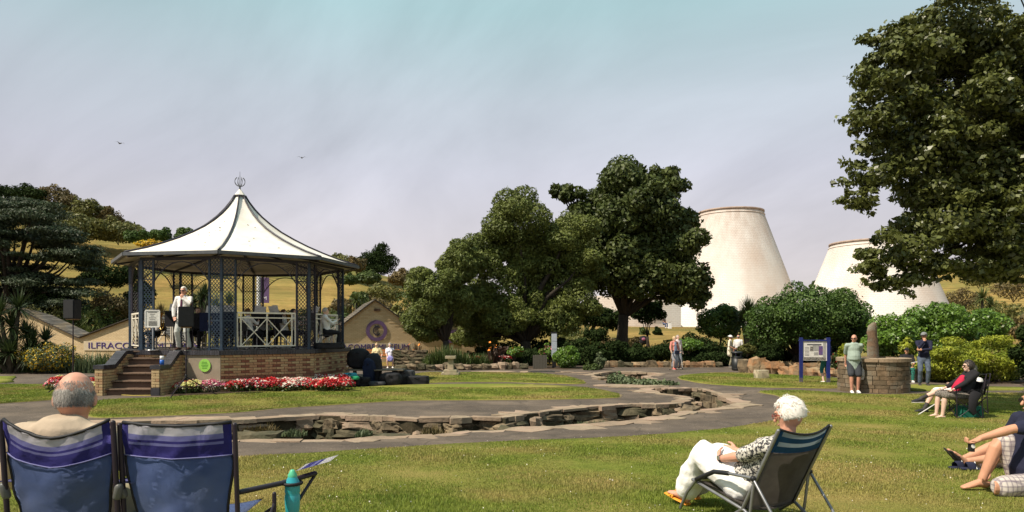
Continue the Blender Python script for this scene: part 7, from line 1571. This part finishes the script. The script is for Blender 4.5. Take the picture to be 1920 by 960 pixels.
# ---- totem sign, planter, bin
c = P(1039, 690); t = thing('totem_sign', 'slim pale grey totem sign among the shrubs by the path', 'sign', c); hz = at(1039, 625, c.y).z
for i in range(3): bm = BM(); box(bm, (0, 0, .55 + (hz - .55) * (i + .5) / 3), (.26, .12, (hz - .55) / 3 - .015)); obj('panel', bm, plain('pale_grey_panel', (.44, .47, .52), .5), t)
bm = BM(); box(bm, (0, .02, hz * .5), (.20, .08, hz)); obj('core', bm, M_blk, t); bm = BM(); box(bm, (-.01, 0, hz + .04), (.30, .14, .07)); obj('cap', bm, M_blk, t)
c = P(1012, 691); t = thing('planter', 'grey ribbed timber planter in the shade left of the round bush', 'planter', c)
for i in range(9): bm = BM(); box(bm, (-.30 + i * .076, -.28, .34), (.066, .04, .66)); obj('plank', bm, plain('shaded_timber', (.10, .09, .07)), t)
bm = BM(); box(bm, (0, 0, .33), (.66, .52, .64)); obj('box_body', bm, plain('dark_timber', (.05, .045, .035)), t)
c = P(1382, 695); bn = thing('litter_bin', 'black round litter bin beside the path in front of the rocks', 'litter bin', c); M_bin = plain('bin_black', (.016, .018, .018), .45, spec=.4)
bm = BM(); loft(bm, [(0, 0, .02), (0, 0, .06), (0, 0, .62)], [.22, .24, .26], n=24, cap='flat'); obj('drum', bm, M_bin, bn, True); bm = BM(); loft(bm, [(0, 0, .60), (0, 0, .64)], .275, n=24, cap='flat'); loft(bm, [(0, 0, .08), (0, 0, .10)], .25, n=24, cap='flat'); obj('band', bm, M_bin, bn)
bm = BM(); loft(bm, [(0, 0, .80), (0, 0, .86), (0, 0, .89)], [.275, .27, .20], n=24, cap='flat'); obj('hood', bm, M_bin, bn, True)
for a in (20, 110, 200, 290): bm = BM(); bar(bm, (.24 * math.cos(R(a)), .24 * math.sin(R(a)), .63), (.25 * math.cos(R(a)), .25 * math.sin(R(a)), .81), .07, .03); obj('hood_post', bm, M_bin, bn)
# stone block on the lawn
c = P(1428, 711); bm = BM(); rock(bm, (c.x, c.y, .17), (.46, .3, .36), 3, .1, .10, boxy=.85, sub=3); tag(obj('stone_block', bm, M_st), 'single pale stone block on the grass near the litter bin', 'stone')
# ---- information board
cA_ = P(1502, 719); cB_ = P(1553, 719.5); ib = thing('information_board', 'information panel between two dark blue posts on the lawn', 'information board', cA_); dx = (cB_ - cA_).to_2d(); L_ = dx.length; ang = math.atan2(dx.y, dx.x); ib.rotation_euler = (0, 0, ang)
M_bp = plain('blue_post', (.018, .028, .16), .4, spec=.4)
for x_ in (0, L_): bm = BM(); box(bm, (x_, 0, .10), (.105, .105, .20)); pb_ = obj('post_foot', bm, plain('stained_post', (.10, .09, .11)), ib); bm = BM(); box(bm, (x_, 0, .90), (.103, .103, 1.40)); obj('post', bm, M_bp, ib)
hz = at(1528, 640, cA_.y).z; lz = at(1528, 676, cA_.y).z; bm = BM(); box(bm, (L_ / 2, 0, (hz + lz) / 2), (L_ - .105, .05, hz - lz)); pan = obj('panel', bm, plain('panel_white', (.76, .73, .68), .4), ib); bm = BM(); box(bm, (L_ / 2, 0, hz + .03), (L_ + .14, .10, .05)); obj('top_rail', bm, M_bp, ib)
x0_ = .09; Wp = L_ - .18; Hp = hz - lz
def prt(nm, u, v, w_, h_, m, y=-.027): bm = BM(); box(bm, (x0_ + Wp * (u + w_ / 2), y, lz + Hp * (v + h_ / 2)), (Wp * w_, .004, Hp * h_)); return obj(nm, bm, m, pan)
M_ph = mat('panel_photo', (.30, .27, .23), (.07, .07, .07), 30., .6, lo=.45, hi=.55); M_grx = plain('panel_grey', (.36, .35, .33)); M_tx = plain('print_dark', (.08, .08, .09))
prt('picture', 0, .02, 1, .16, M_ph); prt('picture', .88, .2, .12, .75, M_grx); prt('picture', .40, .50, .30, .30, M_grx); prt('picture', .28, .50, .14, .24, M_ph, -.029); prt('picture', .68, .30, .18, .46, mat('panel_map', (.20, .08, .16), (.06, .08, .25), 40., .6, lo=.48, hi=.52), -.029); prt('picture', .46, .28, .20, .16, M_grx); prt('title', .14, .80, .66, .06, M_tx)
for i in range(7): prt('text_line', .04, .26 + i * .07, .20, .018, M_tx)
# ---- stone well with upright stone
c = P(1637, 738); Rw = .98; wc = V(((1637 - 960) / F * (c.y + Rw), c.y + Rw, 0)); wl = thing('stone_well', 'round waist-high well wall of squared brown stones', 'well', wc); M_ws = mat('well_stone', (.26, .18, .11), (.15, .105, .06), 5., .9, bump=.012, bscale=25, c3=(.20, .17, .12), scale3=2.); M_ws2 = mat('well_stone_dark', (.17, .125, .075), (.12, .09, .055), 5., .9, bump=.012, bscale=25)
Hw = at(1637, 672, c.y).z; z = 0.0; hs = [.12, .10, .13, .11, .14, .10, .12]; k_ = (Hw - .12) / sum(hs); bm = BM(); loft(bm, [(0, 0, -.05), (0, 0, Hw - .1)], Rw - .10, n=40, cap='open'); bmesh.ops.solidify(bm, geom=bm.faces[:], thickness=.2); obj('core', bm, M_mort, wl)
si = 0
for h_ in hs:
    h_ *= k_; a = random.uniform(0, .3); end = a + 6.283
    while a < end - .05:
        w_ = random.uniform(.16, .42); da = min(w_ / Rw, end - a); am = a + da / 2; bm = BM(); dep = random.uniform(-.008, .016); n = 4; vs_i, vs_o = [], []
        for zz in (z + .006, z + h_ - .006):
            for j in range(n + 1): an = a + .008 + (da - .016) * j / n; jj = noise.noise(V((an * 5, zz * 9, si))) * .010; vs_o.append(bm.verts.new(((Rw + dep + jj) * math.cos(an), (Rw + dep + jj) * math.sin(an), zz + jj * .3)))
        for zz in (z + .006, z + h_ - .006):
            for j in range(n + 1): an = a + .008 + (da - .016) * j / n; vs_i.append(bm.verts.new(((Rw - .12) * math.cos(an), (Rw - .12) * math.sin(an), zz)))
        m_ = n + 1
        for j in range(n): bm.faces.new((vs_o[j], vs_o[j + 1], vs_o[m_ + j + 1], vs_o[m_ + j])); bm.faces.new((vs_o[m_ + j], vs_o[m_ + j + 1], vs_i[m_ + j + 1], vs_i[m_ + j])); bm.faces.new((vs_o[j + 1], vs_o[j], vs_i[j], vs_i[j + 1]))
        bm.faces.new((vs_o[0], vs_o[m_], vs_i[m_], vs_i[0])); bm.faces.new((vs_o[n], vs_i[n], vs_i[m_ + n], vs_o[m_ + n])); obj('stone', bm, random.choice((M_ws, M_ws, M_ws2)), wl); a += da; si += 1
    z += h_
a = 0
while a < 6.25:
    da = random.uniform(.35, .6); da = min(da, 6.283 - a); bm = BM(); rr_ = [(a + .01 + (da - .02) * j / 4) for j in range(5)]; loft(bm, [((Rw - .10) * math.cos(t_), (Rw - .10) * math.sin(t_), Hw - .06 + .005 * math.sin(a * 9)) for t_ in rr_], .17, .062, side=(0, 0, 1) if False else None, n=8, cap='flat') if False else None
    inner = [bm.verts.new(((Rw - .28) * math.cos(t_), (Rw - .28) * math.sin(t_), zz)) for zz in (Hw - .12, Hw) for t_ in rr_]; outer = [bm.verts.new(((Rw + .05 + .01 * math.sin(a * 7)) * math.cos(t_), (Rw + .05) * math.sin(t_), zz)) for zz in (Hw - .115, Hw - .015) for t_ in rr_]
    for j in range(4): bm.faces.new((outer[j], outer[j + 1], outer[6 + j], outer[5 + j])); bm.faces.new((outer[5 + j], outer[6 + j], inner[6 + j], inner[5 + j])); bm.faces.new((inner[j + 1], inner[j], inner[5 + j], inner[6 + j])); bm.faces.new((outer[j + 1], outer[j], inner[j], inner[j + 1]))
    bm.faces.new((outer[0], outer[5], inner[5], inner[0])); bm.faces.new((outer[4], inner[4], inner[9], outer[9])); obj('coping_stone', bm, mat('coping_pale', (.36, .27, .18), (.27, .20, .13), 6., .9, bump=.008, bscale=25), wl); a += da
bm = BM(); loft(bm, [(0, 0, .55), (0, 0, .6)], Rw - .25, n=30, cap='flat'); obj('infill', bm, M_soil, wl)
sx0 = at(1637, 672, wc.y + .2); zt = at(1639, 606, wc.y + .2).z; bm = BM(); rngs = []
prof_s = [(.55, .27, -.02), (Hw, .25, 0), (Hw + .35, .235, -.02), (Hw + .62, .20, -.02), (zt - .3, .22, -.04), (zt - .12, .19, -.02), (zt - .04, .12, .04), (zt, .06, .08)]
prof_s = [(a_, b_ * .76, c_) for a_, b_, c_ in prof_s]; rg = loft(bm, [V((sx0.x - wc.x + dx_, .2, z_)) for z_, r_, dx_ in prof_s], [r_ for _, r_, _ in prof_s], [r_ * .45 for _, r_, _ in prof_s], side=(1, 0, 0), n=10, cap='flat')
for v_ in bm.verts: q_ = noise.noise(v_.co * 5) * .03 + noise.noise(v_.co * 13) * .012; v_.co += V((q_, q_, q_ * .3))
tag(obj('standing_stone', bm, mat('lichen_stone', (.22, .145, .09), (.13, .09, .06), 6., .95, bump=.02, bscale=30, c3=(.22, .2, .15), scale3=3.)), 'tall upright weathered stone rising out of the round well', 'standing stone').location = wc
# ---- orange bench behind the women
c = P(712, 688); ob = thing('park_bench', 'orange-brown timber bench behind the two seated women', 'bench', (c.x, c.y + .15, 0)); M_or = plain('orange_timber', (.50, .20, .06))
for i in range(3): bm = BM(); box(bm, (0, -.14 + i * .15, .44), (1.9, .12, .03)); obj('seat_slat', bm, M_or, ob)
for i in range(3): bm = BM(); box(bm, (0, .26, .60 + i * .12), (1.9, .03, .09)); obj('back_slat', bm, M_or, ob)
for x_ in (-.9, .9): bm = BM(); box(bm, (x_, .28, .45), (.07, .05, .9)); obj('leg', bm, M_or, ob); bm = BM(); box(bm, (x_, -.18, .22), (.07, .06, .43)); obj('leg', bm, M_or, ob)
# ---- the heap of instrument cases and bags by the picnic table
M_case = mat('black_case', (.010, .010, .012), (.017, .016, .018), 12., .7, bump=.004, bscale=20)
def soft(name, label, cat, px, py, Y, r, m=M_case, rz=0, group='black instrument cases and bags', extra=None, wob=.05, boxy=.35):
    s = F / Y; c = V(((px - 960) / s, Y, EYE + (HY - py) / s)); t = thing(name, label, cat, (c.x, c.y, (max(0, c.z - r[2] / 2) if px < 675 else 0)), rz, group); bm = BM(); rock(bm, (0, 0, r[2] / 2), r, int(px), 0, .05, boxy=boxy, sub=4); bmesh.ops.subdivide_edges(bm, edges=bm.edges, cuts=1, use_grid_fill=True)
    bmesh.ops.smooth_vert(bm, verts=bm.verts, factor=.5)
    for v_ in bm.verts: v_.co += V((noise.noise(v_.co * 6 + V((px, 0, 0))), noise.noise(v_.co * 6 + V((0, px, 0))), 0)) * wob
    obj('case_shell', bm, m, t, True); bm = BM(); loft(bm, [(-r[0] * .15, -r[1] * .45, r[2] * .75), (0, -r[1] * .6, r[2] * .88), (r[0] * .15, -r[1] * .45, r[2] * .75)], .013, n=6); obj('handle', bm, T_black, t); return t
t = thing('picnic_table', 'weathered wooden picnic table half buried by black cases beside the bandstand', 'table', V((-5.15, 23.6, 0))); zt_ = at(672, 692, 23.6).z
for i in range(4): bm = BM(); box(bm, (.55, -.3 + i * .19, zt_ - .02), (1.9, .17, .04)); obj('board', bm, M_teak, t)
for x_ in (-.2, 1.3):
    for sg_ in (-1, 1): bm = BM(); bar(bm, (x_, sg_ * .12, zt_ - .05), (x_, sg_ * .34, 0), .08, .05); obj('leg', bm, M_teak, t)
soft('drum_case', 'big round black drum case leaning on the bandstand corner', 'instrument case', 673, 673, 23.9, (.72, .45, .64), boxy=.15); soft('tuba_case', 'tall dark case with a blue strap standing behind the women', 'instrument case', 700, 690, 23.6, (.52, .42, 1.02), boxy=.3); soft('gig_bag', 'tall blue and black gig bag next to the tuba case', 'instrument case', 692, 695, 23.3, (.36, .36, .85), cloth('dark_blue_bag', (.008, .014, .04)), boxy=.4)
soft('gig_bag', 'bulging black bag lying left of the long low case', 'instrument case', 733, 706, 23.2, (.65, .45, .42)); soft('instrument_case', 'grey-lidded hard case open on the grass', 'instrument case', 757, 706, 23.8, (.75, .5, .48), plain('charcoal_case', (.045, .045, .05), .5), boxy=.8, wob=.004); soft('instrument_case', 'long low black case at the right end of the heap', 'instrument case', 783, 711, 23.6, (.75, .42, .30), boxy=.85, wob=.004); soft('gig_bag', 'flat grey bag in front of the blue gig bag', 'instrument case', 707, 715, 22.9, (.5, .3, .16), plain('grey_bag', (.04, .04, .045), .7)); soft('instrument_case', 'small black case below the picnic table', 'instrument case', 680, 712, 23.0, (.45, .35, .3), boxy=.6); soft('instrument_case', 'square dark case under the turquoise bag', 'instrument case', 660, 714, 22.7, (.50, .35, .30), boxy=.85, wob=.003)
soft('folded_rug', 'bright green rolled rug strapped on the dark case', 'rug', 659, 708.5, 22.4, (.46, .2, .12), plain('bright_green', (.03, .36, .16)), group='coloured bags beside the bandstand', boxy=.6, wob=.003); soft('beach_bag', 'turquoise bag behind the green rug', 'bag', 657, 704, 22.7, (.42, .2, .16), plain('turquoise_cloth', (.04, .30, .38)), group='coloured bags beside the bandstand', boxy=.5, wob=.006)
c = at(651, 690, 23.3); c.z = zt_; t = thing('paper_cup', 'small tan paper cup on the left end of the picnic table', 'cup', c); bm = BM(); loft(bm, [(0, 0, .0), (0, 0, .11)], [.035, .045], n=14, cap='flat'); obj('cup_wall', bm, plain('tan_paper', (.50, .33, .18)), t, True); bm = BM(); loft(bm, [(0, 0, .111), (0, 0, .12)], .047, n=14, cap='flat'); obj('lid', bm, T_white, t)
c = at(606, 652, 22.35); c.z = STG; soft('equipment_box', 'low dark box standing on the bandstand edge below the right lattice column', 'box', 600, 655, 21.9, (.9, .35, .2), boxy=.9, wob=.001, group=None).location = V((-5.98, 22.75, STG))
# ---- two gulls
def gull(lab, px, py, Y, span, rz):
    c = at(px, py, Y); t = thing('gull', lab, 'bird', c, rz, 'gulls in flight'); bm = BM(); loft(bm, [(0, .22, .02), (0, .05, 0), (0, -.15, 0), (0, -.24, .01)], [.02, .055, .05, .025], n=8)
    for s_ in (-1, 1): loft(bm, [(s_ * .03, 0, .01), (s_ * span * .25, -.05, .10), (s_ * span * .5, .08, .02)], [.09, .07, .012], [.012, .01, .004], side=(0, 1, 0), n=8)
    voxel(bm, 'body', .02, plain('gull_dark', (.10, .10, .11)), t, 1)
gull('gull gliding high above the left hill', 225, 269, 60, 1.0, R(60)); gull('gull flying right of the bandstand finial', 566, 296, 60, 1.0, R(10)); gull('distant bird just left of the pine on the skyline', 687, 469, 110, .9, R(40))
# purple bundle beyond the hedge under the sycamore
c = onT(1206, 52); t = thing('garden_bag', 'dark bag with a pink patch lying under the sycamore', 'bag', c); bm = BM(); rock(bm, (0, 0, .32), (.55, .4, .6), 4, 0, .12, boxy=.3, sub=3); obj('sack', bm, T_black, t, True); bm = BM(); ell(bm, (0, -.2, .42), (.15, .06, .12)); obj('patch', bm, plain('pink_patch', (.40, .14, .22)), t)
# dumpster-like white van roofs seen through the hedge gap are left to the hedge; frosted railing behind the evergreen trunk
t = thing('glass_gate', 'pale metal gate beside the right end of the museum, behind the trees', 'gate', onT(915, 41)); 
for x_ in (-.5, 0, .5): bm = BM(); box(bm, (x_, 0, .9), (.06, .06, 1.8)); obj('upright', bm, plain('pale_metal', (.35, .36, .36), .4, metal=.3), t)
for z_ in (.2, 1.7): bm = BM(); box(bm, (0, 0, z_), (1.06, .05, .06)); obj('rail', bm, MATS['pale_metal'], t)

bake_voxels()
